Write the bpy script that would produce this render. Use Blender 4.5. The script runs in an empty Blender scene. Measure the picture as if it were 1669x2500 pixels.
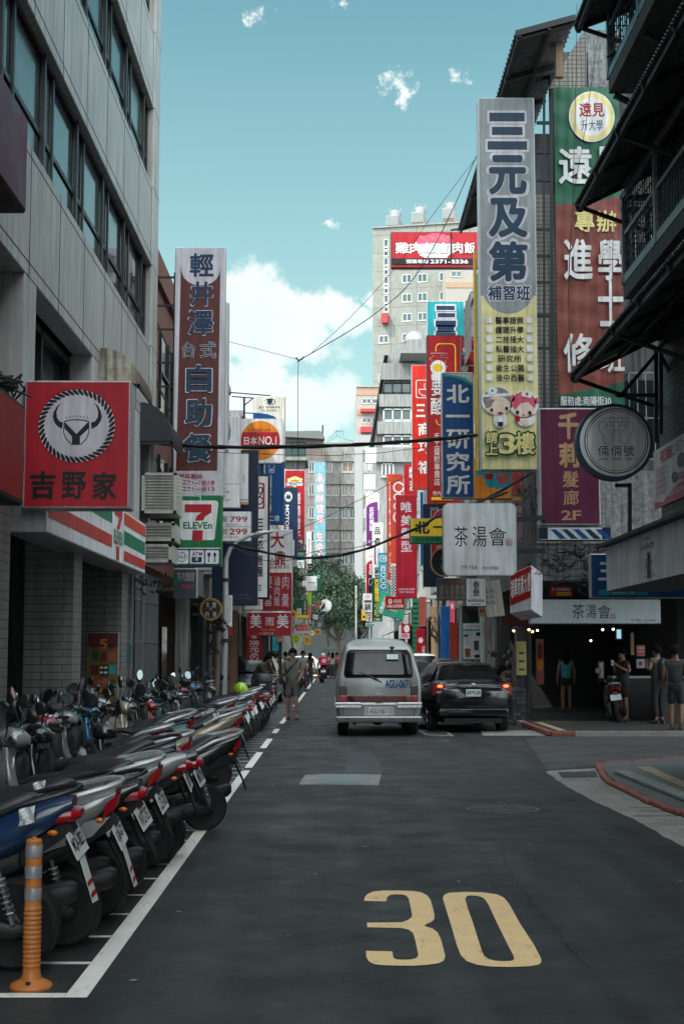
import bpy, bmesh, math, random
from mathutils import Vector, Matrix
rad, sin, cos, pi = math.radians, math.sin, math.cos, math.pi
sc = bpy.context.scene
COL = sc.collection
rnd = random.Random(7)
# -- camera
F, CX, CY, VPX, VPY, CH = 3450.0, 834.5, 1250.0, 815.0, 1596.0, 1.62
PHI = math.atan((VPY - CY) / F)
PSI = math.atan((VPX - CX) / F * cos(PHI))
cd = bpy.data.cameras.new('camera')
cam = bpy.data.objects.new('camera', cd)
COL.objects.link(cam)
cam.location = (0, 0, CH)
cam.rotation_euler = (pi / 2 + PHI, 0, PSI)
cd.sensor_fit = 'VERTICAL'
cd.sensor_height = 36
cd.sensor_width = 24
cd.lens = F / 2500 * 36
cd.clip_start = .1
cd.clip_end = 3000
sc.camera = cam
FW = Vector((-sin(PSI) * cos(PHI), cos(PSI) * cos(PHI), sin(PHI)))
RT = Vector((cos(PSI), sin(PSI), 0))
UP = Vector((sin(PSI) * sin(PHI), -cos(PSI) * sin(PHI), cos(PHI)))
def ray(px, py): return FW + RT * ((px - CX) / F) - UP * ((py - CY) / F)
def onY(px, py, Y):
 d = ray(px, py); t = Y / d.y
 return Vector((d.x * t, Y, CH + d.z * t))
def onX(px, py, X):
 d = ray(px, py); t = X / d.x
 return Vector((X, d.y * t, CH + d.z * t))
def onZ(px, py, Z=0.0):
 d = ray(px, py); t = (Z - CH) / d.z
 return Vector((d.x * t, d.y * t, Z))
# -- light
sc.view_settings.view_transform = 'Standard'
sc.view_settings.look = 'None'
sc.view_settings.exposure = EXPOSURE = 1.0
sc.view_settings.gamma = 1
sc.cycles.diffuse_bounces = 2
sc.cycles.max_bounces = 6
SUN_EL, SUN_AZ = rad(53), rad(-124)
sd = bpy.data.lights.new('sun', 'SUN')
so = bpy.data.objects.new('sun', sd)
COL.objects.link(so)
sd.energy = 2.0
sd.angle = rad(.6)
sd.color = (1, .95, .88)
sv = Vector((sin(SUN_AZ) * cos(SUN_EL), cos(SUN_AZ) * cos(SUN_EL), sin(SUN_EL)))
so.rotation_euler = sv.to_track_quat('Z', 'Y').to_euler()
w = bpy.data.worlds.new('World')
sc.world = w
w.use_nodes = True
def sky():
 nt = w.node_tree; nt.nodes.clear()
 N = lambda t: nt.nodes.new(t)
 L = nt.links.new
 def M(op, a, b=None, c=None, clamp=False):
  n = N('ShaderNodeMath'); n.operation = op; n.use_clamp = clamp
  for i, x in enumerate((a, b, c)):
   if x is None: continue
   if isinstance(x, (int, float)): n.inputs[i].default_value = x
   else: L(x, n.inputs[i])
  return n.outputs[0]
 def mixc(f, a, b, bl='MIX'):
  n = N('ShaderNodeMix'); n.data_type = 'RGBA'; n.blend_type = bl
  for s, x in ((n.inputs[0], f), (n.inputs[6], a), (n.inputs[7], b)):
   if isinstance(x, (int, float)): s.default_value = x
   elif isinstance(x, tuple): s.default_value = (*x, 1)
   else: L(x, s)
  return n.outputs[2]
 out = N('ShaderNodeOutputWorld'); bg = N('ShaderNodeBackground')
 L(bg.outputs[0], out.inputs[0])
 st = N('ShaderNodeTexSky'); st.sky_type = 'NISHITA'; st.sun_disc = False
 st.sun_elevation = SUN_EL; st.sun_rotation = SUN_AZ
 st.air_density = 1.0; st.dust_density = 1.6; st.ozone_density = 1.0
 tint = mixc(1.0, st.outputs[0], SKY_TINT, 'MULTIPLY')
 tc = N('ShaderNodeTexCoord'); sx = N('ShaderNodeSeparateXYZ')
 L(tc.outputs['Generated'], sx.inputs[0])
 x, y, z = sx.outputs
 yy = M('MAXIMUM', y, .02)
 u = M('DIVIDE', x, yy); v = M('DIVIDE', z, yy)
 def blob(px, py, rx, ry, wgt):
  d_ = ray(px, py); a = M('DIVIDE', M('SUBTRACT', u, d_.x / d_.y), rx / F)
  b = M('DIVIDE', M('SUBTRACT', v, d_.z / d_.y), ry / F)
  r2 = M('ADD', M('MULTIPLY', a, a), M('MULTIPLY', b, b))
  return M('MULTIPLY', M('EXPONENT', M('MULTIPLY', r2, -1.0)), wgt)
 tot = wisp = None
 for b in CLOUDS:
  k = blob(*b)
  if b[4] < .57: wisp = k if wisp is None else M('MAXIMUM', wisp, k)
  else: tot = k if tot is None else M('MAXIMUM', tot, k)
 def noise(scale, det, rough):
  n = N('ShaderNodeTexNoise'); n.inputs['Scale'].default_value = scale
  n.inputs['Detail'].default_value = det; n.inputs['Roughness'].default_value = rough
  L(tc.outputs['Generated'], n.inputs['Vector'])
  return n.outputs[0]
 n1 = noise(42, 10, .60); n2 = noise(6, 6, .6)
 front = M('MULTIPLY', tot, M('GREATER_THAN', y, .03))
 d1 = M('ADD', front, M('MULTIPLY', M('SUBTRACT', n1, .5), 1.45))
 d1 = M('MAXIMUM', d1, M('MULTIPLY', M('ADD', M('MULTIPLY', wisp, 1.25), M('SUBTRACT', M('MULTIPLY', M('SUBTRACT', noise(60, 9, .66), .5), 2.3), .16)), M('MULTIPLY', M('SUBTRACT', wisp, .06), 4.0, clamp=True)))
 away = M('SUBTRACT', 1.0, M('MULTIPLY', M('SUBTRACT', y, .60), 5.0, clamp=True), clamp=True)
 d2 = M('MULTIPLY', M('ADD', M('SUBTRACT', n2, .46), .42), away)  # unseen clouds overhead and behind, added to raise the fill light
 def step(q):
  mr = N('ShaderNodeMapRange'); mr.interpolation_type = 'SMOOTHSTEP'
  L(q, mr.inputs[0]); mr.inputs[1].default_value = .30; mr.inputs[2].default_value = .66
  return mr.outputs[0]
 n3 = noise(11, 7, .55)
 cc = N('ShaderNodeMapRange'); L(n3, cc.inputs[0])
 cc.inputs[1].default_value = .3; cc.inputs[2].default_value = .65; cc.inputs[3].default_value = .0; cc.inputs[4].default_value = 1.0
 cloud = mixc(cc.outputs[0], (4.3, 4.9, 5.0), (5.5, 5.6, 5.5))
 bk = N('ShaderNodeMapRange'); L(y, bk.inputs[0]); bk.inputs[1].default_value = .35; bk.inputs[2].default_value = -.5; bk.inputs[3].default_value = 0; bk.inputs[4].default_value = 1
 lp = mixc(step(d2), mixc(step(d1), tint, cloud), mixc(bk.outputs[0], (17, 18.5, 19), (38, 39, 39)))  # added clouds brightest behind the camera, to lift faces turned that way
 hz = M('POWER', M('SUBTRACT', 1.0, M('MULTIPLY', M('MAXIMUM', z, 0.0), 2.1), clamp=True), 1.25)
 fin = mixc(M('MULTIPLY', hz, .72), lp, (4.1, 5.25, 5.3))
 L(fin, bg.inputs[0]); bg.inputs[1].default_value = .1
SKY_TINT = (.67, 1.04, .76)
CLOUDS = [(590, 770, 140, 140, 1.0), (700, 790, 150, 125, 1.0), (600, 960, 140, 110, .95), (745, 985, 165, 85, 1.0),
   (845, 985, 80, 50, .7), (835, 775, 95, 62, .85), (460, 830, 120, 170, .9), (900, 735, 50, 50, .5),
   (955, 205, 75, 62, .55), (1112, 192, 60, 36, .50), (622, 40, 46, 52, .48), (826, 548, 55, 26, .46), (822, 12, 50, 30, .48),
   (980, 240, 40, 70, .45), (730, 38, 30, 24, .38), (1050, 280, 60, 20, .33), (700, 20, 60, 30, .3)]
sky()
# -- materials
def lin(c):
 return tuple(((x / 255) / 12.92 if x / 255 <= .04045 else ((x / 255 + .055) / 1.055) ** 2.4) for x in c)
MATS = {}
def mat(name, col, rough=.55, metal=0., var=.18, scale=4., bump=0., bscale=60., streak=0., coat=0., emit=0., fine=0., spec=.5):
 if name in MATS: return MATS[name]
 m = bpy.data.materials.new(name); m.use_nodes = True
 nt = m.node_tree; N = nt.nodes.new; L = nt.links.new
 b = nt.nodes['Principled BSDF']
 b.inputs['Metallic'].default_value = metal
 b.inputs['Coat Weight'].default_value = coat
 b.inputs['Coat Roughness'].default_value = .08
 b.inputs['Specular IOR Level'].default_value = spec
 tc = N('ShaderNodeTexCoord')
 n = N('ShaderNodeTexNoise'); n.inputs['Scale'].default_value = scale; n.inputs['Detail'].default_value = 5
 n.inputs['Roughness'].default_value = .65
 L(tc.outputs['Object'], n.inputs['Vector'])
 r = N('ShaderNodeMapRange'); L(n.outputs[0], r.inputs[0])
 r.inputs[1].default_value = .25; r.inputs[2].default_value = .75
 r.inputs[3].default_value = 1 - var; r.inputs[4].default_value = 1 + var * .55
 fac = r.outputs[0]
 def mul(a, c):
  k = N('ShaderNodeMath'); k.operation = 'MULTIPLY'; L(a, k.inputs[0]); L(c, k.inputs[1]); return k.outputs[0]
 if streak:
  mp = N('ShaderNodeMapping'); mp.inputs['Scale'].default_value = (5, 5, .35)
  L(tc.outputs['Object'], mp.inputs[0])
  s = N('ShaderNodeTexNoise'); s.inputs['Scale'].default_value = 2.2; s.inputs['Detail'].default_value = 6
  L(mp.outputs[0], s.inputs['Vector'])
  q = N('ShaderNodeMapRange'); L(s.outputs[0], q.inputs[0])
  q.inputs[1].default_value = .38; q.inputs[2].default_value = .62; q.inputs[3].default_value = 1 - streak; q.inputs[4].default_value = 1
  fac = mul(fac, q.outputs[0])
 if fine:
  s = N('ShaderNodeTexNoise'); s.inputs['Scale'].default_value = bscale * 2; s.inputs['Detail'].default_value = 3
  L(tc.outputs['Object'], s.inputs['Vector'])
  q = N('ShaderNodeMapRange'); L(s.outputs[0], q.inputs[0])
  q.inputs[1].default_value = .3; q.inputs[2].default_value = .7; q.inputs[3].default_value = 1 - fine; q.inputs[4].default_value = 1 + fine
  fac = mul(fac, q.outputs[0])
 v = N('ShaderNodeVectorMath'); v.operation = 'SCALE'; v.inputs[0].default_value = col
 L(fac, v.inputs['Scale'])
 L(v.outputs[0], b.inputs['Base Color'])
 rr = N('ShaderNodeMapRange'); L(n.outputs[0], rr.inputs[0])
 rr.inputs[1].default_value = .3; rr.inputs[2].default_value = .7
 rr.inputs[3].default_value = max(.03, rough - .08); rr.inputs[4].default_value = min(1, rough + .1)
 L(rr.outputs[0], b.inputs['Roughness'])
 if bump:
  s = N('ShaderNodeTexNoise'); s.inputs['Scale'].default_value = bscale; s.inputs['Detail'].default_value = 4
  L(tc.outputs['Object'], s.inputs['Vector'])
  k = N('ShaderNodeBump'); k.inputs['Strength'].default_value = bump; k.inputs['Distance'].default_value = .02
  L(s.outputs[0], k.inputs['Height']); L(k.outputs[0], b.inputs['Normal'])
 if emit:
  b.inputs['Emission Color'].default_value = (*col, 1); b.inputs['Emission Strength'].default_value = emit
 MATS[name] = m
 return m
def tiles(name, c1, c2, mortar, tw, th, msize=.008, rough=.5, offset=.5, streak=.25, bump=.4):
 if name in MATS: return MATS[name]
 m = mat(name, c1, rough, var=.2, scale=1.2, streak=streak)
 nt = m.node_tree; N = nt.nodes.new; L = nt.links.new
 b = nt.nodes['Principled BSDF']
 src = b.inputs['Base Color'].links[0].from_node
 tc = N('ShaderNodeTexCoord'); s = N('ShaderNodeSeparateXYZ'); L(tc.outputs['Object'], s.inputs[0])
 a = N('ShaderNodeMath'); a.operation = 'ADD'; L(s.outputs[0], a.inputs[0]); L(s.outputs[1], a.inputs[1])
 c = N('ShaderNodeCombineXYZ'); L(a.outputs[0], c.inputs[0]); L(s.outputs[2], c.inputs[1])
 t = N('ShaderNodeTexBrick'); L(c.outputs[0], t.inputs['Vector'])
 t.inputs['Color1'].default_value = (*c1, 1); t.inputs['Color2'].default_value = (*c2, 1); t.inputs['Mortar'].default_value = (*mortar, 1)
 t.inputs['Scale'].default_value = 1; t.inputs['Brick Width'].default_value = tw; t.inputs['Row Height'].default_value = th
 t.inputs['Mortar Size'].default_value = msize; t.offset = offset
 L(t.outputs['Color'], src.inputs[0])
 sc_ = src.inputs['Scale'].links[0].from_socket
 bm_ = N('ShaderNodeBump'); bm_.inputs['Strength'].default_value = bump; bm_.inputs['Distance'].default_value = .01; bm_.invert = True
 L(t.outputs['Fac'], bm_.inputs['Height']); L(bm_.outputs[0], b.inputs['Normal'])
 return m
def glassy(name, col, rough=.05, var=.25):
 return mat(name, col, rough, 0, var=var, scale=1.5, spec=.9)
W = {}
def c(name, r, g, b, **k):
 return mat(name, lin((r, g, b)), **k)
def paint(key):
 r, g, b = SIGNC[key]
 return mat('sign_' + key, lin((r, g, b)), .45, var=.2, scale=2.2, streak=.24, spec=.35)
SIGNC = dict(red=(180, 22, 40), deepred=(165, 26, 34), crimson=(172, 24, 48), maroon=(96, 44, 42), plum=(98, 34, 66), white=(238, 238, 240),
    ivory=(240, 236, 222), grey=(214, 217, 220), slate=(150, 158, 162), lilac=(212, 208, 218), green=(0, 116, 66), emerald=(0, 118, 92), teal=(16, 130, 140), blue=(8, 78, 140), navy=(20, 40, 66),
    darkblue=(22, 52, 88), ink=(24, 58, 84), black=(16, 20, 24), yellow=(240, 200, 44), paleyellow=(240, 226, 152), cream=(236, 226, 166), gold=(212, 166, 60),
    orange=(232, 138, 34), scarlet=(212, 40, 28), vermilion=(206, 74, 50), sky=(122, 178, 190), ochre=(128, 98, 40), purple=(112, 38, 122), pink=(240, 120, 128), rose=(222, 92, 120), tan=(186, 150, 112),
    mint=(60, 170, 140), lime=(170, 210, 50), dgrey=(84, 90, 98), brick=(176, 92, 84), plategreen=(10, 70, 50), turq=(30, 160, 170), skin=(240, 214, 198), hairgrey=(140, 128, 128),
    aqua=(40, 150, 170), olive=(150, 160, 40), darkgreen=(16, 78, 52), stripegreen=(22, 124, 92), stripered=(196, 60, 56), stripeorange=(214, 74, 48))
M = dict(
 black_plastic=mat('black_plastic', (.018, .020, .022), .42, var=.3, scale=9),
 black_rubber=mat('black_rubber', (.012, .012, .013), .75, var=.3, scale=12),
 seat_vinyl=mat('seat_vinyl', (.020, .023, .027), .38, var=.25, scale=7, bump=.08, bscale=180),
 chrome=mat('chrome', (.62, .64, .66), .22, 1., var=.25, scale=12),
 steel=mat('steel', (.33, .35, .36), .45, .8, var=.3, scale=6),
 aluminium=mat('aluminium', (.52, .54, .56), .45, .55, var=.2, scale=5, streak=.2),
 dark_steel=mat('dark_steel', (.03, .034, .037), .55, .4, var=.35, scale=6),
 rusty=mat('rusty', (.10, .055, .035), .8, 0, var=.5, scale=5),
 engine=mat('engine', (.032, .034, .036), .5, .5, var=.35, scale=10),
 mirror=mat('mirror_glass', (.55, .58, .6), .04, 1., var=.05),
 red_lens=mat('red_lens', (.32, .005, .010), .15, var=.15, coat=.6),
 orange_lens=mat('orange_lens', (.60, .14, .01), .15, var=.15, coat=.6),
 clear_lens=mat('clear_lens', (.5, .52, .54), .12, .3, var=.2, coat=.5),
 plate_white=mat('plate_white', (.66, .68, .68), .45, var=.15, scale=20),
 concrete=mat('concrete', (.30, .30, .29), .8, var=.3, scale=1.6, streak=.45, bump=.2, bscale=40),
 pale_concrete=mat('pale_concrete', (.36, .355, .34), .8, var=.22, scale=.7, streak=.35),
 panel=mat('cladding_panel', (.48, .485, .47), .5, .25, var=.2, scale=.9, streak=.33),
 joint=mat('panel_joint', (.02, .022, .024), .8),
 win_frame=mat('dark_window_frame', (.012, .016, .018), .4, .3, var=.2),
 white_frame=mat('white_window_frame', (.58, .6, .6), .5, var=.15),
 glass=glassy('window_glass', (.010, .020, .024)),
 far_glass=glassy('far_glass', (.03, .075, .075), .12),
 dark_room=mat('dark_interior', (.02, .022, .024), .8, var=.4, scale=1.5),
 wire=mat('black_cable', (.010, .011, .012), .6),
 skin=mat('skin', (.25, .14, .095), .55, var=.1), hair=mat('hair', (.008, .006, .006), .9, var=.3, scale=40, spec=.08))
W.update(M)
# -- mesh building
def ws(o):
 while o.parent: o = o.parent
 return o.location
class MB:
 def __init__(s): s.v = []; s.f = []
 def add(s, vs, fs):
  n = len(s.v); s.v += [tuple(p) for p in vs]; s.f += [tuple(i + n for i in f) for f in fs]; return s
 def box(s, a, b):
  x0, y0, z0 = a; x1, y1, z1 = b
  return s.add([(x0, y0, z0), (x1, y0, z0), (x1, y1, z0), (x0, y1, z0), (x0, y0, z1), (x1, y0, z1), (x1, y1, z1), (x0, y1, z1)],
      [(0, 3, 2, 1), (4, 5, 6, 7), (0, 1, 5, 4), (1, 2, 6, 5), (2, 3, 7, 6), (3, 0, 4, 7)])
 def hexa(s, p):
  return s.add(p, [(0, 3, 2, 1), (4, 5, 6, 7), (0, 1, 5, 4), (1, 2, 6, 5), (2, 3, 7, 6), (3, 0, 4, 7)])
 def bar(s, p, q, w, h=None, up=(0, 0, 1)):
  h = h or w; p = Vector(p); q = Vector(q); d = (q - p).normalized(); u = Vector(up)
  if abs(d.dot(u)) > .98: u = Vector((0, 1, 0))
  a = d.cross(u).normalized(); b = a.cross(d).normalized(); a *= w / 2; b *= h / 2
  return s.hexa([p - a - b, p + a - b, p + a + b, p - a + b, q - a - b, q + a - b, q + a + b, q - a + b])
 def tube(s, pts, r, n=8, cap=True):
  pts = [Vector(p) for p in pts]; rs = r if isinstance(r, (list, tuple)) else [r] * len(pts)
  base = len(s.v); up = None
  for i, p in enumerate(pts):
   d = (pts[min(i + 1, len(pts) - 1)] - pts[max(i - 1, 0)])
   d = d.normalized() if d.length > 1e-9 else Vector((0, 0, 1))
   if up is None or abs(d.dot(up)) > .95:
    up = Vector((0, 0, 1)) if abs(d.z) < .9 else Vector((1, 0, 0))
   a = d.cross(up).normalized(); b = a.cross(d).normalized(); up = b
   for k in range(n):
    t = 2 * pi * k / n
    s.v.append(tuple(p + (a * cos(t) + b * sin(t)) * rs[i]))
  for i in range(len(pts) - 1):
   for k in range(n):
    k2 = (k + 1) % n
    s.f.append((base + i * n + k, base + i * n + k2, base + (i + 1) * n + k2, base + (i + 1) * n + k))
  if cap:
   s.f.append(tuple(base + k for k in reversed(range(n))))
   s.f.append(tuple(base + (len(pts) - 1) * n + k for k in range(n)))
  return s
 def rings(s, rings, closed=True, cap=True):
  n = len(rings[0]); base = len(s.v)
  for r in rings: s.v += [tuple(p) for p in r]
  for i in range(len(rings) - 1):
   for k in range(n if closed else n - 1):
    k2 = (k + 1) % n
    s.f.append((base + i * n + k, base + i * n + k2, base + (i + 1) * n + k2, base + (i + 1) * n + k))
  if cap:
   s.f.append(tuple(base + k for k in reversed(range(n))))
   s.f.append(tuple(base + (len(rings) - 1) * n + k for k in range(n)))
  return s
 def loft(s, secs, axis='x', n=14):
  rs = []
  for t, c1, c2, h1, h2, p in secs:
   ring = []
   for k in range(n):
    a = 2 * pi * k / n
    ca, sa = cos(a), sin(a)
    q1 = c1 + h1 * math.copysign(abs(ca) ** (2 / p), ca); q2 = c2 + h2 * math.copysign(abs(sa) ** (2 / p), sa)
    ring.append({'x': (t, q1, q2), 'y': (q1, t, q2), 'z': (q1, q2, t)}[axis])
   rs.append(ring)
  return s.rings(rs)
 def lathe(s, prof, o=(0, 0, 0), axis='z', n=20, a0=0, a1=2 * pi):
  full = abs(a1 - a0 - 2 * pi) < 1e-6; rs = []
  for r, h in prof:
   ring = []
   for k in range(n if full else n + 1):
    a = a0 + (a1 - a0) * k / n; x, y = r * cos(a), r * sin(a)
    p = {'z': (x, y, h), 'y': (x, h, y), 'x': (h, x, y)}[axis]
    ring.append((p[0] + o[0], p[1] + o[1], p[2] + o[2]))
   rs.append(ring)
  return s.rings(rs, closed=full, cap=full)
 def ball(s, o, rx, ry, rz, n=12, m=8):
  rs = []
  for i in range(m + 1):
   t = -pi / 2 + pi * i / m; k = max(cos(t), .02)
   rs.append([(o[0] + rx * k * cos(2 * pi * j / n), o[1] + ry * k * sin(2 * pi * j / n), o[2] + rz * sin(t)) for j in range(n)])
  return s.rings(rs)
 def prism(s, poly, ext):
  n = len(poly); e = Vector(ext)
  vs = [Vector(p) for p in poly]
  return s.add(vs + [p + e for p in vs], [tuple(reversed(range(n))), tuple(range(n, 2 * n))] + [(i, (i + 1) % n, n + (i + 1) % n, n + i) for i in range(n)])
 def sheet(s, poly): return s.add(poly, [tuple(range(len(poly)))])
 def xform(s, m): s.v = [tuple(m @ Vector(p)) for p in s.v]; return s
 def build(s, name, m, parent=None, smooth=False, bevel=0., seg=2, kind=None):
  o0 = ws(parent) if parent is not None else Vector((0, 0, 0))
  me = bpy.data.meshes.new(name)
  me.from_pydata([(p[0] - o0[0], p[1] - o0[1], p[2] - o0[2]) for p in s.v], [], s.f)
  bm = bmesh.new(); bm.from_mesh(me)
  bmesh.ops.recalc_face_normals(bm, faces=bm.faces)
  if bevel:
   bmesh.ops.remove_doubles(bm, verts=bm.verts, dist=1e-5)
   es = [e for e in bm.edges if len(e.link_faces) == 2 and e.calc_face_angle(0) > .5]
   bmesh.ops.bevel(bm, geom=es, offset=bevel, segments=seg, affect='EDGES', profile=.6, clamp_overlap=True)
  bm.to_mesh(me); bm.free()
  if smooth:
   for p in me.polygons: p.use_smooth = True
   if smooth != 'all': me.set_sharp_from_angle(angle=rad(smooth if smooth is not True else 42))
  if m is not None: me.materials.append(m)
  o = bpy.data.objects.new(name, me); COL.objects.link(o)
  if parent is not None: o.parent = parent
  if kind: o['kind'] = kind
  return o
def tag(o, label, cat, group=None):
 o['label'] = label; o['category'] = cat
 if group: o['group'] = group
 return o
def thing(name, label, cat, loc, group=None):
 o = bpy.data.objects.new(name, None); COL.objects.link(o); o.location = loc; o.empty_display_size = .2
 return tag(o, label, cat, group)
def struct(o): o['kind'] = 'structure'; return o
KIDS = {}
def copy_tree(o, parent=None):
 n = o.copy(); COL.objects.link(n)
 if parent is not None: n.parent = parent
 for ch in [x for x in bpy.data.objects if x.parent == o] if o not in KIDS else KIDS[o]: copy_tree(ch, n)
 return n
# -- lettering
_tc = bpy.data.curves.new('lettering', 'FONT'); _to = bpy.data.objects.new('lettering_source', _tc); COL.objects.link(_to)
_cache = {}
def glyphs(sx, off):
 k = (sx, off)
 if k not in _cache:
  _tc.body = sx; _tc.offset = off; _tc.size = 1
  bpy.context.view_layer.update()
  me = bpy.data.meshes.new_from_object(_to.evaluated_get(bpy.context.evaluated_depsgraph_get()))
  vs = [(v.co.x, v.co.y) for v in me.vertices]; fs = [tuple(p.vertices) for p in me.polygons]
  bpy.data.meshes.remove(me)
  _cache[k] = (vs, fs)
 return _cache[k]
def cjk(s): return any(ord(ch) > 0x2e00 for ch in s)
class Face:
 def __init__(s, tl, tr, bl, box):
  s.o = Vector(tl); a = Vector(tr) - s.o; b = Vector(bl) - s.o
  s.w, s.h = a.length, b.length; s.u, s.v = a.normalized(), b.normalized()
  s.n = s.v.cross(s.u).normalized(); s.box = box
 def m(s, x, y):
  x0, y0, x1, y1 = s.box
  return ((x - x0) / (x1 - x0) * s.w, (y - y0) / (y1 - y0) * s.h)
 def at(s, a, b, lift): return s.o + s.u * a + s.v * b + s.n * lift
 def p(s, x, y, lift): return s.at(*s.m(x, y), lift)
def put_text(mb, face, text, bx, mode, off, lift, skew=0):
 x0, y0, x1, y1 = bx
 def cell(tx, a0, b0, a1, b1, tight):
  vs, fs = glyphs(tx, 0 if cjk(tx) else min(off, .025))
  if not vs: return
  if tight or not cjk(tx):
   gx0, gx1 = min(v[0] for v in vs), max(v[0] for v in vs); gy0, gy1 = min(v[1] for v in vs), max(v[1] for v in vs)
   if not cjk(tx) and tx in '-–':
    gy0, gy1 = -.1, .8
  else: gx0, gx1, gy0, gy1 = 0, len(tx), -.11, .87
  gw = max(gx1 - gx0, 1e-3); gh = max(gy1 - gy0, 1e-3)
  wt = off * .75 if cjk(tx) and off > .014 else 0; a0, a1, b0, b1 = a0 + wt * (a1 - a0) / gw, a1 - wt * (a1 - a0) / gw, b0 + wt * (b1 - b0), b1 - wt * (b1 - b0)
  for k, (dx, dy) in enumerate(((0, 0), (1, 0), (-1, 0), (0, 1), (0, -1), (.7, .7), (-.7, -.7), (.7, -.7), (-.7, .7)) if wt else ((0, 0),)):
   pts = []
   for gx, gy in vs:
    fy = (gy1 - gy - dy * wt) / gh
    pts.append(face.p(a0 + (gx + dx * wt - gx0) / gw * (a1 - a0) + skew * (1 - fy) * (b1 - b0), b0 + fy * (b1 - b0), lift + k * .00012))
   mb.add(pts, fs)
 if mode == 'row': cell(text, x0, y0, x1, y1, not cjk(text))
 elif mode == 'fit': cell(text, x0, y0, x1, y1, True)
 elif mode == 'cells':
  n = len(text)
  for i, ch in enumerate(text): cell(ch, x0 + (x1 - x0) * i / n, y0, x0 + (x1 - x0) * (i + 1) / n, y1, False)
 elif mode == 'col':
  n = len(text)
  for i, ch in enumerate(text):
   if ch != ' ': cell(ch, x0, y0 + (y1 - y0) * i / n, x1, y0 + (y1 - y0) * (i + 1) / n, False)
 elif mode == 'down':
  vs, fs = glyphs(text, off)
  gx0, gx1 = min(v[0] for v in vs), max(v[0] for v in vs); gy0, gy1 = min(v[1] for v in vs), max(v[1] for v in vs)
  mb.add([face.p(x0 + (gy - gy0) / (gy1 - gy0) * (x1 - x0), y0 + (gx - gx0) / (gx1 - gx0) * (y1 - y0), lift) for gx, gy in vs], fs)
def rrect(x0, y0, x1, y1, r, n=6, ry=None):
 ry = ry or r; p = []
 for cx, cy, a in ((x1 - r, y0 + ry, -90), (x1 - r, y1 - ry, 0), (x0 + r, y1 - ry, 90), (x0 + r, y0 + ry, 180)):
  for k in range(n + 1):
   t = rad(a + 90 * k / n); p.append((cx + r * cos(t), cy + ry * sin(t)))
 return p
def ell(cx, cy, rx, ry=None, n=40, a0=0, a1=360):
 ry = ry or rx
 full = abs(a1 - a0 - 360) < 1e-6
 return [(cx + rx * cos(rad(a0 + (a1 - a0) * k / n)), cy + ry * sin(rad(a0 + (a1 - a0) * k / n))) for k in range(n if full else n + 1)]
def ringpoly(mb, face, outer, inner, lift):
 n = len(outer); a = [face.p(*p, lift) for p in outer]; b = [face.p(*p, lift) for p in inner]
 mb.add(a + b, [(i, (i + 1) % n, n + (i + 1) % n, n + i) for i in range(n)])
def stroke(mb, face, pts, wpx, lift):
 n = len(pts); L_, R_ = [], []
 for i in range(n):
  a = pts[max(i - 1, 0)]; b = pts[min(i + 1, n - 1)]
  dx, dy = b[0] - a[0], b[1] - a[1]; l = math.hypot(dx, dy) or 1
  ww = wpx[i] if isinstance(wpx, (list, tuple)) else wpx
  L_.append(face.p(pts[i][0] - dy / l * ww / 2, pts[i][1] + dx / l * ww / 2, lift)); R_.append(face.p(pts[i][0] + dy / l * ww / 2, pts[i][1] - dx / l * ww / 2, lift))
 mb.add(L_ + R_, [(i, i + 1, n + i + 1, n + i) for i in range(n - 1)])
def decorate(root, face, items, base=.004, step=.0016, holder=None):
 """items, bottom layer first: ('t', colour, text, box, mode[, weight[, skew]]), ('p', colour, polygon), ('r', colour, outer, inner), ('s', colour, points, width).
 Neighbouring items of one colour and sort share a mesh part."""
 lift = base; runs = []
 for it in items:
  part = 'lettering' if it[0] in 'th' else 'artwork'
  if not runs or runs[-1][0] != (part, it[1]): runs.append(((part, it[1]), MB(), lift)); lift += step if it[0] != 't' else .0024
  mb, lf = runs[-1][1], runs[-1][2]
  if it[0] == 't': put_text(mb, face, it[2], it[3], it[4], it[5] if len(it) > 5 else .012, lf, it[6] if len(it) > 6 else 0)
  elif it[0] == 'h':
   for k in range(8):
    dx, dy = it[5] * cos(k * pi / 4), it[5] * sin(k * pi / 4); q = it[3]
    put_text(mb, face, it[2], (q[0] + dx, q[1] + dy, q[2] + dx, q[3] + dy), it[4], .0, lf + k * .00012)
  elif it[0] == 'p': mb.sheet([face.p(*q, lf) for q in it[2]])
  elif it[0] == 'r': ringpoly(mb, face, it[2], it[3], lf)
  elif it[0] == 's': stroke(mb, face, it[2], it[3], lf)
 for (part, col), mb, lf in runs:
  if mb.v: mb.build(part, paint(col) if isinstance(col, str) else col, holder or root)
def rect(x0, y0, x1, y1): return [(x0, y0), (x1, y0), (x1, y1), (x0, y1)]
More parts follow.
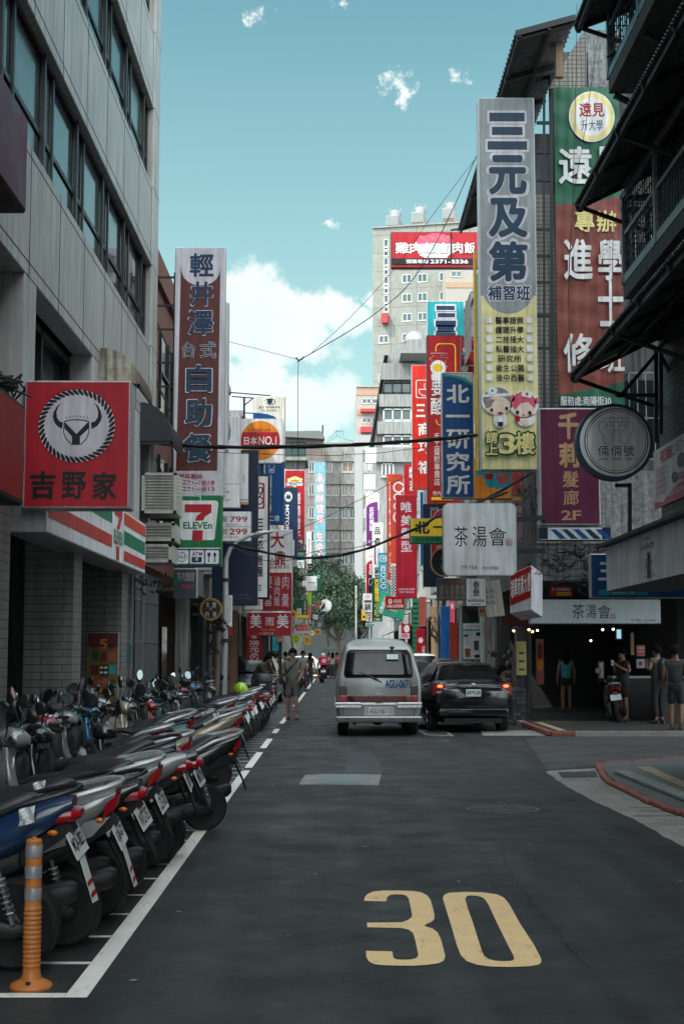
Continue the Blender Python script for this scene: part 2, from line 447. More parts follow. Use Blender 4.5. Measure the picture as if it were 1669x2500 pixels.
def sign(name, label, box, Y, depth, face_col, items=(), frame='aluminium', rim=2.5, group='shop signs along the street', cat='sign', round_=0, posts=(), tilt=0):
 x0, y0, x1, y1 = box
 tl, tr, bl, br = onY(x0, y0, Y), onY(x1, y0, Y), onY(x0, y1, Y), onY(x1, y1, Y)
 tr.z = tl.z; bl.x = tl.x; tr.x = br.x = (tr.x + br.x) / 2; br.z = bl.z
 root = thing(name, label, cat, ((tl.x + tr.x) / 2, Y + depth / 2, bl.z), group)
 f = Face(tl, tr, bl, box)
 fm = M[frame] if frame in M else paint(frame)
 if round_:
  out = rrect(x0, y0, x1, y1, round_); inn = rrect(x0 + rim, y0 + rim, x1 - rim, y1 - rim, round_ - rim)
  MB().prism([f.p(*q, 0) for q in out], (0, depth, 0)).build('cabinet', fm, root, smooth=30)
  MB().prism([f.p(*q, .0) for q in inn], (0, -.003, 0)).build('face', paint(face_col), root)
 else:
  MB().prism([tl, tr, br, bl], (0, depth, 0)).build('cabinet', fm, root, bevel=min(.012, depth / 5), seg=1)
  MB().prism([f.p(*q, 0) for q in rect(x0 + rim, y0 + rim, x1 - rim, y1 - rim)], (0, -.003, 0)).build('face', paint(face_col), root)
 decorate(root, f, items)
 b = MB()
 for q in posts:
  a = onY(q[0], q[1], Y + depth / 2); z = onY(q[2], q[3], Y + depth / 2)
  b.bar(a, z, q[4] if len(q) > 4 else .06)
 if posts: b.build('bracket', M['dark_steel'], root)
 return root, f
# -- ground
def asphalt():
 m = bpy.data.materials.new('asphalt'); m.use_nodes = True
 nt = m.node_tree; N = nt.nodes.new; L = nt.links.new; b = nt.nodes['Principled BSDF']; b.inputs['Specular IOR Level'].default_value = .4
 tc = N('ShaderNodeTexCoord')
 def noise(s, d, r=.6, sc_=(1, 1, 1)):
  mp = N('ShaderNodeMapping'); mp.inputs['Scale'].default_value = sc_; L(tc.outputs['Object'], mp.inputs[0])
  n = N('ShaderNodeTexNoise'); n.inputs['Scale'].default_value = s; n.inputs['Detail'].default_value = d; n.inputs['Roughness'].default_value = r
  L(mp.outputs[0], n.inputs['Vector']); return n.outputs[0]
 def rng(x, a, b_, c_, d):
  n = N('ShaderNodeMapRange'); L(x, n.inputs[0])
  for i, q in enumerate((a, b_, c_, d)): n.inputs[i + 1].default_value = q
  return n.outputs[0]
 def mul(a, c_):
  k = N('ShaderNodeMath'); k.operation = 'MULTIPLY'; L(a, k.inputs[0]); L(c_, k.inputs[1]); return k.outputs[0]
 f = rng(noise(.5, 6, .65), .3, .7, .74, 1.25)
 f = mul(f, rng(noise(1.6, 6, .7), .3, .7, .62, 1.3))
 f = mul(f, rng(noise(1.1, 4, .6, (3.2, .22, 1)), .35, .65, .62, 1.28))
 f = mul(f, rng(noise(110, 3, .75), .35, .65, .45, 1.6))
 f = mul(f, rng(noise(26, 4, .7), .3, .7, .78, 1.22))
 f = mul(f, rng(noise(420, 1), .60, .70, 1.0, 2.2))
 v = N('ShaderNodeTexVoronoi'); v.feature = 'DISTANCE_TO_EDGE'; v.inputs['Scale'].default_value = .16
 wv = N('ShaderNodeVectorMath'); wv.operation = 'MULTIPLY_ADD'
 nn = N('ShaderNodeTexNoise'); nn.inputs['Scale'].default_value = 1.3; nn.inputs['Detail'].default_value = 6; L(tc.outputs['Object'], nn.inputs['Vector'])
 L(nn.outputs['Color'], wv.inputs[0]); wv.inputs[1].default_value = (1.4, 1.4, 0); L(tc.outputs['Object'], wv.inputs[2]); L(wv.outputs[0], v.inputs['Vector'])
 f = mul(f, rng(v.outputs['Distance'], 0, .0032, .45, 1.0))
 vv = N('ShaderNodeVectorMath'); vv.operation = 'SCALE'; vv.inputs[0].default_value = (.029, .031, .032); L(f, vv.inputs['Scale'])
 L(vv.outputs[0], b.inputs['Base Color'])
 L(rng(noise(1.3, 5, .65), .3, .7, .44, .78), b.inputs['Roughness'])
 k = N('ShaderNodeBump'); k.inputs['Strength'].default_value = .5; k.inputs['Distance'].default_value = .005
 L(noise(170, 3, .7), k.inputs['Height']); L(k.outputs[0], b.inputs['Normal'])
 return m
ASPH = asphalt()
ro = MB().sheet([(-900, -300, 0), (900, -300, 0), (900, 2500, 0), (-900, 2500, 0)]).build('road', ASPH); struct(ro)
def worn_paint(name, col, wear, edge=.45):
 m = mat(name, col, .6, var=.12, scale=5, fine=.12, bscale=90)
 nt = m.node_tree; N = nt.nodes.new; L = nt.links.new; b = nt.nodes['Principled BSDF']
 tc = N('ShaderNodeTexCoord')
 n = N('ShaderNodeTexNoise'); n.inputs['Scale'].default_value = 7; n.inputs['Detail'].default_value = 9; n.inputs['Roughness'].default_value = .75
 mp = N('ShaderNodeMapping'); mp.inputs['Scale'].default_value = (2.2, .6, 1); L(tc.outputs['Object'], mp.inputs[0]); L(mp.outputs[0], n.inputs['Vector'])
 r = N('ShaderNodeMapRange'); L(n.outputs[0], r.inputs[0]); r.inputs[1].default_value = edge - .16; r.inputs[2].default_value = edge
 r.inputs[3].default_value = wear; r.inputs[4].default_value = 0
 mx = N('ShaderNodeMix'); mx.data_type = 'RGBA'; L(r.outputs[0], mx.inputs[0])
 L(b.inputs['Base Color'].links[0].from_socket, mx.inputs[6]); mx.inputs[7].default_value = (.09, .088, .08, 1)
 L(mx.outputs[2], b.inputs['Base Color'])
 return m
WHITE_LINE = worn_paint('white_line_paint', (.84, .83, .78), .8, .43)
YELLOW_LINE = worn_paint('yellow_line_paint', (.95, .67, .34), .9, .43)
RED_PAINT = worn_paint('red_kerb_paint', (.30, .075, .06), .9, .52)
OLD_YELLOW = worn_paint('old_yellow_paint', (.40, .32, .2), .9, .5)
Z1, Z2 = .004, .008
line = MB()
for a, b in ((6.88, 19.95), (20.4, 23.6), (24.6, 27.3), (29.2, 30.9), (33.2, 36.5), (44, 60), (66, 92)):
 line.sheet([(-1.275, a, Z1), (-1.165, a, Z1), (-1.165, b, Z1), (-1.275, b, Z1)])
struct(line.build('parking_line', WHITE_LINE))
tk = MB(); y = 6.93
tk.sheet([(-3.3, 6.88, Z1), (-1.277, 6.88, Z1), (-1.277, 6.97, Z1), (-3.3, 6.97, Z1)])
for i in range(1, 60):
 y = 6.93 + .70 * i
 if y > 46: break
 tk.sheet([(-3.2, y - .03, Z1), (-1.277, y - .03, Z1), (-1.277, y + .03, Z1), (-3.2, y + .03, Z1)])
struct(tk.build('parking_bay_marking', WHITE_LINE))
def road_poly(mb, px): mb.sheet([tuple(onZ(x, y, Z1)) for x, y in px])
sp = MB()
def zz(x, y): p = onZ(700 + x / 1.618, 1760 + y / 1.618, Z1); return tuple(p)
def band(mb, A, B):
 n = len(A); mb.add([zz(*p) for p in A] + [zz(*p) for p in B], [(i, i + 1, n + i + 1, n + i) for i in range(n - 1)])
o3 = [(305, 711), (307, 697), (318, 684), (340, 674), (380, 670), (440, 670), (500, 672), (530, 677), (552, 688), (566, 705), (575, 735), (582, 765), (582, 782), (572, 793), (545, 805), (545, 811), (575, 820), (595, 836), (607, 860), (618, 900), (625, 930), (618, 948), (600, 957), (560, 963), (500, 967), (440, 967), (380, 965), (345, 961), (325, 951), (314, 935), (312, 908)]
i3 = [(392, 713), (394, 701), (400, 692), (412, 686), (430, 685), (445, 685), (460, 686), (472, 691), (480, 700), (485, 720), (491, 750), (494, 768), (490, 778), (478, 786), (455, 795), (452, 818), (480, 824), (498, 838), (505, 860), (514, 900), (519, 922), (514, 933), (504, 939), (490, 942), (470, 943), (450, 943), (435, 942), (427, 940), (420, 934), (418, 925), (416, 910)]
band(sp, o3, i3)
sp.sheet([zz(*p) for p in ((316, 797), (455, 795), (452, 818), (317, 815))])
o0 = [(615, 700), (622, 686), (640, 679), (700, 675), (770, 677), (830, 685), (856, 698), (875, 720), (920, 800), (975, 885), (1003, 938), (1004, 953), (992, 963), (960, 969), (880, 972), (800, 970), (750, 963), (708, 948), (686, 925), (672, 890), (650, 815), (630, 750)]
i0 = [(704, 706), (706, 697), (712, 691), (728, 689), (750, 691), (771, 697), (783, 707), (795, 725), (830, 800), (872, 885), (893, 925), (897, 938), (893, 945), (880, 948), (850, 949), (820, 947), (795, 940), (778, 928), (768, 905), (760, 880), (735, 800), (715, 745)]
n = len(o0); sp.add([zz(*p) for p in o0 + i0], [(i, (i + 1) % n, n + (i + 1) % n, n + i) for i in range(n)])
struct(sp.build('speed_marking', YELLOW_LINE))
cz = lambda x, y, z=Z1: tuple(onZ(700 + x / 1.618, 1760 + y / 1.618, z))
gut_out = [(1020, 198), (1058, 228), (1100, 255), (1160, 288), (1240, 330), (1310, 362), (1380, 395), (1470, 446), (1560, 495)]
gut_in = [(1228, 186), (1236, 206), (1252, 230), (1280, 253), (1340, 283), (1400, 312), (1440, 332), (1500, 352), (1568, 376)]
CONC = mat('gutter_concrete', (.30, .295, .28), .85, var=.35, scale=2.5, fine=.3, bscale=50, bump=.5)
def rough(l, n=4):
 o = []
 for (x0, y0), (x1, y1) in zip(l, l[1:]):
  for k in range(n): o.append((x0 + (x1 - x0) * k / n + (rnd.uniform(-7, 7) if k else 0), y0 + (y1 - y0) * k / n))
 return o + [l[-1]]
gut_out, gut_in = rough(gut_out), rough(gut_in)
g = MB(); A = [cz(*p) for p in gut_out] + [(2.92, 5, Z1), (2.92, -6, Z1)]; B = [cz(*p) for p in gut_in] + [(3.45, 5, Z1), (3.45, -6, Z1)]
n = len(A); g.add(A + B, [(i, i + 1, n + i + 1, n + i) for i in range(n - 1)])
struct(g.build('gutter', CONC))
gj = MB()
for k in range(17):
 t = (k + rnd.random()) / 17 * 32; i = int(t); a = Vector(A[i]).lerp(Vector(A[i + 1]), t - i); b = Vector(B[i]).lerp(Vector(B[i + 1]), t - i); w_ = (b - a).length
 a = a + Vector((w_ * rnd.uniform(.02, .3), rnd.uniform(-.05, .05), 0)); b = a + Vector((w_ * rnd.uniform(.25, .6), rnd.uniform(-.12, .05), 0)); d = Vector((0, rnd.uniform(.010, .035), 0)); u = Vector((0, 0, .003))
 gj.add([a - d + u, a + d * .4 + u, b + d + u, b - d * .3 + u], [(0, 1, 2, 3)])
go = gj.build('pavement_crack', mat('gutter_dark', (.07, .07, .068), .9, var=.3)); go['kind'] = 'stuff'; go['label'] = 'dark joints and breaks in the concrete gutter'
kb = MB(); kl = [(14, 21.9, .03), tuple(Vector(cz(1568, 153)) + Vector((0, 0, .03)))] + [(p[0], p[1], .03) for p in (cz(1236, 176), *B[::4], *B[-2:])]
for i in range(len(kl) - 1):
 a, b = Vector(kl[i]), Vector(kl[i + 1]); n = max(1, int((b - a).length / .55))
 for k in range(n):
  j = lambda: Vector((rnd.uniform(-.018, .018), rnd.uniform(-.018, .018), rnd.uniform(-.012, .006)))
  kb.bar(a.lerp(b, k / n) + j(), a.lerp(b, (k + .95) / n) + j(), rnd.uniform(.085, .115), .055)
struct(kb.build('kerb', RED_PAINT, bevel=.02))
pv = MB(); inn = [Vector(p) for p in kl]
pv.prism([(p[0] + .06, p[1] - .02, 0) for p in kl] + [(14, -6, 0)], (0, 0, .045))
PAVE = mat('pavement_slab', (.12, .125, .125), .8, var=.3, scale=2, fine=.25, bscale=50)
struct(pv.build('pavement', PAVE))
ps = MB()
for q in (((1380, 183), (1432, 180), (1568, 240), (1568, 262)),): ps.sheet([cz(*p, .049) for p in q])
struct(ps.build('pavement_marking', OLD_YELLOW))
pk = MB(); pk.bar(cz(1320, 202, .07), cz(1568, 300, .07), .2, .05); pk.bar(cz(1568, 300, .07), (3.9, 8, .07), .2, .05)
struct(pk.build('pavement_edging', mat('edging_stone', (.22, .26, .25), .8, var=.3, scale=4, bump=.4), bevel=.015))
def grate(name, label, pts, bars, frame=.05, plate=None):
 p = [Vector(q) for q in pts]; r = thing(name, label, 'drain cover', tuple(sum(p, Vector()) / 4), None)
 base = MB().sheet([q + Vector((0, 0, .004)) for q in p]).build('surround', CONC if plate is None else plate, r)
 m = MB()
 def at(u, v): return p[0].lerp(p[1], u).lerp(p[3].lerp(p[2], u), v) + Vector((0, 0, .008))
 MB().sheet([at(.12, .14), at(.88, .14), at(.88, .86), at(.12, .86)]).build('slot', mat('drain_dark', (.012, .012, .013), .8), r)
 for i in range(bars):
  u = .12 + .76 * (i + .5) / bars; du = .76 / bars * .17
  m.sheet([at(u - du, .14) + Vector((0, 0, .004)), at(u + du, .14) + Vector((0, 0, .004)), at(u + du, .86) + Vector((0, 0, .004)), at(u - du, .86) + Vector((0, 0, .004))])
 m.build('grating', mat('drain_iron', (.16, .16, .155), .6, .4, var=.4, scale=8), r)
grate('drain_grate', 'slotted iron drain grate at the red corner kerb', [cz(1040, 200), cz(1238, 196), cz(1252, 228), cz(1070, 232)], 24)
grate('drain_grate', 'pale slotted drain grate in the road behind the black sedan', [tuple(onZ(780 + a / 3.267, 1500 + b / 3.267, Z1)) for a, b in ((770, 925), (1000, 925), (1075, 972), (850, 965))], 20)
hc = thing('utility_cover', 'rectangular chequered metal utility cover with concrete ends in mid road', 'manhole cover', cz(210, 232, 0))
MB().sheet([cz(*p, .004) for p in ((72, 212), (375, 210), (360, 255), (48, 251))]).build('surround', CONC, hc)
cv = MB()
CHK = mat('cover_plate', (.36, .42, .42), .5, .4, var=.3, scale=6)
MB().sheet([cz(*p, .008) for p in ((125, 210), (308, 210), (296, 249), (108, 248))]).build('plate', CHK, hc)
st = MB()
for i in range(14):
 for j in range(26):
  a = cz(125 + 183 * (j + .5) / 26 - 17 * (i + .5) / 14, 211 + 38 * (i + .5) / 14, .011)
  dd = .012 if (i + j) % 2 else -.012
  st.bar((a[0] - .014, a[1] - dd, a[2]), (a[0] + .014, a[1] + dd, a[2]), .008, .005)
st.build('tread', mat('cover_tread', (.58, .64, .64), .4, .5, var=.2), hc)
for nm, lab, ctr, r in (('manhole_cover', 'round iron manhole cover in the right lane before the corner', (852, 348), .34), ('manhole_cover', 'round dark manhole cover close behind the van', (560, 78), .33)):
 p = cz(*ctr, 0); h = thing(nm, lab, 'manhole cover', p)
 MB().lathe([(r + .05, 0), (r + .05, .005), (r, .005), (r, 0)], p, n=36).build('rim', PAVE, h)
 MB().lathe([(.001, .007), (r - .01, .007), (r - .01, 0)], p, n=36).build('lid', mat('iron_lid', (.075, .075, .075), .6, .6, var=.4, scale=9), h)
 q = MB()
 for k in range(60):
  a = rnd.random() * 2 * pi; s = r * .85 * math.sqrt(rnd.random())
  q.box((p[0] + s * cos(a) - .018, p[1] + s * sin(a) - .018, .006), (p[0] + s * cos(a) + .018, p[1] + s * sin(a) + .018, .0115))
 q.build('stud', mat('iron_stud', (.13, .13, .13), .5, .6, var=.3), h)
sst = MB().sheet([tuple(onZ(x, y, .0022)) for x, y in ((1282, 1806), (1300, 1832), (1318, 1856), (1338, 1880), (1450, 1868), (1462, 1858), (1669, 1852))] + [(30, 21.95, .0022), (30, 28.1, .0022), (4.0, 28.1, .0022)]).build('side_street', mat('side_asphalt', (.06, .062, .062), .5, var=.25, scale=1.2, fine=.3, bscale=60, bump=.3)); struct(sst)
tp_ = MB().sheet([tuple(onZ(x, y, .0018)) for x, y in ((856, 1835), (905, 1832), (935, 1880), (930, 1888), (840, 1888))] ).build('road_patch', mat('patch_asphalt', (.030, .032, .033), .5, var=.25, scale=2, fine=.3, bscale=60, bump=.3)); struct(tp_)
ck = MB()
for px in (((1222, 2060), (1240, 2120), (1275, 2170), (1300, 2205), (1330, 2240), (1362, 2275), (1395, 2320), (1460, 2380)), ((1282, 1806), (1300, 1832), (1318, 1856), (1338, 1880), (1366, 1906)), ((1150, 1880), (1190, 1900), (1260, 1912))):
 q = []
 for k in range(len(px) - 1):
  for j in range(9): t = j / 9; q.append(onZ(px[k][0] + (px[k + 1][0] - px[k][0]) * t + rnd.uniform(-7, 7), px[k][1] + (px[k + 1][1] - px[k][1]) * t, .0035))
 for a, b in zip(q, q[1:]):
  d = (b - a).normalized() * rnd.uniform(.0012, .0032); n_ = Vector((-d.y, d.x, 0)); ck.add([a - n_, a + n_, b + n_, b - n_], [(0, 1, 2, 3)])
co = ck.build('road_crack', mat('crack_dark', (.022, .023, .023), .9)); co['kind'] = 'stuff'; co['label'] = 'thin wandering cracks in the asphalt'
lt = MB()
for i in range(46):
 x, y = rnd.uniform(-1.1, 2.6), rnd.uniform(6.5, 24); s = rnd.uniform(.006, .022); a = rnd.random() * 3
 lt.sheet([(x + s * cos(a + k * pi / 2) * (1.5 if k % 2 else .7), y + s * sin(a + k * pi / 2) * (1.5 if k % 2 else .7), .006) for k in range(4)])
lo = lt.build('litter', mat('litter_paper', (.42, .43, .42), .8)); lo['kind'] = 'stuff'; lo['label'] = 'scattered pale specks of litter on the asphalt'
def slab(name, x0, x1, y0, y1, h, m): return struct(MB().box((x0, y0, .0), (x1, y1, h)).build(name, m))
slab('pavement', -9, -3.35, -4, 104, .11, PAVE)
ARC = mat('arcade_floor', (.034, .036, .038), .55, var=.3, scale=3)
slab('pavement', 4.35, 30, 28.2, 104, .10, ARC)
es = MB(); es.sheet([(4.45, 28.35, .104), (4.62, 28.35, .104), (4.62, 31.8, .104), (4.45, 31.8, .104)]); es.sheet([(4.62, 31.75, .104), (8.5, 31.75, .104), (8.5, 31.9, .104), (4.62, 31.9, .104)])
struct(es.build('pavement_marking', OLD_YELLOW))
gp = MB(); gp.sheet([(2.95, 28.3, Z1), (4.3, 28.3, Z1), (4.3, 30.2, Z1), (3.1, 30.2, Z1)]); struct(gp.build('gutter', CONC))
rk = MB(); rk.bar((4.27, 28.25, .05), (4.27, 32, .05), .14, .10); rk.bar((4.27, 28.13, .05), (4.75, 28.13, .05), .12, .10)
k2 = MB(); k2.bar((4.27, 32, .05), (4.27, 104, .05), .14, .10); k2.bar((4.75, 28.13, .05), (30, 28.13, .05), .12, .10); struct(k2.build('kerb', CONC))
struct(rk.build('kerb', RED_PAINT, bevel=.02))
cw = MB()
for i in range(9):
 x = -4.6 + i * 1.0; cw.sheet([(x, 104.5, Z1), (x + .55, 104.5, Z1), (x + .55, 109, Z1), (x, 109, Z1)])
cw.sheet([(-.9, 101.5, Z1), (3.6, 101.5, Z1), (3.6, 102.0, Z1), (-.9, 102.0, Z1)])
struct(cw.build('crosswalk', WHITE_LINE))
pb = MB().sheet([(-60, 110, .003), (60, 110, .003), (60, 126, .003), (-60, 126, .003)]).build('road', mat('pale_road', (.2, .2, .195), .8, var=.2)); struct(pb)
bp = onZ(76.5, 2412); bl = thing('bollard', 'orange flexible bollard with three silver reflective bands at the parking line', 'bollard', (bp.x, bp.y, 0))
ORG = mat('bollard_orange', (.50, .17, .035), .5, var=.25, scale=14)
o = (bp.x, bp.y, 0); hb = .715; r = .037
prof = [(.102, 0), (.104, .01), (.098, .022), (.075, .034), (.052, .046), (.044, .07), (.042, .10)]
z = .10
while z < .375:
 prof += [(.041, z), (.0445, z + .006), (.0445, z + .012), (.041, z + .018)]; z += .0225
prof += [(.0405, .40), (.040, hb - .012), (.034, hb - .002), (.012, hb), (.011, hb + .008), (.001, hb + .008)]
MB().lathe(prof, o, n=28).build('post', ORG, bl, smooth=30)
rf = mat('reflective_band', (.36, .37, .40), .35, .2, var=.35, scale=18, streak=.2)
for z0, z1 in ((.42, .478), (.525, .583), (.625, .685)):
 MB().lathe([(.0415, z0), (.0422, z0 + .002), (.0422, z1 - .002), (.0415, z1)], o, n=28).build('reflective_band', rf, bl, smooth=30)
MB().lathe([(.012, .036), (.012, .05), (.001, .05)], (o[0] + .0, o[1] - .073, -.006), n=10).build('bolt_hole', M['black_rubber'], bl)
for X_, Y_, lab in ((-.98, 87, 'orange bollard by the far scooters near the crosswalk'),):
 b2 = thing('bollard', lab, 'bollard', (X_, Y_, 0)); MB().lathe([(.11, 0), (.10, .03), (.05, .05), (.045, 1.0), (.02, 1.02), (.001, 1.02)], (X_, Y_, 0), n=12).build('post', ORG, b2)
 for z0 in (.5, .7): MB().lathe([(.047, z0), (.052, z0), (.052, z0 + .1), (.046, z0 + .1)], (X_, Y_, 0), n=12).build('reflective_band', rf, b2)
# -- buildings on the left
WALLTILE = tiles('white_strip_tile', (.22, .22, .205), (.19, .19, .18), (.05, .05, .05), .58, .105, .006, .5)
b1 = thing('office_building', 'tall grey panel-clad office building with dark ribbon windows on the left', 'building', (-3.6, 12, 0))
XF = -3.6; YA, YB = -14, 28.2; TOP = 31  # unseen upper storeys carried higher to keep the street in shade
P1 = MB(); J = MB()
for k in range(0, 8):
 z1 = 7.63 + 3.2 * k; z0 = z1 - 1.58
 if k == 7: z1 = TOP
 P1.box((XF - .3, YA, z0), (XF, YB - .9, z1))
 y = 27.15
 while y > -2:
  J.box((XF - .01, y - .012, z0 + .002), (XF + .003, y + .012, z1 - .002)); y -= 1.80
 J.box((XF - .01, YA, z0 + .16), (XF + .003, YB - .9, z0 + .175)); J.box((XF - .01, YA, z1 - .14), (XF + .003, YB - .9, z1 - .127))
P1.box((XF - .34, YB - .9, 3.95), (XF + .012, YB, TOP))
P1.box((XF - 9, YA, TOP), (XF, YB, TOP + .3)); P1.box((XF - 9, YB - .3, 0), (XF - .35, YB, TOP)); P1.box((XF - 9, YA - .3, 0), (XF, YA, TOP))
P1.build('wall', M['panel'], b1, bevel=.012, seg=1)
for z in (7.63, 10.83, 14.03): J.box((XF - .01, YB - .905, z), (XF + .015, YB, z + .012)); J.box((XF - .01, YB - .905, z - 1.58), (XF + .015, YB, z - 1.568))
J.build('panel_joint', M['joint'], b1)
for k in range(7):
 z0 = 7.63 + 3.2 * k; z1 = z0 + 1.62; zt = z0 + .52
 MB().box((XF - .22, YA, z0 - .02), (XF - .11, YB - .9, z0)).build('sill', M['aluminium'], b1)
 y = 27.25; n = 0
 while y > 2:
  ya = y - 2.28
  w_ = MB().box((XF - .17, ya, z0), (XF - .15, y, z1)).build('window', [M['glass'], M['glass'], mat('glass_with_blind', (.05, .075, .078), .08, var=.3, scale=1.1, streak=.3, spec=.9), M['glass'], mat('glass_dusty', (.025, .034, .036), .14, var=.5, scale=2, spec=.9)][(n + k * 2) % 5], b1)
  f = MB(); x0, x1 = XF - .14, XF - .105
  f.box((x0, y - .08, z0), (x1, y, z1)); f.box((x0, y - .72, z0), (x1 + .02, y - .63, z1)); f.box((x0, ya, zt), (x1 - .02, y - .74, zt + .07)); f.box((x0, y - .62, zt), (x1 - .02, y - .10, zt + .07))
  f.box((x0, ya, z0), (x1, y, z0 + .06)); f.box((x0, ya, z1 - .06), (x1, y, z1))
  f.build('window_frame', M['win_frame'], w_)
  y = ya; n += 1
  if k > 3 and n > 6: break
MB().box((XF - 8.5, YA, 3.9), (XF - .5, YB - .3, TOP - .1)).build('interior', M['dark_room'], b1)
WP = mat('white_pier', (.46, .47, .46), .6, var=.15, scale=2, streak=.25)
for ya, yb in ((16.15, 16.8), (20.8, 21.5), (25.35, 26.1), (11.5, 12.2)): MB().box((XF - .35, ya, 3.9), (XF - .004, yb, 6.05)).build('pier', WP, b1, bevel=.01, seg=1)
for ya, yb in ((12.2, 16.15), (16.8, 20.8), (21.5, 25.35), (26.1, 27.3)):
 w_ = MB().box((XF - .47, ya, 3.95), (XF - .45, yb, 6.0)).build('window', M['glass'], b1)
 f = MB()
 for y in (ya + .05, (ya + yb) / 2, yb - .05): f.box((XF - .44, y - .05, 3.95), (XF - .34, y + .05, 6.0))
 f.box((XF - .44, ya, 5.9), (XF - .34, yb, 6.0)); f.build('window_frame', M['win_frame'], w_)
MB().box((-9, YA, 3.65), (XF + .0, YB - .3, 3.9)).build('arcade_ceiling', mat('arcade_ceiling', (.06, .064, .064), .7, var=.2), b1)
for ya, yb, w_ in ((15.25, 15.80, .8), (19.7, 20.35, .70), (24.2, 24.85, .72), (10.7, 11.3, .7)):
 MB().box((XF - w_, ya, .78), (XF - .02, yb, 3.65)).build('column', WALLTILE, b1); MB().box((XF - w_ - .01, ya - .01, .11), (XF - .01, yb + .01, .78)).build('column_base', tiles('dark_strip_tile', (.13, .125, .12), (.10, .10, .095), (.04, .04, .04), .58, .105, .006, .5), b1)
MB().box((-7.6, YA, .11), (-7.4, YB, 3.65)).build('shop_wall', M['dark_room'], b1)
sw = MB()
sw.box((-7.3, 25.0, .11), (-3.95, 25.1, 3.65)); sw.box((-4.1, 25.1, .11), (-3.95, 31.9, 3.3))
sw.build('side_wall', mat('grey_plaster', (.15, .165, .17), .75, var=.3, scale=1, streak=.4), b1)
sh = MB()
for z in (1.0, 1.85, 2.7): sh.box((-3.94, 25.2, z), (-3.935, 31.8, z + .03))
for y in (27.4, 29.0): sh.box((-3.94, y, .2), (-3.90, y + .25, 3.2))
sh.build('door_trim', M['steel'], b1)
MB().box((-3.93, 26.1, 1.45), (-3.8, 26.7, 1.8)).build('letter_box', mat('green_metal', (.03, .12, .11), .5, .3), b1)
MB().box((-3.93, 26.2, 2.75), (-3.925, 26.55, 3.05)).build('notice', paint('deepred'), b1)
lt_ = MB().box((-5.0, 16.6, 3.56), (-3.95, 16.75, 3.62)).build('strip_light', mat('lit_tube', (.9, .95, 1), .5, emit=2.2, var=0), b1)
fz0, fz1, fy0, fy1, fx = 3.03, 3.92, 16.45, 25.15, -3.36
fa = thing('shop_fascia', 'long white shop fascia with green, red and orange stripes over the arcade', 'sign', (fx, 20, fz0))
MB().box((fx - .5, fy0, fz0), (fx, fy1, fz1)).build('cabinet', M['aluminium'], fa, bevel=.01, seg=1)
ff = Face((fx, fy0, fz1), (fx, fy1, fz1), (fx, fy0, fz0), (0, 0, 100, 100)); ff.n = Vector((1, 0, 0))
MB().box((fx, fy0 + .02, fz0 + .02), (fx + .004, fy1 - .02, fz1 - .02)).build('face', paint('white'), fa)
S = [('p', 'stripegreen', rect(1, 11, 56, 38)), ('p', 'stripegreen', rect(70, 38, 99, 63)), ('p', 'stripered', rect(1, 58, 56, 79)), ('p', 'stripeorange', rect(70, 6, 99, 27)), ('p', 'stripered', rect(70, 74, 99, 92)),
  ('p', 'stripered', [(58.5, 6), (67.5, 6), (67.5, 16), (64.2, 42), (61.0, 42), (64.2, 20), (58.5, 20)]), ('p', 'stripered', rect(61, 72, 64.4, 96)), ('t', 'stripegreen', 'ELEVEN', (58, 45, 68, 69), 'row', .02)]
decorate(fa, ff, S, .006)
MB().box((fx - .5, fy0 - .004, fz0 + .35), (fx, fy0, fz0 + .7)).build('artwork', paint('deepred'), fa)
def quarter(name, label, ya, yb, z0, z1, out, m, m2, x=XF):
 r = thing(name, label, 'awning', (x, (ya + yb) / 2, z0)); n = 12
 arc = [(x + out * sin(pi / 2 * k / n), z0 + (z1 - z0) * cos(pi / 2 * k / n)) for k in range(n + 1)]
 MB().rings([[(p[0], y, p[1]) for p in arc] for y in (ya, yb)], closed=False, cap=False).build('canopy', m2, r, smooth=True)
 MB().prism([(x, ya, z0)] + [(p[0], ya, p[1]) for p in arc], (0, -.02, 0)).build('end_panel', m, r)
 MB().box((x, ya, z0 - .06), (x + out, ya + .03, z0)).box((x + out - .03, ya, z0 - .06), (x + out, yb, z0)).build('rail', M['dark_steel'], r)
RUST = mat('rust_streaked_sheet', (.50, .45, .37), .8, var=.5, scale=6, streak=.85)
quarter('awning', 'rust-streaked quarter-round awning above the red bull sign', 21.4, 22.9, 5.74, 6.3, .62, RUST, M['rusty'])
quarter('awning', 'dark quarter-round awning near the end of the grey office building', 26.0, 28.0, 5.55, 6.28, .60, M['dark_steel'], M['dark_steel'])
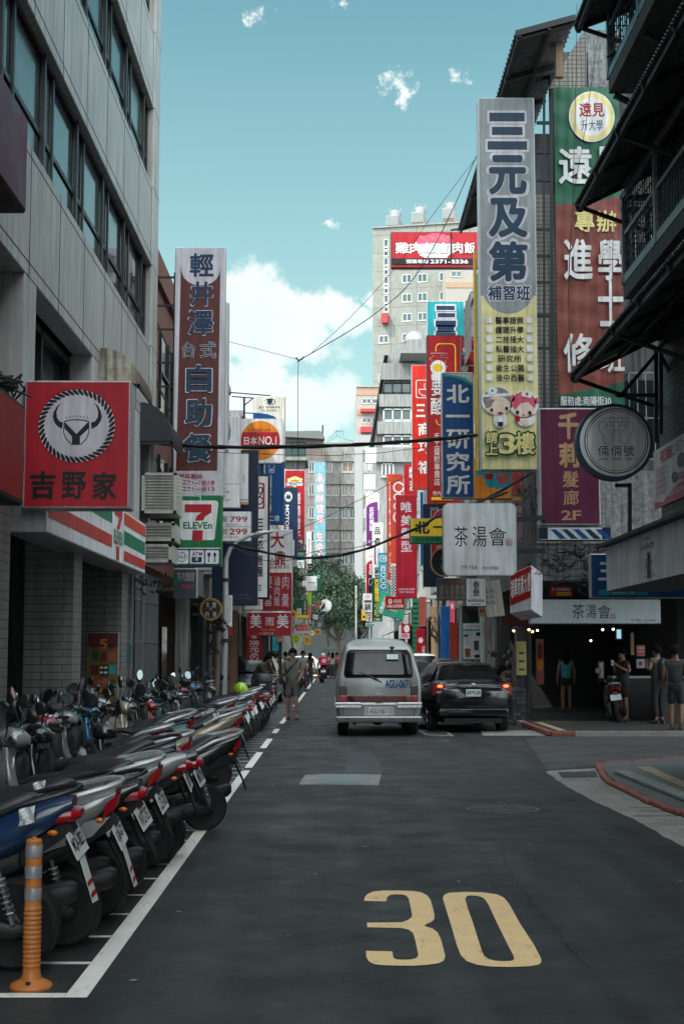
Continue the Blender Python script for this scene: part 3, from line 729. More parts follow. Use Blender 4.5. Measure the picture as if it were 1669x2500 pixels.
for i, (z0, z1, y) in enumerate(((4.22, 4.98, 26.2), (3.72, 4.06, 26.4), (3.32, 3.66, 26.4))):
 r = thing('air_conditioner', ['large pale louvred air-conditioner housing on the office wall', 'flat louvred air-conditioner unit, middle of the stack', 'flat louvred air-conditioner unit, lowest of the stack'][i], 'air conditioner', (-3.2, y, z0), 'air-conditioner housings by the fascia')
 x0, x1 = -3.58, -2.93 - .05 * i
 MB().box((x0, y + .02, z0), (x1, y + 1.0, z1)).build('housing', mat('ivory_metal', (.46, .46, .42), .5, .1, var=.15, streak=.2), r, bevel=.01, seg=1)
 fr = MB(); n = int((z1 - z0) / .055)
 for k in range(1, n): fr.hexa([(x0 + .06, y - .02, z0 + k * .055), (x1 - .06, y - .02, z0 + k * .055), (x1 - .06, y + .03, z0 + k * .055 + .02), (x0 + .06, y + .03, z0 + k * .055 + .02), (x0 + .06, y - .02, z0 + k * .055 + .008), (x1 - .06, y - .02, z0 + k * .055 + .008), (x1 - .06, y + .03, z0 + k * .055 + .028), (x0 + .06, y + .03, z0 + k * .055 + .028)])
 fr.build('louvre', mat('ivory_metal', (1, 1, 1)), r)
 b = MB()
 for a in ((x0, z0, x1, z0 + .05), (x0, z1 - .05, x1, z1), (x0, z0, x0 + .06, z1), (x1 - .06, z0, x1, z1)): b.box((a[0], y - .03, a[1]), (a[2], y + .015, a[3]))
 b.build('surround', mat('ivory_metal', (1, 1, 1)), r)
 if i == 0:
  k = MB()
  for j in range(6): k.bar((x1, y + .1, z1 - .06 - j * .07), (x1 + .42, y + .25, z1 - .16 - j * .05), .012)
  k.bar((x1 + .42, y + .25, z1 - .12), (x1 + .42, y + .25, z1 - .5), .015); k.build('rack', M['white_frame'], r)
BRT = tiles('red_brown_tile', (.21, .075, .05), (.17, .06, .042), (.15, .085, .065), .24, .075, .008, .75, streak=.2)
b2 = thing('tiled_building', 'red-brown tiled building with rounded corner behind the grey office block', 'building', (-3.9, 30, 0))
m = MB(); n = 6
pl = [(-9, 28.25)] + [(-4.35 + .55 * sin(pi / 2 * k / n), 28.8 - .55 * cos(pi / 2 * k / n)) for k in range(n + 1)] + [(-3.8, 38), (-9, 38)]
def pris(mb, plan, z0, z1, gx=0): mb.prism([(p[0] + gx, p[1] - gx, z0) for p in plan], (0, 0, z1 - z0))
pris(m, pl, 3.4, 9.5); m.build('wall', BRT, b2, smooth=30)
m = MB(); pris(m, pl, 9.5, 9.72, .10); pris(m, pl, 9.76, 10.2, .06); m.build('cornice', BRT, b2, smooth=30)
for z in (4.2, 6.9):
 for ya in (30.2, 32.4, 35):
  q = MB().box((-3.8, ya, z), (-3.79, ya + 1.5, z + 1.7)).build('window', M['glass'], b2)
  MB().box((-3.79, ya, z), (-3.74, ya + .06, z + 1.7)).box((-3.79, ya + 1.44, z), (-3.74, ya + 1.5, z + 1.7)).box((-3.79, ya, z + .8), (-3.74, ya + 1.5, z + .85)).build('window_frame', M['win_frame'], q)
sc1 = thing('sign_scaffold', 'black steel frame fixed beside the brown tiled wall holding the tall sign', 'scaffold', (-3.5, 28.9, 4.5)); k = MB()
for z in (4.8, 5.3, 6.0, 6.4, 7.1, 7.6, 8.3, 8.8, 9.4): k.bar((-3.85, 28.75, z), (-3.2, 28.75, z), .04); k.bar((-3.3, 28.75, z), (-3.3, 29.3, z), .04)
for x, y in ((-3.78, 28.75), (-3.3, 28.75), (-3.3, 29.3)): k.bar((x, y, 4.5), (x, y, 9.5), .05)
for z in (4.8, 6.4, 7.6): k.bar((-3.78, 28.75, z + 1.1), (-3.3, 28.75, z), .035)
k.build('scaffold_frame', M['dark_steel'], sc1)
r = thing('wall_sign', 'plum red box sign high on the office wall at the left edge', 'sign', (-3.2, 15, 7.5), 'shop signs along the street')
a = onX(69, 292, -3.05); Yp = a.y; zb = onX(69, 530, -3.05).z; zt = a.z - .9
MB().box((-3.58, Yp - 6, zb), (-3.05, Yp, zt + .9)).build('cabinet', M['dark_steel'], r, bevel=.02, seg=1)
MB().box((-3.05, Yp - 5.97, zb + .03), (-3.045, Yp - .03, zt + .87)).build('face', paint('plum'), r)
MB().box((-3.55, Yp - .0, zb + .03), (-3.08, Yp + .004, zt + .87)).build('end_panel', paint('plum'), r)
a = onX(48, 1235, -3.15); z1_ = onX(48, 985, -3.15).z
r = thing('wall_sign', 'worn red box sign at the left edge beside the bull sign', 'sign', (-3.2, 13, 3), 'shop signs along the street')
MB().box((-3.58, a.y - 5, a.z), (-3.12, a.y, z1_)).build('cabinet', M['dark_steel'], r, bevel=.02, seg=1)
MB().box((-3.12, a.y - 4.97, a.z + .05), (-3.114, a.y - .03, z1_ - .05)).build('face', paint('deepred'), r)
wl = thing('cable_bundle', 'tangle of black cables on top of the worn red sign', 'cables', (-3.3, 14, 4.8), 'cable tangles'); k = MB()
for i in range(14):
 p0 = Vector((-3.4 + rnd.random() * .2, a.y - .7 + rnd.random() * .5, z1_ + .02)); pts = [p0 + Vector((rnd.uniform(-.15, .2), t * .28, .02 + .22 * sin(pi * t) * rnd.random() + rnd.uniform(0, .12))) for t in (0, .25, .5, .75, 1, 1.3)]
 k.tube(pts, .012, 5)
k.build('cable', M['wire'], wl)
tp = onX(214, 1540, -3.9)
def zoo(r, f): pass
_, pf = sign('wall_poster', 'yellow food poster behind glass on the tiled wall between the columns', (213, 1543, 290, 1722), 24.12, .05, 'ochre', [  # poster yellow darkened so its colour carries the arcade shade
 ('p', 'maroon', rect(216, 1546, 287, 1580)), ('t', 'orange', '5', (244, 1560, 262, 1584), 'row', .04), ('t', 'black', '年中慶', (222, 1572, 282, 1586), 'row'),
 ('p', 'darkgreen', rect(226, 1590, 242, 1612)), ('p', 'maroon', rect(246, 1592, 262, 1614)), ('p', 'brick', rect(264, 1592, 281, 1614)), ('p', 'ink', rect(246, 1622, 266, 1652)), ('p', 'maroon', rect(224, 1624, 242, 1648)), ('p', 'turq', rect(268, 1624, 284, 1646)),
 ('p', 'vermilion', ell(240, 1666, 10, 7)), ('p', 'brick', ell(258, 1664, 9, 7)), ('p', 'darkgreen', ell(275, 1666, 9, 8)), ('p', 'white', rect(219, 1680, 240, 1700)), ('p', 'orange', rect(246, 1682, 284, 1690)), ('p', 'paleyellow', ell(250, 1630, 4, 3)), ('p', 'paleyellow', ell(260, 1630, 4, 3)), ('p', 'paleyellow', ell(250, 1642, 4, 3)), ('p', 'paleyellow', ell(260, 1642, 4, 3))], frame='steel', group='posters', cat='poster')
# -- further buildings of both rows
PLA = [mat('plaster_grey', (.26, .265, .26), .8, var=.3, scale=1, streak=.5), mat('plaster_beige', (.33, .29, .25), .8, var=.3, scale=1, streak=.45), tiles('pale_small_tile', (.36, .37, .36), (.32, .33, .325), (.15, .15, .15), .12, .12, .006, .4, 0), mat('plaster_green', (.17, .19, .18), .8, var=.3, scale=1, streak=.5)]
DOORC = [mat('shop_dark', (.03, .034, .036), .7, var=.5, scale=1.2), mat('shop_brown', (.10, .06, .04), .7, var=.4, scale=1.5), mat('shop_teal', (.03, .07, .075), .6, var=.4, scale=1.5), mat('shop_red', (.16, .03, .03), .6, var=.4, scale=1.5)]
def row_house(label, side, X, Y0, Y1, H, wm, dm, awn=True, storey=3.2):
 r = thing('shop_house', label, 'building', (X, (Y0 + Y1) / 2, 0)); s = side
 def bx(mb, xa, xb, *rest): return mb.box((min(X + s * xa, X + s * xb), rest[0], rest[1]), (max(X + s * xa, X + s * xb), rest[2], rest[3]))
 m = MB(); bx(m, 0, 9, Y0, 3.3, Y1 - .02, H); bx(m, 0, .35, Y0, .1, Y0 + .45, 3.3); bx(m, 0, .35, Y1 - .5, .1, Y1 - .03, 3.3)
 m.build('wall', wm, r)
 m = MB(); bx(m, -.06, 9, Y0 - .02, H, Y1, H + .25); m.build('parapet', PLA[0], r)
 m = MB(); bx(m, 1.1, 1.3, Y0, .1, Y1 - .02, 3.3); m.build('shop_front', dm, r)
 m = MB(); bx(m, 1.05, 1.1, (Y0 + Y1) / 2 - .6, .1, (Y0 + Y1) / 2 + .6, 2.4); m.build('door', M['glass'], r)
 nf = max(1, int((H - 3.6) / storey))
 for k in range(nf):
  z = 4.1 + storey * k
  nw = max(1, int((Y1 - Y0) / 3))
  for j in range(nw):
   ya = Y0 + (Y1 - Y0) * (j + .2) / nw; yb = Y0 + (Y1 - Y0) * (j + .8) / nw
   m = MB(); bx(m, -.01, .02, ya, z, yb, z + 1.6); q = m.build('window', M['glass'], r)
   m = MB()
   for y in (ya, (ya + yb) / 2, yb - .06): bx(m, -.06, -.01, y, z, y + .06, z + 1.6)
   bx(m, -.07, -.01, ya, z - .08, yb, z); bx(m, -.06, -.01, ya, z + 1.54, yb, z + 1.6); m.build('window_frame', M['white_frame'] if (k + j) % 2 else M['aluminium'], q)
   if rnd.random() < .55:
    m = MB(); o_ = .45
    for i in range(7):
     y = ya + (yb - ya) * i / 6; bx(m, -o_, -o_ + .02, y, z - .1, y + .02, z + 1.5)
    for zz_ in (z - .1, z + .5, z + 1.5): bx(m, -o_, 0, ya, zz_, ya + .02, zz_ + .03); bx(m, -o_, 0, yb, zz_, yb + .02, zz_ + .03); bx(m, -o_, -o_ + .02, ya, zz_, yb, zz_ + .03)
    bx(m, -o_, 0, ya, z - .12, yb, z - .1); m.build('window_cage', M['steel'], r)
   else:
    m = MB(); bx(m, -.55, -.08, ya, z - .2, ya + .75, z + .38); q = m.build('air_conditioner_unit', M['white_frame'], r)
 if awn:
  m = MB(); m.hexa([(X, Y0 + .2, 3.25), (X - s * .9, Y0 + .2, 2.85), (X - s * .9, Y1 - .3, 2.85), (X, Y1 - .3, 3.25), (X, Y0 + .2, 3.28), (X - s * .9, Y0 + .2, 2.88), (X - s * .9, Y1 - .3, 2.88), (X, Y1 - .3, 3.28)]); m.build('canopy', M['dark_steel'], r)
 return r
LY = [(38.05, 45, 10.5, 0, 1), (45, 52, 11.2, 1, 0), (52, 59, 10.2, 3, 2), (59, 67, 11.6, 0, 3), (67, 76, 9.4, 2, 0), (76, 85, 10.5, 1, 1), (85, 95, 11.2, 0, 2), (95, 103.5, 10.2, 2, 0)]
ad = ['dim grey', 'beige', 'dark greenish', 'soot-streaked grey', 'pale tiled', 'brownish', 'weathered grey', 'small-tiled']
for i, (a, b, H, w_, d_) in enumerate(LY): row_house(f'{ad[i]} narrow shop house on the left, ' + ['next to', 'second past', 'third past', 'fourth past', 'fifth past', 'sixth past', 'seventh past', 'eighth past'][i] + ' the brown tiled building', -1, -3.9, a, b, H, PLA[w_], DOORC[d_])
RY = [(42, 50, 12.6, 3, 0), (50, 58, 12.2, 0, 2), (58, 66, 11, 1, 3), (66, 75, 11.5, 2, 1), (75, 84, 10.4, 0, 0), (84, 94, 11, 1, 2), (94, 103.5, 10, 3, 3)]
ad = ['dark greenish', 'soot-streaked', 'beige', 'pale tiled', 'grey', 'brownish', 'dull green']
for i, (a, b, H, w_, d_) in enumerate(RY): row_house(f'{ad[i]} narrow shop house on the right, ' + ['next to', 'second past', 'third past', 'fourth past', 'fifth past', 'sixth past', 'seventh past'][i] + ' the corner tea shop building', 1, 4.35, a, b, H, PLA[w_], DOORC[d_])
# -- corner building with the tea shop (right, beyond the side street)
MOS = tiles('mosaic_tile', (.30, .29, .26), (.25, .245, .22), (.08, .08, .075), .10, .10, .012, .45, 0, streak=.4)
DARKWALL = mat('sooty_render', (.115, .12, .12), .85, var=.4, scale=1.2, streak=.6)
MOTT = mat('mottled_concrete', (.30, .31, .31), .85, var=.75, scale=9, streak=.4)
cb_ = thing('corner_building', 'sooty corner building with tin roof above the tea shop arcade', 'building', (5, 33, 0))
WY, WX = 30.6, 4.35
m = MB(); m.box((WX, WY, 3.3), (15, WY + .3, 13.2)); m.box((WX, WY + .3, 3.3), (WX + .3, 42, 13.2)); m.box((WX, 41.7, 3.3), (15, 42, 13.2))
m.box((4.85, WY, 13.2), (15, WY + .3, 15.1)); m.build('wall', DARKWALL, cb_)
m = MB(); m.prism([(WX + .05, WY - .03, 4), (WX + .62, WY - .03, 4), (WX + .62, WY - .03, 11.8), (WX + .05, WY - .03, 11.8)], (0, .03, 0)); m.prism([onY(x, y, WY - .035) for x, y in ((1338, 216), (1346, 200), (1425, 74), (1431, 74), (1431, 216))], (0, .03, 0))
m.build('mosaic_cladding', MOS, cb_)
a, b = onY(1432, 76, WY), onY(1510, 216, WY)
MB().box((a.x, WY - .06, b.z), (b.x, WY - .002, a.z)).build('parapet', MOTT, cb_)
MB().box((5.4, WY - .03, 4.0), (8.6, WY - .001, 5.6)).build('bare_render', MOTT, cb_)
for x, y in ((WX + .02, 34.0), (WX + .02, 38.2), (WX + .02, 41.4), (10.2, WY + .02)): MB().box((x, y, .1), (x + .36, y + .4, 3.2)).build('column', DARKWALL, cb_)
MB().box((WX, WY, 3.2), (15, 42, 3.29)).build('arcade_ceiling', DARKWALL, cb_)
TIN = mat('old_tin', (.17, .175, .17), .6, .35, var=.45, scale=2.5, streak=.5)
def tin(name_parent, a, b, c_, d, waves, amp=.035, m=None, name='tin_roof'):
 a, b, c_, d = map(Vector, (a, b, c_, d)); nn = (b - a).cross(d - a).normalized(); k = waves * 4; lo, hi = [], []
 for i in range(k + 1):
  o = nn * (amp * sin(i * pi / 2)); lo.append(a.lerp(b, i / k) + o); hi.append(d.lerp(c_, i / k) + o)
 mb = MB(); mb.add(lo + hi, [(i, i + 1, k + 2 + i, k + 1 + i) for i in range(k)])
 o = mb.build(name, m or TIN, name_parent, smooth='all')
 md = o.modifiers.new('thickness', 'SOLIDIFY'); md.thickness = .006
 return o
e0 = onY(1218, 238, 30.6); e1 = onY(1266, 52, 27.8); h1 = onY(1412, 14, 27.8)
ez = (e0.z + e1.z) / 2; ex = e0.x
tin(cb_, (ex, 27.8, ez), (ex, 41.5, ez), (ex + 1.25, 41.5, ez + .36), (ex + 1.25, 27.8, ez + .36), 60)
m = MB()
for y in (27.9, 30, 32, 35, 38, 41): m.bar((ex + .05, y, ez - .09), (ex + 1.25, y, ez + .27), .08, .1)
m.bar((ex + .1, 27.8, ez - .06), (ex + .1, 41.4, ez - .06), .07); m.bar((ex + .7, 27.8, ez + .1), (ex + .7, 41.4, ez + .1), .07)
m.bar((ex + .02, 27.8, ez - .02), (ex + 1.25, 27.8, ez + .33), .05, .12)
m.build('roof_frame', M['dark_steel'], cb_)
pp = onY(1362, 75, 29.0); p2 = onY(1360, 190, 29.0)
MB().bar((pp.x, 29, p2.z), (pp.x, 29, pp.z), .15).build('post', mat('tan_post', (.35, .25, .16), .7, var=.3), cb_)
for k, z in enumerate((4.3, 7.4, 10.2)):
 for ya in (32.4, 36.0, 39.2):
  q = MB().box((WX - .01, ya, z), (WX + .02, ya + 2, z + 1.7)).build('window', M['glass'], cb_)
  m = MB()
  for i in range(9): m.box((WX - .5, ya + 2 * i / 8, z - .1), (WX - .48, ya + 2 * i / 8 + .02, z + 1.6))
  for zz_ in (z - .1, z + .7, z + 1.6): m.box((WX - .5, ya, zz_), (WX - .48, ya + 2.02, zz_ + .03)); m.box((WX - .5, ya, zz_), (WX, ya + .02, zz_ + .03)); m.box((WX - .5, ya + 2, zz_), (WX, ya + 2.02, zz_ + .03))
  m.build('window_cage', M['steel'], cb_)
for x0, z, ww in ((6.4, 5.9, 2.0), (6.6, 9.0, 2.0), (9.0, 5.9, 2.0)):
 q = MB().box((x0, WY - .03, z), (x0 + ww, WY - .002, z + 1.7)).build('window', M['glass'], cb_)
 m = MB()
 for i in range(12): m.box((x0 + ww * i / 11, WY - .3, z - .1), (x0 + ww * i / 11 + .02, WY - .28, z + 1.8))
 for zz_ in (z - .1, z + .8, z + 1.8): m.box((x0, WY - .3, zz_), (x0 + ww, WY - .27, zz_ + .03)); m.box((x0, WY - .3, zz_), (x0 + .03, WY, zz_ + .03)); m.box((x0 + ww, WY - .3, zz_), (x0 + ww + .03, WY, zz_ + .03))
 m.build('window_cage', M['steel'], cb_)
TS = mat('shop_interior_panel', (.03, .033, .033), .6, var=.4, scale=2)
m = MB(); m.box((WX + .6, 41.0, .1), (15, 41.2, 3.2)); m.box((8.2, 33.9, .1), (15, 34.1, 3.2)); m.box((8.2, 34.1, .1), (8.3, 41, 3.2)); m.build('shop_wall', TS, cb_)
ct = thing('shop_counter', 'dark tea shop counter with pale menu boards under the arcade', 'counter', (7.6, 33, .1))
m = MB(); m.box((6.55, 33.2, .1), (8.2, 33.8, 1.05)); m.box((7.2, 31.6, .1), (10.5, 32.2, 1.0)); m.build('counter_body', mat('counter_dark', (.03, .033, .035), .45, var=.3), ct, bevel=.01)
MB().box((6.5, 33.15, 1.05), (8.2, 33.85, 1.1)).build('counter_top', M['aluminium'], ct)
def board(name, lab, box, Y, col, items=(), d=.05, cat='board', frame='dgrey', grp='boards of the tea shop'): return sign(name, lab, box, Y, d, col, items, frame=frame, rim=1.2, group=grp, cat=cat)
board('menu_board', 'narrow cream menu board leaning by the dark arcade opening', (1258, 1565, 1285, 1650), 33.9, 'paleyellow', [('p', 'dgrey', rect(1265, 1592, 1279, 1597)), ('p', 'dgrey', rect(1265, 1612, 1279, 1617)), ('p', 'dgrey', rect(1265, 1632, 1279, 1637))])
board('food_poster', 'tall reddish food poster on the arcade pillar', (1307, 1560, 1327, 1672), 35.2, 'brick', [('p', 'orange', ell(1317, 1622, 8, 16)), ('p', 'maroon', ell(1317, 1590, 7, 20))])
board('notice_board', 'pale notice with two lines hung beside the orange door', (1551, 1574, 1574, 1603), 33.4, 'pink', [('p', 'grey', rect(1554, 1580, 1571, 1584)), ('p', 'grey', rect(1554, 1589, 1571, 1592))])
board('notice_board', 'lower pale notice under another notice beside the orange door', (1551, 1608, 1574, 1632), 33.4, 'lilac', [('p', 'brick', ell(1562, 1620, 5, 6))])
board('menu_board', 'slim tan strip of menu left of the notices', (1537, 1544, 1547, 1600), 33.4, 'tan')
board('price_board', 'framed pale price board standing on the tea counter', (1458, 1614, 1474, 1658), 33.0, 'dgrey', [('p', 'lilac', rect(1461, 1617, 1471, 1655))])
m = MB(); m.box((8.55, 33.6, .1), (8.75, 33.86, 3.2)); m.box((8.95, 33.6, .1), (9.05, 33.86, 3.2)); o = m.build('door_frame', mat('orange_wood', (.33, .15, .06), .6, var=.3, scale=3), cb_)
scn = thing('wall_screen', 'small glowing blue-white screen under the lit tea shop sign', 'screen', (7.3, 33.0, 2.2)); a, b = onY(1504, 1537, 33.0), onY(1515, 1559, 33.0)
MB().box((a.x - .03, 33.0, b.z - .03), (b.x + .03, 33.06, a.z + .03)).build('casing', M['black_plastic'], scn); MB().box((a.x, 32.994, b.z), (b.x, 33.0, a.z)).build('display', mat('lit_display', (.25, .42, .5), .4, emit=.7, var=.4, scale=12), scn)
LIT = mat('lit_bulb', (1, .62, .28), .4, emit=5, var=0)
LITW = mat('lit_white_bulb', (1, .93, .78), .4, emit=4, var=0)
for i, (x, y, Y, mm) in enumerate(((1253, 1540, 34, 0), (1290, 1537, 34, 0), (1299, 1542, 34, 0), (1311, 1539, 34, 0), (1470, 1537, 33, 1), (1495.5, 1536, 33, 1), (1441, 1564, 35.5, 0))):
 p = onY(x, y, Y); r = thing('pendant_lamp', ['amber pendant bulb at the far left of the arcade ceiling', 'amber pendant bulb, first of the cluster over the arcade', 'amber pendant bulb, lowest of the cluster over the arcade', 'amber pendant bulb, last of the cluster over the arcade', 'round white lamp bulb left under the lit tea sign', 'round white lamp bulb right under the lit tea sign', 'small dim orange lamp inside the dark shop'][i], 'lamp', p, 'lamps of the arcade')
 MB().ball(p, .026, .026, .03, 10, 6).build('bulb', LITW if mm else LIT, r, smooth=True)
 MB().lathe([(.07, .02), (.03, .07), (.012, .1), (.012, .14)], p, n=10).tube([p + Vector((0, 0, .14)), (p.x, p.y, 3.25)], .006, 5).build('lamp_shade', M['dark_steel'], r)
p = onY(1200, 1600, 37)
st = thing('arcade_clutter', 'dim pale bags and bottles hanging at the dark arcade opening', 'goods', (p.x, 37, .1))
m = MB()
for i in range(26):
 q = onY(rnd.uniform(1190, 1250), rnd.uniform(1590, 1690), 37 + rnd.random()); s = rnd.uniform(.03, .09); m.ball(q, s, s, s * 1.4, 7, 5)
m.build('goods', mat('dim_goods', (.10, .105, .10), .7, var=.6, scale=6), st, smooth=True)
# -- near right building
nb = thing('corner_house', 'dark old house at the right edge with caged balconies and tin awnings', 'building', (4.7, 12, 0))
NX, NY = 4.75, 20.4
BRG = tiles('grey_strip_brick', (.17, .165, .17), (.14, .137, .14), (.04, .04, .04), .30, .085, .009, .6)
m = MB(); m.box((NX, -8, 3.1), (13, NY, 16.5)); m.box((NX, -8, .09), (NX + .3, 13, 3.1)); m.box((NX + 2, 13, .09), (13, NY - .2, 3.1))
m.build('wall', BRG, nb)
for z in (5.9, 8.9, 11.8):
 for ya in (11.5, 15.5):
  q = MB().box((NX - .01, ya, z), (NX + .02, ya + 3, z + 1.8)).build('window', M['glass'], nb)
  f = MB(); f.box((NX - .06, ya, z), (NX - .01, ya + .06, z + 1.8)); f.box((NX - .06, ya + 1.5, z), (NX - .01, ya + 1.56, z + 1.8)); f.box((NX - .06, ya + 2.94, z), (NX - .01, ya + 3, z + 1.8)); f.build('window_frame', M['win_frame'], q)
def awning(label, tip, Ye, Y0, out_w, rise):
 t = onY(*tip, Ye); r = thing('tin_awning', label, 'awning', (t.x + .5, (Ye + Y0) / 2, t.z), 'tin awnings of the corner house')
 tin(r, (t.x, Y0, t.z), (t.x, Ye, t.z), (t.x + out_w, Ye, t.z + rise), (t.x + out_w, Y0, t.z + rise), int((Ye - Y0) / .09), .02, TIN, 'tin_sheet')
 m = MB()
 y = Ye - .06
 while y > Y0: m.bar((t.x + .02, y, t.z - .06), (t.x + out_w, y, t.z + rise - .06), .05, .07); y -= 1.5
 m.bar((t.x + .08, Ye, t.z - .05), (t.x + .08, Y0, t.z - .05), .06, .09); m.bar((t.x + out_w * .55, Ye, t.z + rise * .55 - .05), (t.x + out_w * .55, Y0, t.z + rise * .55 - .05), .06)
 for yy in (Ye - .1, Ye - 3): m.bar((t.x + .1, yy, t.z - .06), (t.x + out_w, yy, t.z - .5), .05)
 m.build('awning_frame', M['dark_steel'], r)
 return t
t1 = awning('upper long tin awning whose ragged eave crosses the green banner', (1400, 503), 20.4, 13.0, 1.3, .62)
t2 = awning('lower long tin awning under the caged balcony beside the round sign', (1388, 920), 20.4, 13.0, 1.35, .66)
t3 = awning('topmost tin awning at the upper right edge against the sky', (1398, 66), 20.4, 14.0, 1.35, .5)
def cage(name, label, x0, Ya, Yb, z0, z1, floor_m, bars_m, mesh=False, top=True):
 r = thing(name, label, 'balcony', (x0 + .3, (Ya + Yb) / 2, z0)); f = MB()
 for y in [Ya + (Yb - Ya) * k / 4 for k in range(5)]: f.box((x0, y - .05, z0), (x0 + .10, y + .05, z1))
 f.box((x0 + .01, Ya, z1 - .09), (x0 + .09, Yb + .04, z1)); f.box((x0 + .01, Ya, z0), (x0 + .09, Yb + .04, z0 + .12)); f.box((x0 + .02, Ya, z0 + (z1 - z0) * .52), (x0 + .08, Yb, z0 + (z1 - z0) * .52 + .06))
 for z in (z0, z1 - .09, z0 + (z1 - z0) * .80): f.box((x0, Yb - .02, z), (NX, Yb + .05, z + .07))
 f.box((x0 + .35, Yb - .02, z0), (x0 + .42, Yb + .05, z1)); f.build('frame', floor_m, r)
 b = MB(); n = int((Yb - Ya) / .14)
 for k in range(n): y = Ya + (Yb - Ya) * k / n; b.box((x0 + .03, y, z0 + .1), (x0 + .045, y + .014, z1 - .05))
 for k in range(1, 9): z = z0 + (z1 - z0) * k / 9; b.box((x0 + .03, Ya, z), (x0 + .042, Yb, z + .012)); b.box((x0 + .05, Yb, z), (NX, Yb + .014, z + .012))
 for k in range(6): x = x0 + .1 + (NX - x0 - .1) * k / 6; b.box((x, Yb, z0 + .1), (x + .014, Yb + .014, z1 - .05))
 b.build('bar', bars_m, r)
 MB().box((x0 + .02, Ya, z0 - .22), (NX, Yb + .03, z0)).build('floor_slab', mat('slab_dark', (.10, .11, .11), .8, var=.4, scale=3, streak=.4), r)
 g_ = MB()
 for k in range(5): y = Ya + (Yb - Ya) * k / 4; g_.bar((x0 + .1, y, z0 - .25), (NX, y, z0 - .55), .09, .07)
 g_.build('support', M['dark_steel'], r)
 return r
q0 = onY(1514, 473, 20.3); q1 = onY(1517, 694, 20.3)
cage('caged_balcony', 'grey steel caged balcony between the two tin awnings at right', q0.x, 12.0, 20.3, q1.z, q0.z, mat('grey_green_steel', (.30, .35, .35), .55, .4, var=.3, scale=5), M['dark_steel'])
q0 = onY(1477, -40, 20.3); q1 = onY(1477, 208, 20.3)
cage('mesh_balcony', 'blue-grey railed upper balcony with wire mesh at the top right corner', q0.x, 12.0, 20.3, q1.z + .1, q0.z, mat('blue_steel', (.20, .32, .40), .55, .4, var=.3, scale=5), M['dark_steel'])
pt = thing('sign_bracket', 'angular steel bracket holding the round white sign to the corner house', 'bracket', (4.3, 19.6, 4.5)); m = MB()
for a, b in (((1500, 965), (1600, 965)), ((1600, 855), (1600, 1080)), ((1510, 970), (1600, 865)), ((1612, 862), (1612, 1060)), ((1600, 855), (1665, 800)), ((1612, 870), (1668, 965)), ((1500, 1185), (1536, 1185)), ((1536, 1180), (1536, 1420))): m.bar(onY(*a, 19.75), onY(*b, 19.75), .05)
m.build('bracket_frame', M['dark_steel'], pt)
A0, A1, B0, B1 = onX(1478, 1335, 3.86), onX(1669, 1262, 3.86), onX(1480, 1443, 3.86), onX(1669, 1404, 3.86)
yF, yN = A0.y, A1.y - 5; zt, zb_ = (A0.z + A1.z) / 2, (B0.z + B1.z) / 2
r = thing('shop_fascia', 'white shop fascia with a small dark tree emblem at the right edge', 'sign', (4.2, (yF + yN) / 2, zb_))
MB().box((3.865, yN, zb_), (4.75, yF, zt)).build('cabinet', M['dark_steel'], r)
MB().box((3.86, yN, zb_ + .01), (3.864, yF, zt - .01)).build('face', paint('white'), r)
MB().box((3.865, yF, zb_), (4.7, yF + .006, zt)).build('end_panel', paint('navy'), r)
MB().hexa([(3.75, yN, zt), (4.75, yN, zt), (4.75, yF + .1, zt), (3.75, yF + .1, zt), (3.75, yN, zt + .04), (4.75, yN, zt + .25), (4.75, yF + .1, zt + .25), (3.75, yF + .1, zt + .04)]).build('canopy', M['dark_steel'], r)
lf = Face((3.86, yF, zt), (3.86, A1.y, zt), (3.86, yF, zb_), (1478, 1300, 1669, 1430)); lf.n = Vector((-1, 0, 0))
tr_ = [('t', 'black', 'YA MEI', (1579, 1316, 1596, 1321), 'row'), ('t', 'black', "LIANG'S", (1574, 1332, 1606, 1345), 'row', .02), ('t', 'grey', '兩口', (1570, 1374, 1577, 1390), 'col'), ('t', 'grey', '商號', (1606, 1372, 1613, 1388), 'col'), ('p', 'black', [(1589, 1420), (1592, 1370), (1590, 1358), (1594, 1352), (1597, 1360), (1595, 1370), (1598, 1420)])]
for i in range(90):
 t = rnd.random(); y = 1362 + 56 * t; hw = 2 + 14 * t ** .8; x = 1593.5 + rnd.uniform(-hw, hw); tr_.append(('p', 'black', ell(x, y, .8, 1.3, 6)))
decorate(r, lf, tr_, .004)
pa, pb_, pc = onX(1592, 1104, NX - .04), onX(1669, 1085, NX - .04), onX(1592, 1245, NX - .04)
r = thing('wall_poster', 'white and crimson menu poster on the grey brick wall of the corner house', 'poster', (NX, pa.y, pc.z), 'posters')
MB().box((NX - .03, pb_.y, pc.z), (NX - .002, pa.y, pa.z)).build('board', paint('white'), r)
f = Face((NX - .03, pa.y, pa.z), (NX - .03, pb_.y, pa.z), (NX - .03, pa.y, pc.z), (0, 0, 100, 100)); f.n = Vector((-1, 0, 0))
it = [('p', 'rose', [(0, 88), (30, 94), (60, 80), (100, 72), (100, 100), (0, 100)]), ('t', 'rose', '花蓮', (22, 5, 60, 28), 'row', .03), ('s', 'rose', ell(70, 18, 9, 8, 20), 1.2), ('s', 'rose', ell(86, 16, 9, 8, 20), 1.2), ('t', 'white', '(02)2375-3743', (48, 82, 98, 92), 'row'), ('p', 'dgrey', ell(88, 40, 10, 12)), ('p', 'dgrey', ell(68, 62, 8, 9)), ('p', 'rose', rect(80, 60, 96, 70))]
for k in range(5):
 it.append(('t', 'rose', '原味蛋餅', (10, 33 + 10 * k, 42, 41 + 10 * k), 'row', 0))
decorate(r, f, it, .004)
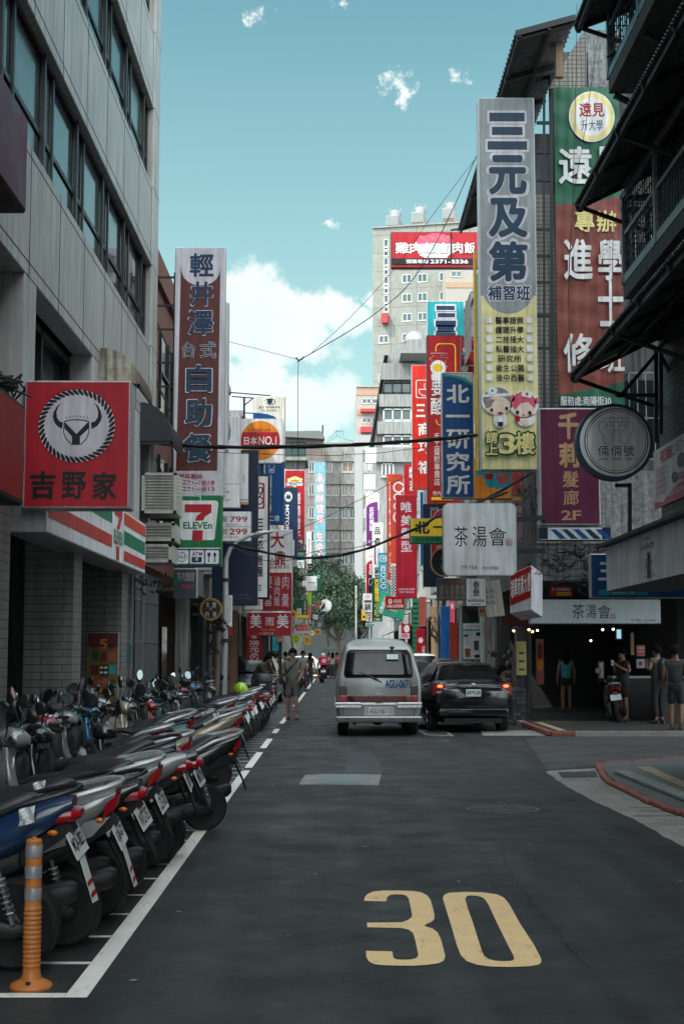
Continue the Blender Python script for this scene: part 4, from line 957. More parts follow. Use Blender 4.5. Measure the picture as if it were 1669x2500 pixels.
# -- far end of the street
def block(name, label, plan_px, Y0, top_py, depth, m, Y1=None, zb=0):
 Y1 = Y1 or Y0; a = onY(plan_px[0], top_py, Y0); b = onY(plan_px[1], top_py, Y1); z = a.z
 r = thing(name, label, 'building', ((a.x + b.x) / 2, Y0, zb)); d = Vector((b.x - a.x, Y1 - Y0, 0)).normalized(); nn = Vector((-d.y, d.x, 0)) * depth
 A, B = Vector((a.x, Y0, zb)), Vector((b.x, Y1, zb))
 MB().prism([A, B, B + nn, A + nn], (0, 0, z - zb)).build('wall', m, r)
 f = Face(A + Vector((0, 0, z - zb)), B + Vector((0, 0, z - zb)), A, (plan_px[0], top_py, plan_px[1], VPY + F * (CH - zb) / Y0))
 return r, f
def fwin(r, f, bx, m=None, fm=None, panes=2, frame=.10, out=.06):
 x0, y0, x1, y1 = bx
 q = MB().sheet([f.p(*p, .02) for p in rect(*bx)]).build('window', m or M['far_glass'], r)
 k = MB(); a, b = f.m(x0, y0), f.m(x1, y1)
 def bar(u0, v0, u1, v1): k.prism([f.at(u0, v0, .02), f.at(u1, v0, .02), f.at(u1, v1, .02), f.at(u0, v1, .02)], f.n * out)
 w_ = frame
 bar(a[0], a[1], b[0], a[1] + w_); bar(a[0] - .05, b[1] - w_, b[0] + .05, b[1] + w_ * .6)
 for i in range(panes + 1):
  u = a[0] + (b[0] - a[0] - w_) * i / panes; bar(u, a[1], u + w_, b[1])
 k.build('window_frame', fm or M['white_frame'], q)
PCT = tiles('panelled_concrete', (.31, .32, .29), (.29, .30, .275), (.19, .19, .175), 3.4, 3.1, .06, .8, 0, streak=.25, bump=.1)
r, f = block('hotel_tower', 'tall pale grey panelled tower with three white cooling units on its roof', (909, 1180), 231, 556, 22, PCT, 227)
z6 = lambda a, b: (860 + a / 4.518, 480 + b / 4.518)
for x0, x1 in ((548, 655), (718, 825), (958, 1064)):
 for y0, y1 in ((895, 990), (1110, 1205), (1330, 1420)): fwin(r, f, (*z6(x0, y0), *z6(x1, y1)), M['far_glass'], M['white_frame'], 2, .12)
for bx in ((290, 1565, 398, 1650), (545, 1555, 655, 1640), (290, 1990, 398, 2085), (545, 1990, 655, 2085)): fwin(r, f, (*z6(*bx[:2]), *z6(*bx[2:])), M['far_glass'], M['white_frame'], 2, .12)
yv = 482
for i in range(12): fwin(r, f, (*z6(345, yv), *z6(399, yv + (88 if i % 3 == 0 else 34 if i % 3 == 1 else 60))), [M['far_glass'], M['glass'], M['glass']][i % 3], M['white_frame'], 1, .12); yv += (92, 42, 76)[i % 3]
a = f.p(*z6(330, 1338), .02); k = MB().prism([f.p(*z6(*p), .02) for p in rect(330, 1338, 400, 1440)], f.n * 1.2); k.build('window_hood', mat('red_metal', (.42, .03, .045), .5, var=.1), r)
MB().prism([f.p(*z6(*p), .0) for p in rect(218, 340, 1224, 354)], f.n * .25).build('parapet', M['pale_concrete'], r)
lou = mat('white_louvre', (.36, .37, .37), .6, .2, var=.15, scale=3)
for i, (x0, x1, y0, y1) in enumerate(((358, 490, 185, 330), (640, 770, 165, 312), (985, 1110, 140, 292))):
 t = thing('cooling_tower', ['leftmost white cooling unit on the tall tower roof', 'middle white cooling unit on the tall tower roof', 'rightmost white cooling unit on the tall tower roof'][i], 'cooling unit', f.p(*z6(x0, 352), -1.5), 'cooling units on the tower roof')
 q = [f.p(*z6(*p), -1.5) for p in rect(x0, y0, x1, 352)]
 m = MB().prism(q, f.n * -6); ribs = MB()
 for j in range(14):
  u = x0 + (x1 - x0) * (j + .5) / 14; ribs.prism([f.p(*z6(*p), -1.5) for p in rect(u - 2, y0 + 6, u + 2, y1 - 32)], f.n * .12)
 m.build('casing', lou, t); ribs.build('rib', mat('white_rib', (.42, .44, .44), .6), t)
 MB().prism([f.p(*z6(*p), -1.49) for p in rect(x0 + 3, y1 - 30, x1 - 3, 345)], f.n * .06).build('intake', mat('rust_band', (.16, .13, .12), .8, var=.3), t)
 cq = (q[0] + q[1]) / 2 - f.n * 3; rr = (q[1] - q[0]).length / 2
 MB().lathe([(rr * .95, 0), (rr * .86, .8), (rr * .72, 1.6), (rr * .6, 1.7), (.01, 1.7)], cq, n=24).build('fan_stack', lou, t, smooth=True)
 ra = MB()
 for a_ in range(10): ra.tube([cq + Vector((rr * cos(a_ * .628), rr * sin(a_ * .628), .5)), cq + Vector((rr * cos(a_ * .628), rr * sin(a_ * .628), 2.1))], .05, 4)
 ra.build('railing', M['steel'], t)
CRM = mat('cream_render', (.38, .35, .31), .8, var=.1, scale=.3)
r, f = block('striped_tower', 'cream tower with orange bands and red window hoods far down the street', (869.5, 925), 215, 944, 16, CRM)
z4 = lambda a, b: (520 + a / 3.564, 900 + b / 3.564)
ORB = mat('orange_band', (.42, .27, .18), .8, var=.1)
for y0, y1 in ((180, 232), (355, 410)): MB().prism([f.p(*z4(*p), 0) for p in rect(1247, y0, 1440, y1)], f.n * .08).build('band', ORB, r)
MB().prism([f.p(*z4(*p), 0) for p in rect(1244, 150, 1444, 162)], f.n * .25).build('parapet', CRM, r)
for y in (262, 432): fwin(r, f, (*z4(1294, y), *z4(1375, y + 46)), M['far_glass'], M['white_frame'], 2, .12); fwin(r, f, (*z4(1378, y), *z4(1440, y + 46)), M['far_glass'], M['white_frame'], 1, .12)
hood = MATS['red_metal']
for y0, y1 in ((360, 388), (518, 568)): MB().prism([f.p(*z4(*p), .0) for p in rect(1282, y0, 1408 if y0 < 400 else 1376, y1)], f.n * 1.0).build('window_hood', hood, r)
r, f = block('striped_tower_wing', 'cream wing with an orange band right of the tall grey tower', (1087, 1175), 222, 640, 12, CRM)
MB().prism([f.p(*p, 0) for p in rect(1088, 690, 1174, 704)], f.n * .08).build('band', ORB, r)
fwin(r, f, (1100, 662, 1126, 677))
STN = mat('stained_concrete', (.36, .35, .335), .85, var=.22, scale=.35, streak=.55)
r, f = block('concrete_block', 'stained concrete block with rows of paned windows closing the street', (744, 871), 197, 1080, 14, STN)
for j, (y0, y1) in enumerate(((815, 905), (1015, 1110), (1215, 1310), (1415, 1507), (1620, 1712))):
 for x0, x1 in ((985, 1034), (1046, 1094), (1120, 1172), (1184, 1238)):
  if j == 0 and x0 == 1046: continue
  if j == 0 and x0 == 1120: x1 = 1222
  if j == 0 and x0 == 1184: continue
  fwin(r, f, (*z4(x0, y0), *z4(x1, y1)), [M['glass'], mat('blind_glass', (.24, .18, .11), .3, var=.4, scale=.6), M['far_glass']][(j + (x0 > 1100)) % 3 if j != 1 else 1], M['white_frame'], 2, .11)
 MB().prism([f.p(*z4(*p), 0) for p in rect(980, y0 - 9, 1245, y0 - 4)], f.n * .35).build('ledge', STN, r)
for x in (1108, 1242): MB().prism([f.p(*z4(*p), 0) for p in rect(x, 700, x + 8, 1800)], f.n * .2).build('pilaster', STN, r)
wr = thing('rooftop_shed', 'white rooftop shed with turquoise edge on the stained concrete block', 'shed', f.p(*z4(1100, 700), -2))
MB().prism([f.p(*z4(*p), -1) for p in ((1000, 640), (1040, 622), (1160, 610), (1210, 640), (1210, 700), (1000, 700))], f.n * -6).build('wall', M['white_frame'], wr)
k = MB();
for p0, p1 in (((985, 640), (1075, 580)), ((1075, 580), (1130, 600)), ((1130, 600), (1260, 640)), ((1000, 610), (1075, 535)), ((1075, 535), (1130, 535)), ((1130, 535), (1130, 580)), ((1075, 535), (1075, 580)), ((1100, 535), (1100, 580)), ((985, 660), (1160, 640)), ((1160, 640), (1262, 650))): k.bar(f.p(*z4(*p0), -.5), f.p(*z4(*p1), -.5), .16)
k.build('roof_frame', mat('turquoise_rail', (.20, .30, .31), .6, var=.2), wr)
k = MB().tube([f.p(*z4(952, 560), -2), f.p(*z4(952, 470), -2)], .12, 5); o = k.build('roof_aerial', M['dark_steel']); tag(o, 'thin aerial on the roof at the end of the street', 'aerial')
PNK = tiles('pinkish_tile', (.33, .26, .245), (.30, .24, .225), (.20, .16, .15), 1.4, .9, .05, .7, 0, streak=.2)
r, f = block('pink_block', 'brownish pink tiled block with an overhanging flat roof at the end of the street', (680, 790), 190, 1072, 12, PNK)
MB().prism([f.p(*p, -.2) for p in ((676, 1058), (782, 1056), (792, 1070), (792, 1076), (676, 1070))], f.n * 2.0).build('roof', mat('roof_grey', (.13, .14, .14), .6, var=.2), r)
fwin(r, f, (*z4(627, 640), *z4(805, 780)), mat('green_far_glass', (.03, .085, .075), .15, var=.3), M['win_frame'], 3, .1)
for y0, y1 in ((810, 905), (1010, 1105), (1210, 1310), (1415, 1510), (1620, 1712)): fwin(r, f, (*z4(832, y0), *z4(882, y1)), M['glass'], M['white_frame'], 2, .1)
r = thing('roof_hut', 'weathered rooftop hut with planks in front of the pinkish block', 'shed', onY(715, 1148, 140)); a = onY(697, 1120, 140); b = onY(743, 1150, 140)
MB().box((a.x, 140, 0), (b.x, 146, a.z - .2)).build('wall', DARKWALL, r); MB().box((a.x - .3, 139.6, a.z - .2), (b.x + .3, 146, a.z + .15)).build('roof', M['concrete'], r)
r, f = block('white_pillar_block', 'narrow white block with grey stripe and square paned windows behind the signs', (867, 925), 175, 1062, 10, mat('white_render', (.36, .365, .365), .8, var=.08, scale=.4))
for y0, y1 in ((712, 1200), (1200, 1800)): MB().prism([f.p(*z4(*p), 0) for p in rect(1300, y0, 1420, y1)], f.n * .05).build('grey_stripe', PLA[0], r)
for y0, y1 in ((808, 902), (1012, 1102), (1216, 1300), (1415, 1505)): fwin(r, f, (*z4(1308, y0), *z4(1352, y1)), M['glass'], M['white_frame'], 2, .14); fwin(r, f, (*z4(1356, y0), *z4(1400, y1)), M['glass'], M['white_frame'], 2, .14)
WGR = mat('pale_streaked_render', (.31, .315, .31), .85, var=.15, scale=.5, streak=.35)
Yg = 128; r = thing('stepped_house', 'pale streaked house with a sloping side and wide windows rising behind the red signs', 'building', onY(960, 1500, Yg))
pts = [onY(x, y, Yg) for x, y in ((909, 1180), (920, 1000), (938, 890), (946, 868), (976, 848), (1060, 840), (1060, 1180))]
pts[0].z = pts[-1].z = 0; pts[0].x = onY(905, 1180, Yg).x
MB().prism(pts, (0, 12, 0)).build('wall', WGR, r)
f = Face(onY(900, 800, Yg), onY(1060, 800, Yg), onY(900, 1200, Yg), (900, 800, 1060, 1200))
for bx, mm in (((934, 934, 1003, 963), M['far_glass']), ((934, 1000, 1003, 1030), M['far_glass']), ((934, 1065, 1003, 1092), M['far_glass']), ((930, 1132, 960, 1165), M['glass'])): fwin(r, f, bx, mm, M['white_frame'] if bx[1] > 950 else M['win_frame'], 3, .12, .3)
for y0, y1 in ((966, 996), (1032, 1062), (890, 930), (1095, 1130)):
 MB().prism([f.p(*p, 0) for p in rect(922 + (1000 - y0) * .06, y0, 1020, y1)], f.n * .5).build('parapet', WGR, r)
k = MB()
for a, b in (((944, 868), (905, 1120)), ((941, 868), (900, 1120))): k.bar(onY(*a, Yg - .3), onY(*b, Yg - .3), .3)
k.build('drain_pipe', M['dark_steel'], r)
m = MB(); m.prism([onY(x, y, Yg - 4) for x, y in ((978, 852), (996, 828), (1060, 828), (1060, 862), (978, 862))], (0, 6, 0)); m.build('roof_tank_housing', WGR, r)
MB().lathe([(1.0, -.3), (.95, .15), (.7, .55), (.35, .75), (.01, .8)], onY(1012, 828, Yg - 1), n=16).build('water_tank', M['steel'], r, smooth=True)
for i, (px, py, Y, s) in enumerate(((906, 1130, 118, 1.3), (903, 1195, 112, 1.2), (912, 1245, 105, 1.2))):
 a = onY(px, py, Y); o = MB().box((a.x - .5, Y, a.z), (a.x + .4, Y + .5, a.z + s)).box((a.x - .42, Y - .02, a.z + .1), (a.x + .32, Y, a.z + s - .1)).build('air_conditioner', M['white_frame']); tag(o, ['small white air-conditioner high on the stepped house wall', 'small white air-conditioner in the middle of the stepped house wall', 'small white air-conditioner lowest beside the purple sign'][i], 'air conditioner', 'air conditioners on the far right wall')
o = MB().box((-14, 168, 0), (16, 168.4, 5.2)).build('park_hoarding', mat('hoarding_dark', (.035, .042, .045), .7, var=.3, scale=.5)); tag(o, 'long dark hoarding behind the trees at the end of the street', 'hoarding')
# -- trees
BARK = mat('bark', (.05, .04, .03), .9, var=.4, scale=6)
LEAF = [mat(f'leaf_{i}', cc, .55, var=.5, scale=.9) for i, cc in enumerate(((.016, .04, .02), (.028, .065, .027), (.055, .105, .035)))]
def tree(label, base, trunk_h, crown_c, rx, ry, rz, n, leaf, seed, lm):
 g_ = random.Random(seed); r = thing('street_tree', label, 'tree', base, 'trees at the end of the street'); b = Vector(base); cc = Vector(crown_c)
 t = MB().tube([b, b + Vector((.05, 0, trunk_h * .5)), b + Vector((-.1, .05, trunk_h)), cc], [rx * .075, rx * .06, rx * .05, rx * .02], 9)
 cl = []
 for k in range(26):
  while True:
   d = Vector((g_.uniform(-1, 1), g_.uniform(-1, 1), g_.uniform(-1, 1)))
   if d.length < 1: break
  p = cc + Vector((d.x * rx * .85, d.y * ry * .85, d.z * rz * .85)); cl.append((p, g_.uniform(.28, .5) * min(rx, rz)))
  if k % 3 == 0: t.tube([b + Vector((0, 0, trunk_h * g_.uniform(.75, 1))), b.lerp(p, .6) + Vector((0, 0, .3)), p], [rx * .03, rx * .02, rx * .007], 6)
 t.build('trunk', BARK, r, smooth=True)
 mbs = [MB(), MB(), MB()]
 for i in range(n):
  p, s = g_.choice(cl); d = Vector((g_.gauss(0, .5), g_.gauss(0, .5), g_.gauss(0, .42))) * s; q = p + d
  l = leaf * g_.uniform(.6, 1.3); u = Vector((g_.gauss(0, 1), g_.gauss(0, 1), g_.gauss(0, .6))).normalized(); v = u.orthogonal().normalized(); v = Matrix.Rotation(g_.random() * 6, 3, u) @ v; v2 = u.cross(v)
  mbs[min(2, max(0, int(g_.gauss(1.0, .8))))].add([q - v * l, q - v2 * l * .45, q + v * l, q + v2 * l * .45], [(0, 1, 2, 3)])
 for mb, mm in zip(mbs, lm): mb.build('crown', mm, r)
bz = onZ(824, 1640); ttop = onY(815, 1360, 128)
tree('large dark spreading tree at the end of the street, trunk visible', (onY(826, 1590, 128).x, 128, 0), 3.0, (onY(812, 1470, 128).x, 128, onY(812, 1465, 128).z), 2.7, 2.6, 3.3, 9500, .14, 3, LEAF)
tree('dark tree half hidden on the right behind the green restaurant sign', (onY(878, 1590, 132).x, 132, 0), 3.4, (onY(866, 1480, 132).x, 132, onY(866, 1478, 132).z), 2.3, 2.3, 3.4, 4500, .17, 5, LEAF)
tree('bright green slender tree beside the red rice-shop sign on the left', (onY(712, 1590, 66).x, 66, 0), 3.4, (onY(720, 1440, 66).x, 66, onY(720, 1440, 66).z), .62, .8, 1.35, 2600, .07, 9, [LEAF[1], LEAF[2], LEAF[2]])
tree('feathery dark tree top in front of the concrete block', (onY(800, 1590, 150).x, 150, 0), 4, (onY(790, 1420, 150).x, 150, onY(800, 1412, 150).z), 2.6, 2.2, 2.6, 3500, .17, 11, LEAF)
# -- signs
def Z(ox, oy, s):
 def f(*v):
  if len(v) == 2: return (ox + v[0] / s, oy + v[1] / s)
  return (ox + v[0] / s, oy + v[1] / s, ox + v[2] / s, oy + v[3] / s)
 return f
zl = Z(0, 800, 2.796); zm = Z(520, 900, 3.564); zn = Z(520, 1300, 3.564); zr = Z(1150, 740, 3.021); zt8 = Z(1150, 0, 3.021); z7 = Z(860, 960, 3.564); zb6 = Z(860, 480, 4.518); zq = Z(1150, 1380, 3.021); zu = Z(0, 0, 2.796)
def T(col, text, bx, mode='row', wt=.012, skew=0): return ('t', col, text, bx, mode, wt, skew)
def Hh(col, text, bx, mode, r): return ('h', col, text, bx, mode, r)
it = [('p', 'lilac', ell(*zl(528, 672), 92, 89))]
for k in range(44):
 a0 = 360 / 44 * k; P_ = []
 for t, rr in ((0, 94), (4.2, 92), (8.2, 87), (12, 79), (9.5, 77), (5, 80.5), (1.5, 86)):
  P_.append((zl(528, 0)[0] + rr * cos(rad(a0 + t)), zl(0, 672)[1] + rr * .975 * sin(rad(a0 + t))))
 if k % 1 == 0: it.append(('p', 'black', P_))
def zz2(l): return [zl(*p) for p in l]
it += [('p', 'black', zz2([(424, 512), (395, 535), (372, 575), (366, 610), (375, 645), (398, 675), (430, 693), (436, 650), (410, 640), (395, 615), (390, 580), (400, 545)])),
  ('p', 'black', zz2([(642, 512), (670, 535), (690, 575), (697, 610), (688, 645), (664, 675), (628, 695), (624, 650), (652, 640), (668, 615), (672, 580), (662, 545)])),
  ('r', 'black', zz2([(440, 642), (470, 630), (526, 626), (582, 630), (613, 642), (614, 720), (596, 765), (560, 802), (494, 802), (458, 765), (438, 720)]), zz2([(446, 648), (474, 637), (526, 633), (578, 637), (607, 648), (608, 718), (591, 760), (557, 796), (497, 796), (463, 760), (444, 718)])),
  ('p', 'black', zz2([(446, 652), (452, 650), (527, 728), (600, 650), (608, 652), (608, 690), (552, 745), (552, 800), (498, 800), (498, 745), (446, 690)]))]
for k in range(7): x = 460 + k * 23; y = 615 - 10 * sin(pi * k / 6); it.append(('p', 'black', zz2([(x - 4, y - 4), (x + 4, y - 4), (x + 2, y + 9), (x - 2, y + 9)])))
it += [T('black', '吉', zl(220, 980, 395, 1172), 'fit', .045), T('black', '野', zl(434, 985, 600, 1172), 'fit', .035), T('black', '家', zl(640, 985, 805, 1175), 'fit', .04)]
sign('shop_sign', 'square red sign with a black bull-horn emblem in a rope ring on the left', (62, 929, 318, 1241), 16.05, .37, 'red', it, rim=4, posts=((30, 950, 66, 950), (30, 1225, 62, 1225)))
zs = zl
it = [('p', 'white', [zs(*p) for p in ((1232, 1180), (1474, 1180), (1487, 1190), (1489, 1205), (1467, 1438), (1455, 1450), (1250, 1450), (1238, 1438), (1218, 1205), (1220, 1190))]),
  ('p', 'red', [zs(*p) for p in ((1262, 1206), (1444, 1206), (1444, 1262), (1400, 1290), (1388, 1318), (1332, 1318), (1345, 1285), (1375, 1262), (1262, 1262))]), ('p', 'red', [zs(*p) for p in ((1317, 1384), (1387, 1384), (1384, 1458), (1312, 1458))]),
  T('green', 'ELEVEn', zs(1254, 1327, 1449, 1374), 'row', .035), ('p', 'darkblue', [zs(*p) for p in rect(1189, 1508, 1508, 1622)]), ('p', 'white', [zs(*p) for p in rect(1189, 1503, 1508, 1510)])]
for x0, x1 in ((1198, 1292), (1301, 1395), (1404, 1497)): it.append(('p', 'white', rrect(*zs(x0, 1520, x1, 1612), 3)))
it += [T('darkblue', 'Wi-Fi', zs(1210, 1550, 1282, 1582)), ('s', 'darkblue', ell(*zs(1246, 1566), 11, 11, 12, 215, 325), 1.6), ('s', 'darkblue', ell(*zs(1246, 1566), 11, 11, 12, 35, 145), 1.6), T('darkblue', 'ATM', zs(1315, 1532, 1384, 1558), 'row', .02), ('p', 'darkblue', [zs(*p) for p in rect(1313, 1566, 1382, 1602)]), T('white', '$', zs(1338, 1570, 1358, 1600)),
  ('p', 'darkblue', [zs(*p) for p in ((1420, 1536), (1440, 1536), (1440, 1560), (1433, 1566), (1434, 1602), (1426, 1602), (1427, 1566), (1420, 1560))]), ('p', 'darkblue', ell(*zs(1469, 1550), 3.6, 5)), ('p', 'darkblue', [zs(*p) for p in rect(1465, 1560, 1473, 1602)])]
sign('shop_sign', 'green white and red convenience store box sign with blue service icons', (425.5, 1209, 541, 1383), 27.4, .34, 'green', it, frame='green', rim=1.5, posts=((330, 1262, 426, 1268, .09), (345, 1325, 426, 1326, .09)))
it = [('p', 'maroon', rect(*zu(1238, 1830, 1500, 3220))), ('p', 'lilac', ell(*zu(1369, 1835), 47.5, 46, 30, 0, 180) + [zu(1238, 1815), zu(1503, 1815)][::1])]
it = [('p', 'maroon', [zu(1236, 1818), zu(1500, 1818), zl(1490, 980), zl(1220, 980)]), ('p', 'lilac', [zu(1234, 1810), zu(1506, 1810)] + [(zu(1369, 0)[0] + 46.5 * cos(rad(t)), zu(0, 1818)[1] + 48 * sin(rad(t)) ** .8) for t in range(0, 181, 9)])]
for ch, b in (('輕', zu(1295, 1730, 1455, 1895)), ('井', zu(1303, 1925, 1450, 2095)), ('澤', zu(1288, 2125, 1455, 2295))):
 if ch != '輕': it.append(Hh('lilac', ch, b, 'fit', 1.8))
 it.append(T('darkblue', ch, b, 'fit', .035))
for ch, b in (('台', zl(1252, 108, 1335, 212)), ('式', zl(1372, 105, 1475, 215))): it += [Hh('lilac', ch, b, 'fit', 1.0), T('darkblue', ch, b, 'fit', .005)]
for ch, b in (('自', zl(1280, 262, 1450, 448)), ('助', zl(1275, 492, 1452, 680)), ('餐', zl(1268, 730, 1455, 922))): it += [Hh('lilac', ch, b, 'fit', 2.2), T('ink', ch, b, 'fit', .04)]
it += [T('crimson', '便當專線:', zl(1238, 998, 1430, 1034), 'row', .02), T('crimson', '2371-0818', zl(1236, 1046, 1475, 1074), 'row', .02), T('crimson', '2371-0813', zl(1236, 1090, 1475, 1116), 'row', .02)]
sign('vertical_sign', 'tall narrow maroon buffet sign with a lilac top on the left', (428, 603.5, 548, 1213), 28.6, .3, 'lilac', it, rim=3)
sign('vertical_sign', 'plain grey sign edge just behind the maroon buffet sign', (520, 738, 557.5, 1100), 31.5, .25, 'grey', rim=1.5)
sign('vertical_sign', 'white sign with a teal feather and small phone lines', (508, 1015, 586, 1240), 32, .28, 'white', [('s', 'teal', [zm(*p) for p in ((136, 460), (147, 540), (140, 610), (95, 672))], [.5, 4, 4, 1]), ('p', 'dgrey', rect(*zm(80, 1003, 228, 1006))), T('dgrey', 'or.tw', zm(88, 1062, 150, 1082)), T('dgrey', '約線:', zm(86, 1035, 122, 1053)), T('dgrey', '6167', zm(88, 1132, 152, 1155), 'row', 0), T('dgrey', '專線:', zm(86, 1104, 124, 1120))], rim=1.5, frame='lilac')
sign('price_sign', 'white hairdresser price sign with crimson numbers 799 and 299', (520, 1249, 613, 1322), 31.6, .2, 'white', [T('crimson', '799', zm(145, 1285, 298, 1335), 'row', .02), T('crimson', '299', zm(142, 1392, 298, 1446), 'row', .02), T('dgrey', '髮', zm(83, 1282, 128, 1335), 'fit', 0), T('dgrey', '剪', zm(83, 1392, 128, 1446), 'fit', 0), ('p', 'dgrey', rect(*zm(60, 1373, 332, 1376))), T('dgrey', '(限進口染髮膏)', zm(105, 1350, 245, 1364)), T('dgrey', '第一次來店消費', zm(92, 1458, 222, 1474))], rim=1.5)
sign('vertical_sign', 'large blank dark navy sign panel behind the price sign', (520, 1098, 629, 1478), 34.5, .3, 'navy', [T('dgrey', '台北信陽街30號', zn(175, 534, 340, 552), 'row', 0), T('dgrey', '02-2371-0735', zn(175, 565, 345, 582), 'row', 0)], frame='navy', rim=1)
sign('lamp_sign', 'slim white tube-like sign with coloured rings at its foot', (587, 1106, 606, 1232), 33.5, .12, 'white', [('s', 'teal', [zm(*p) for p in ((270, 930), (262, 960), (285, 1000))], 1.2), ('p', 'red', rect(*zm(236, 1160, 304, 1166))), ('p', 'orange', rect(*zm(236, 1170, 304, 1178))), ('p', 'green', rect(*zm(236, 1138, 304, 1144)))], rim=.8, frame='lilac')
it = [('p', 'orange', ell(*zm(412, 625), 48, 48)), ('p', 'red', [zm(242, 625)] + [(zm(412, 0)[0] + 48 * cos(rad(t)), zm(0, 625)[1] + 48 * sin(rad(t))) for t in (205, 335)] + [(zm(412, 0)[0] + 48 * cos(rad(t)), zm(0, 625)[1] + 48 * sin(rad(t))) for t in (0, 22)] + [(zm(412, 0)[0] + 48 * cos(rad(t)), zm(0, 625)[1] + 48 * sin(rad(t))) for t in (158, 180)]),
  T('vermilion', '市佔率·滿意度·占有率', zm(298, 520, 530, 550), 'row', .02), T('white', '日本', zm(262, 590, 384, 665), 'cells', .02), T('white', 'NO.1', zm(398, 590, 552, 662), 'row', .01)]
sign('shop_sign', 'rounded white sign with an orange and red sun disc lettered NO.1', (586, 1022, 692, 1131), 37, .3, 'white', it, frame='lilac', rim=2, round_=9, posts=((640, 1128, 640, 1200, .08),))
it = [('p', 'ivory', rect(*zm(352, 246, 622, 440))), ('p', 'blue', [zm(350, 384), zm(400, 386), zm(470, 396), zm(530, 415), zm(560, 440), zm(560, 800), zm(350, 800)]), ('p', 'darkblue', ell(*zm(493, 286), 6.5, 6.5, 20)), ('s', 'darkblue', [zm(*p) for p in ((435, 290), (465, 268), (500, 262), (530, 272), (542, 290), (530, 308), (500, 316), (450, 300))], [.6, 1.5, 2.2, 2, 2, 2, 1.5, .5]), T('black', 'JU DIAN', zm(394, 326, 576, 350)), T('dgrey', 'GLASSES', zm(420, 356, 552, 372), 'row', 0)]
sign('shop_sign', 'ivory optician sign with an eye emblem above a blue swoosh', (618, 968, 696, 1128), 42, .3, 'ivory', it, rim=1.5, posts=((596, 972, 596, 1025), (560, 958, 660, 966, .03), (566, 968, 620, 972, .03), (596, 990, 618, 972, .03), (596, 1008, 618, 1009, .03)))
sign('vertical_sign', 'tall blue sign with white characters below the optician sign', (624, 1128, 693, 1280), 40, .3, 'blue', [T('white', '貿易', zm(405, 815, 462, 915), 'col', .01), T('white', '門市', zm(480, 815, 540, 915), 'col', .01), T('white', '值得深入看', zm(492, 925, 512, 1235), 'col', .0), T('white', '二樓', zm(490, 1275, 580, 1330), 'cells', .01), T('paleyellow', '價', zm(490, 1195, 506, 1255), 'fit')], rim=1.5, frame='blue')
it = [('r', 'red', rrect(*zm(345, 995, 448, 1222), 4), rrect(*zm(345, 1008, 432, 1208), 3)), ('s', 'black', ell(*zm(412, 1060), 5, 8, 20), 3), ('s', 'black', ell(*zm(408, 1150), 6, 9, 20), 3), ('s', 'black', [zm(385, 1130), zm(420, 1100), zm(428, 1050)], 2.5), T('black', '三民衣', zm(388, 1295, 442, 1580), 'col', .03), T('black', '居屋', zn(388, 195, 440, 390), 'col', .03), T('black', '店', zn(388, 450, 428, 510), 'fit', 0)]
sign('vertical_sign', 'white vertical sign in a thick black frame with a red looped emblem', (604, 1159, 657, 1462), 36.5, .4, 'white', it, frame='black', rim=4)
it = [T('deepred', '大', zm(498, 1418, 620, 1562), 'fit', .03), T('deepred', '鼎', zm(535, 1590, 628, 1745), 'fit', .03), T('deepred', '金', zm(490, 1640, 540, 1740), 'fit', .01), ('s', 'deepred', ell(*zm(650, 1727), 4, 4, 16), .8), T('deepred', 'R', zm(645, 1720, 656, 1736), 'row', 0), ('p', 'deepred', rect(*zn(428, 350, 685, 676))),
  T('lilac', '肉羹', zn(604, 375, 660, 645), 'col', .01), T('lilac', '滷肉飯', zn(530, 378, 586, 642), 'col', .01), T('lilac', '便當', zn(455, 378, 515, 640), 'col', .01)]
it[-3] = T('lilac', '肉', zn(604, 375, 660, 490), 'fit', .01); it.append(T('lilac', '羹', zn(600, 530, 660, 645), 'fit', .01)); it[-2] = T('lilac', '便', zn(470, 378, 515, 485), 'fit', .01); it.append(T('lilac', '當', zn(455, 540, 512, 640), 'fit', .01))
sign('vertical_sign', 'white and red rice-shop sign with red calligraphy on top', (640, 1293, 714, 1491), 43, .35, 'white', it, frame='lilac', rim=1.2)
sign('shop_sign', 'small white sign edge with a red character under the navy panel', (596, 1464, 641, 1489), 42, .2, 'white', [T('deepred', '米', zn(385, 585, 412, 640), 'fit')], frame='lilac', rim=.8)
sign('shop_sign', 'wide crimson sign with three white brush characters on a post', (602, 1494, 712, 1552), 41, .3, 'crimson', [T('white', '美', zn(322, 710, 422, 832), 'fit', .02), T('white', '而', zn(455, 740, 530, 812), 'fit', .02), T('white', '美', zn(556, 710, 658, 832), 'fit', .02), T('gold', '早餐·漢堡', zn(415, 838, 570, 858), 'row', 0), T('white', 'Wi-Fi無限上網', zn(398, 868, 582, 888))], rim=1.3, posts=((645, 1552, 645, 1640, .13), (684, 1552, 684, 1668, .1)))
sign('vertical_sign', 'red parking price banner reading 300 under the crimson brush sign', (602, 1552, 639, 1612), 44, .1, 'red', [T('white', '車', zn(330, 895, 385, 925), 'fit', .03), T('white', '300', zn(316, 940, 400, 982), 'row', .03), T('white', '元', zn(316, 992, 400, 1042), 'fit', .03), ('s', 'white', ell(*zn(360, 1085), 9, 9, 20), 2.5), T('white', 'P', zn(348, 1068, 372, 1100), 'row', .02)], frame='red', rim=.5)
sign('street_sign', 'small pale notice plate on the post below the crimson brush sign', (674, 1555, 692, 1568), 41, .04, 'brick', [T('white', '公告', zn(558, 925, 605, 940))], rim=.5)
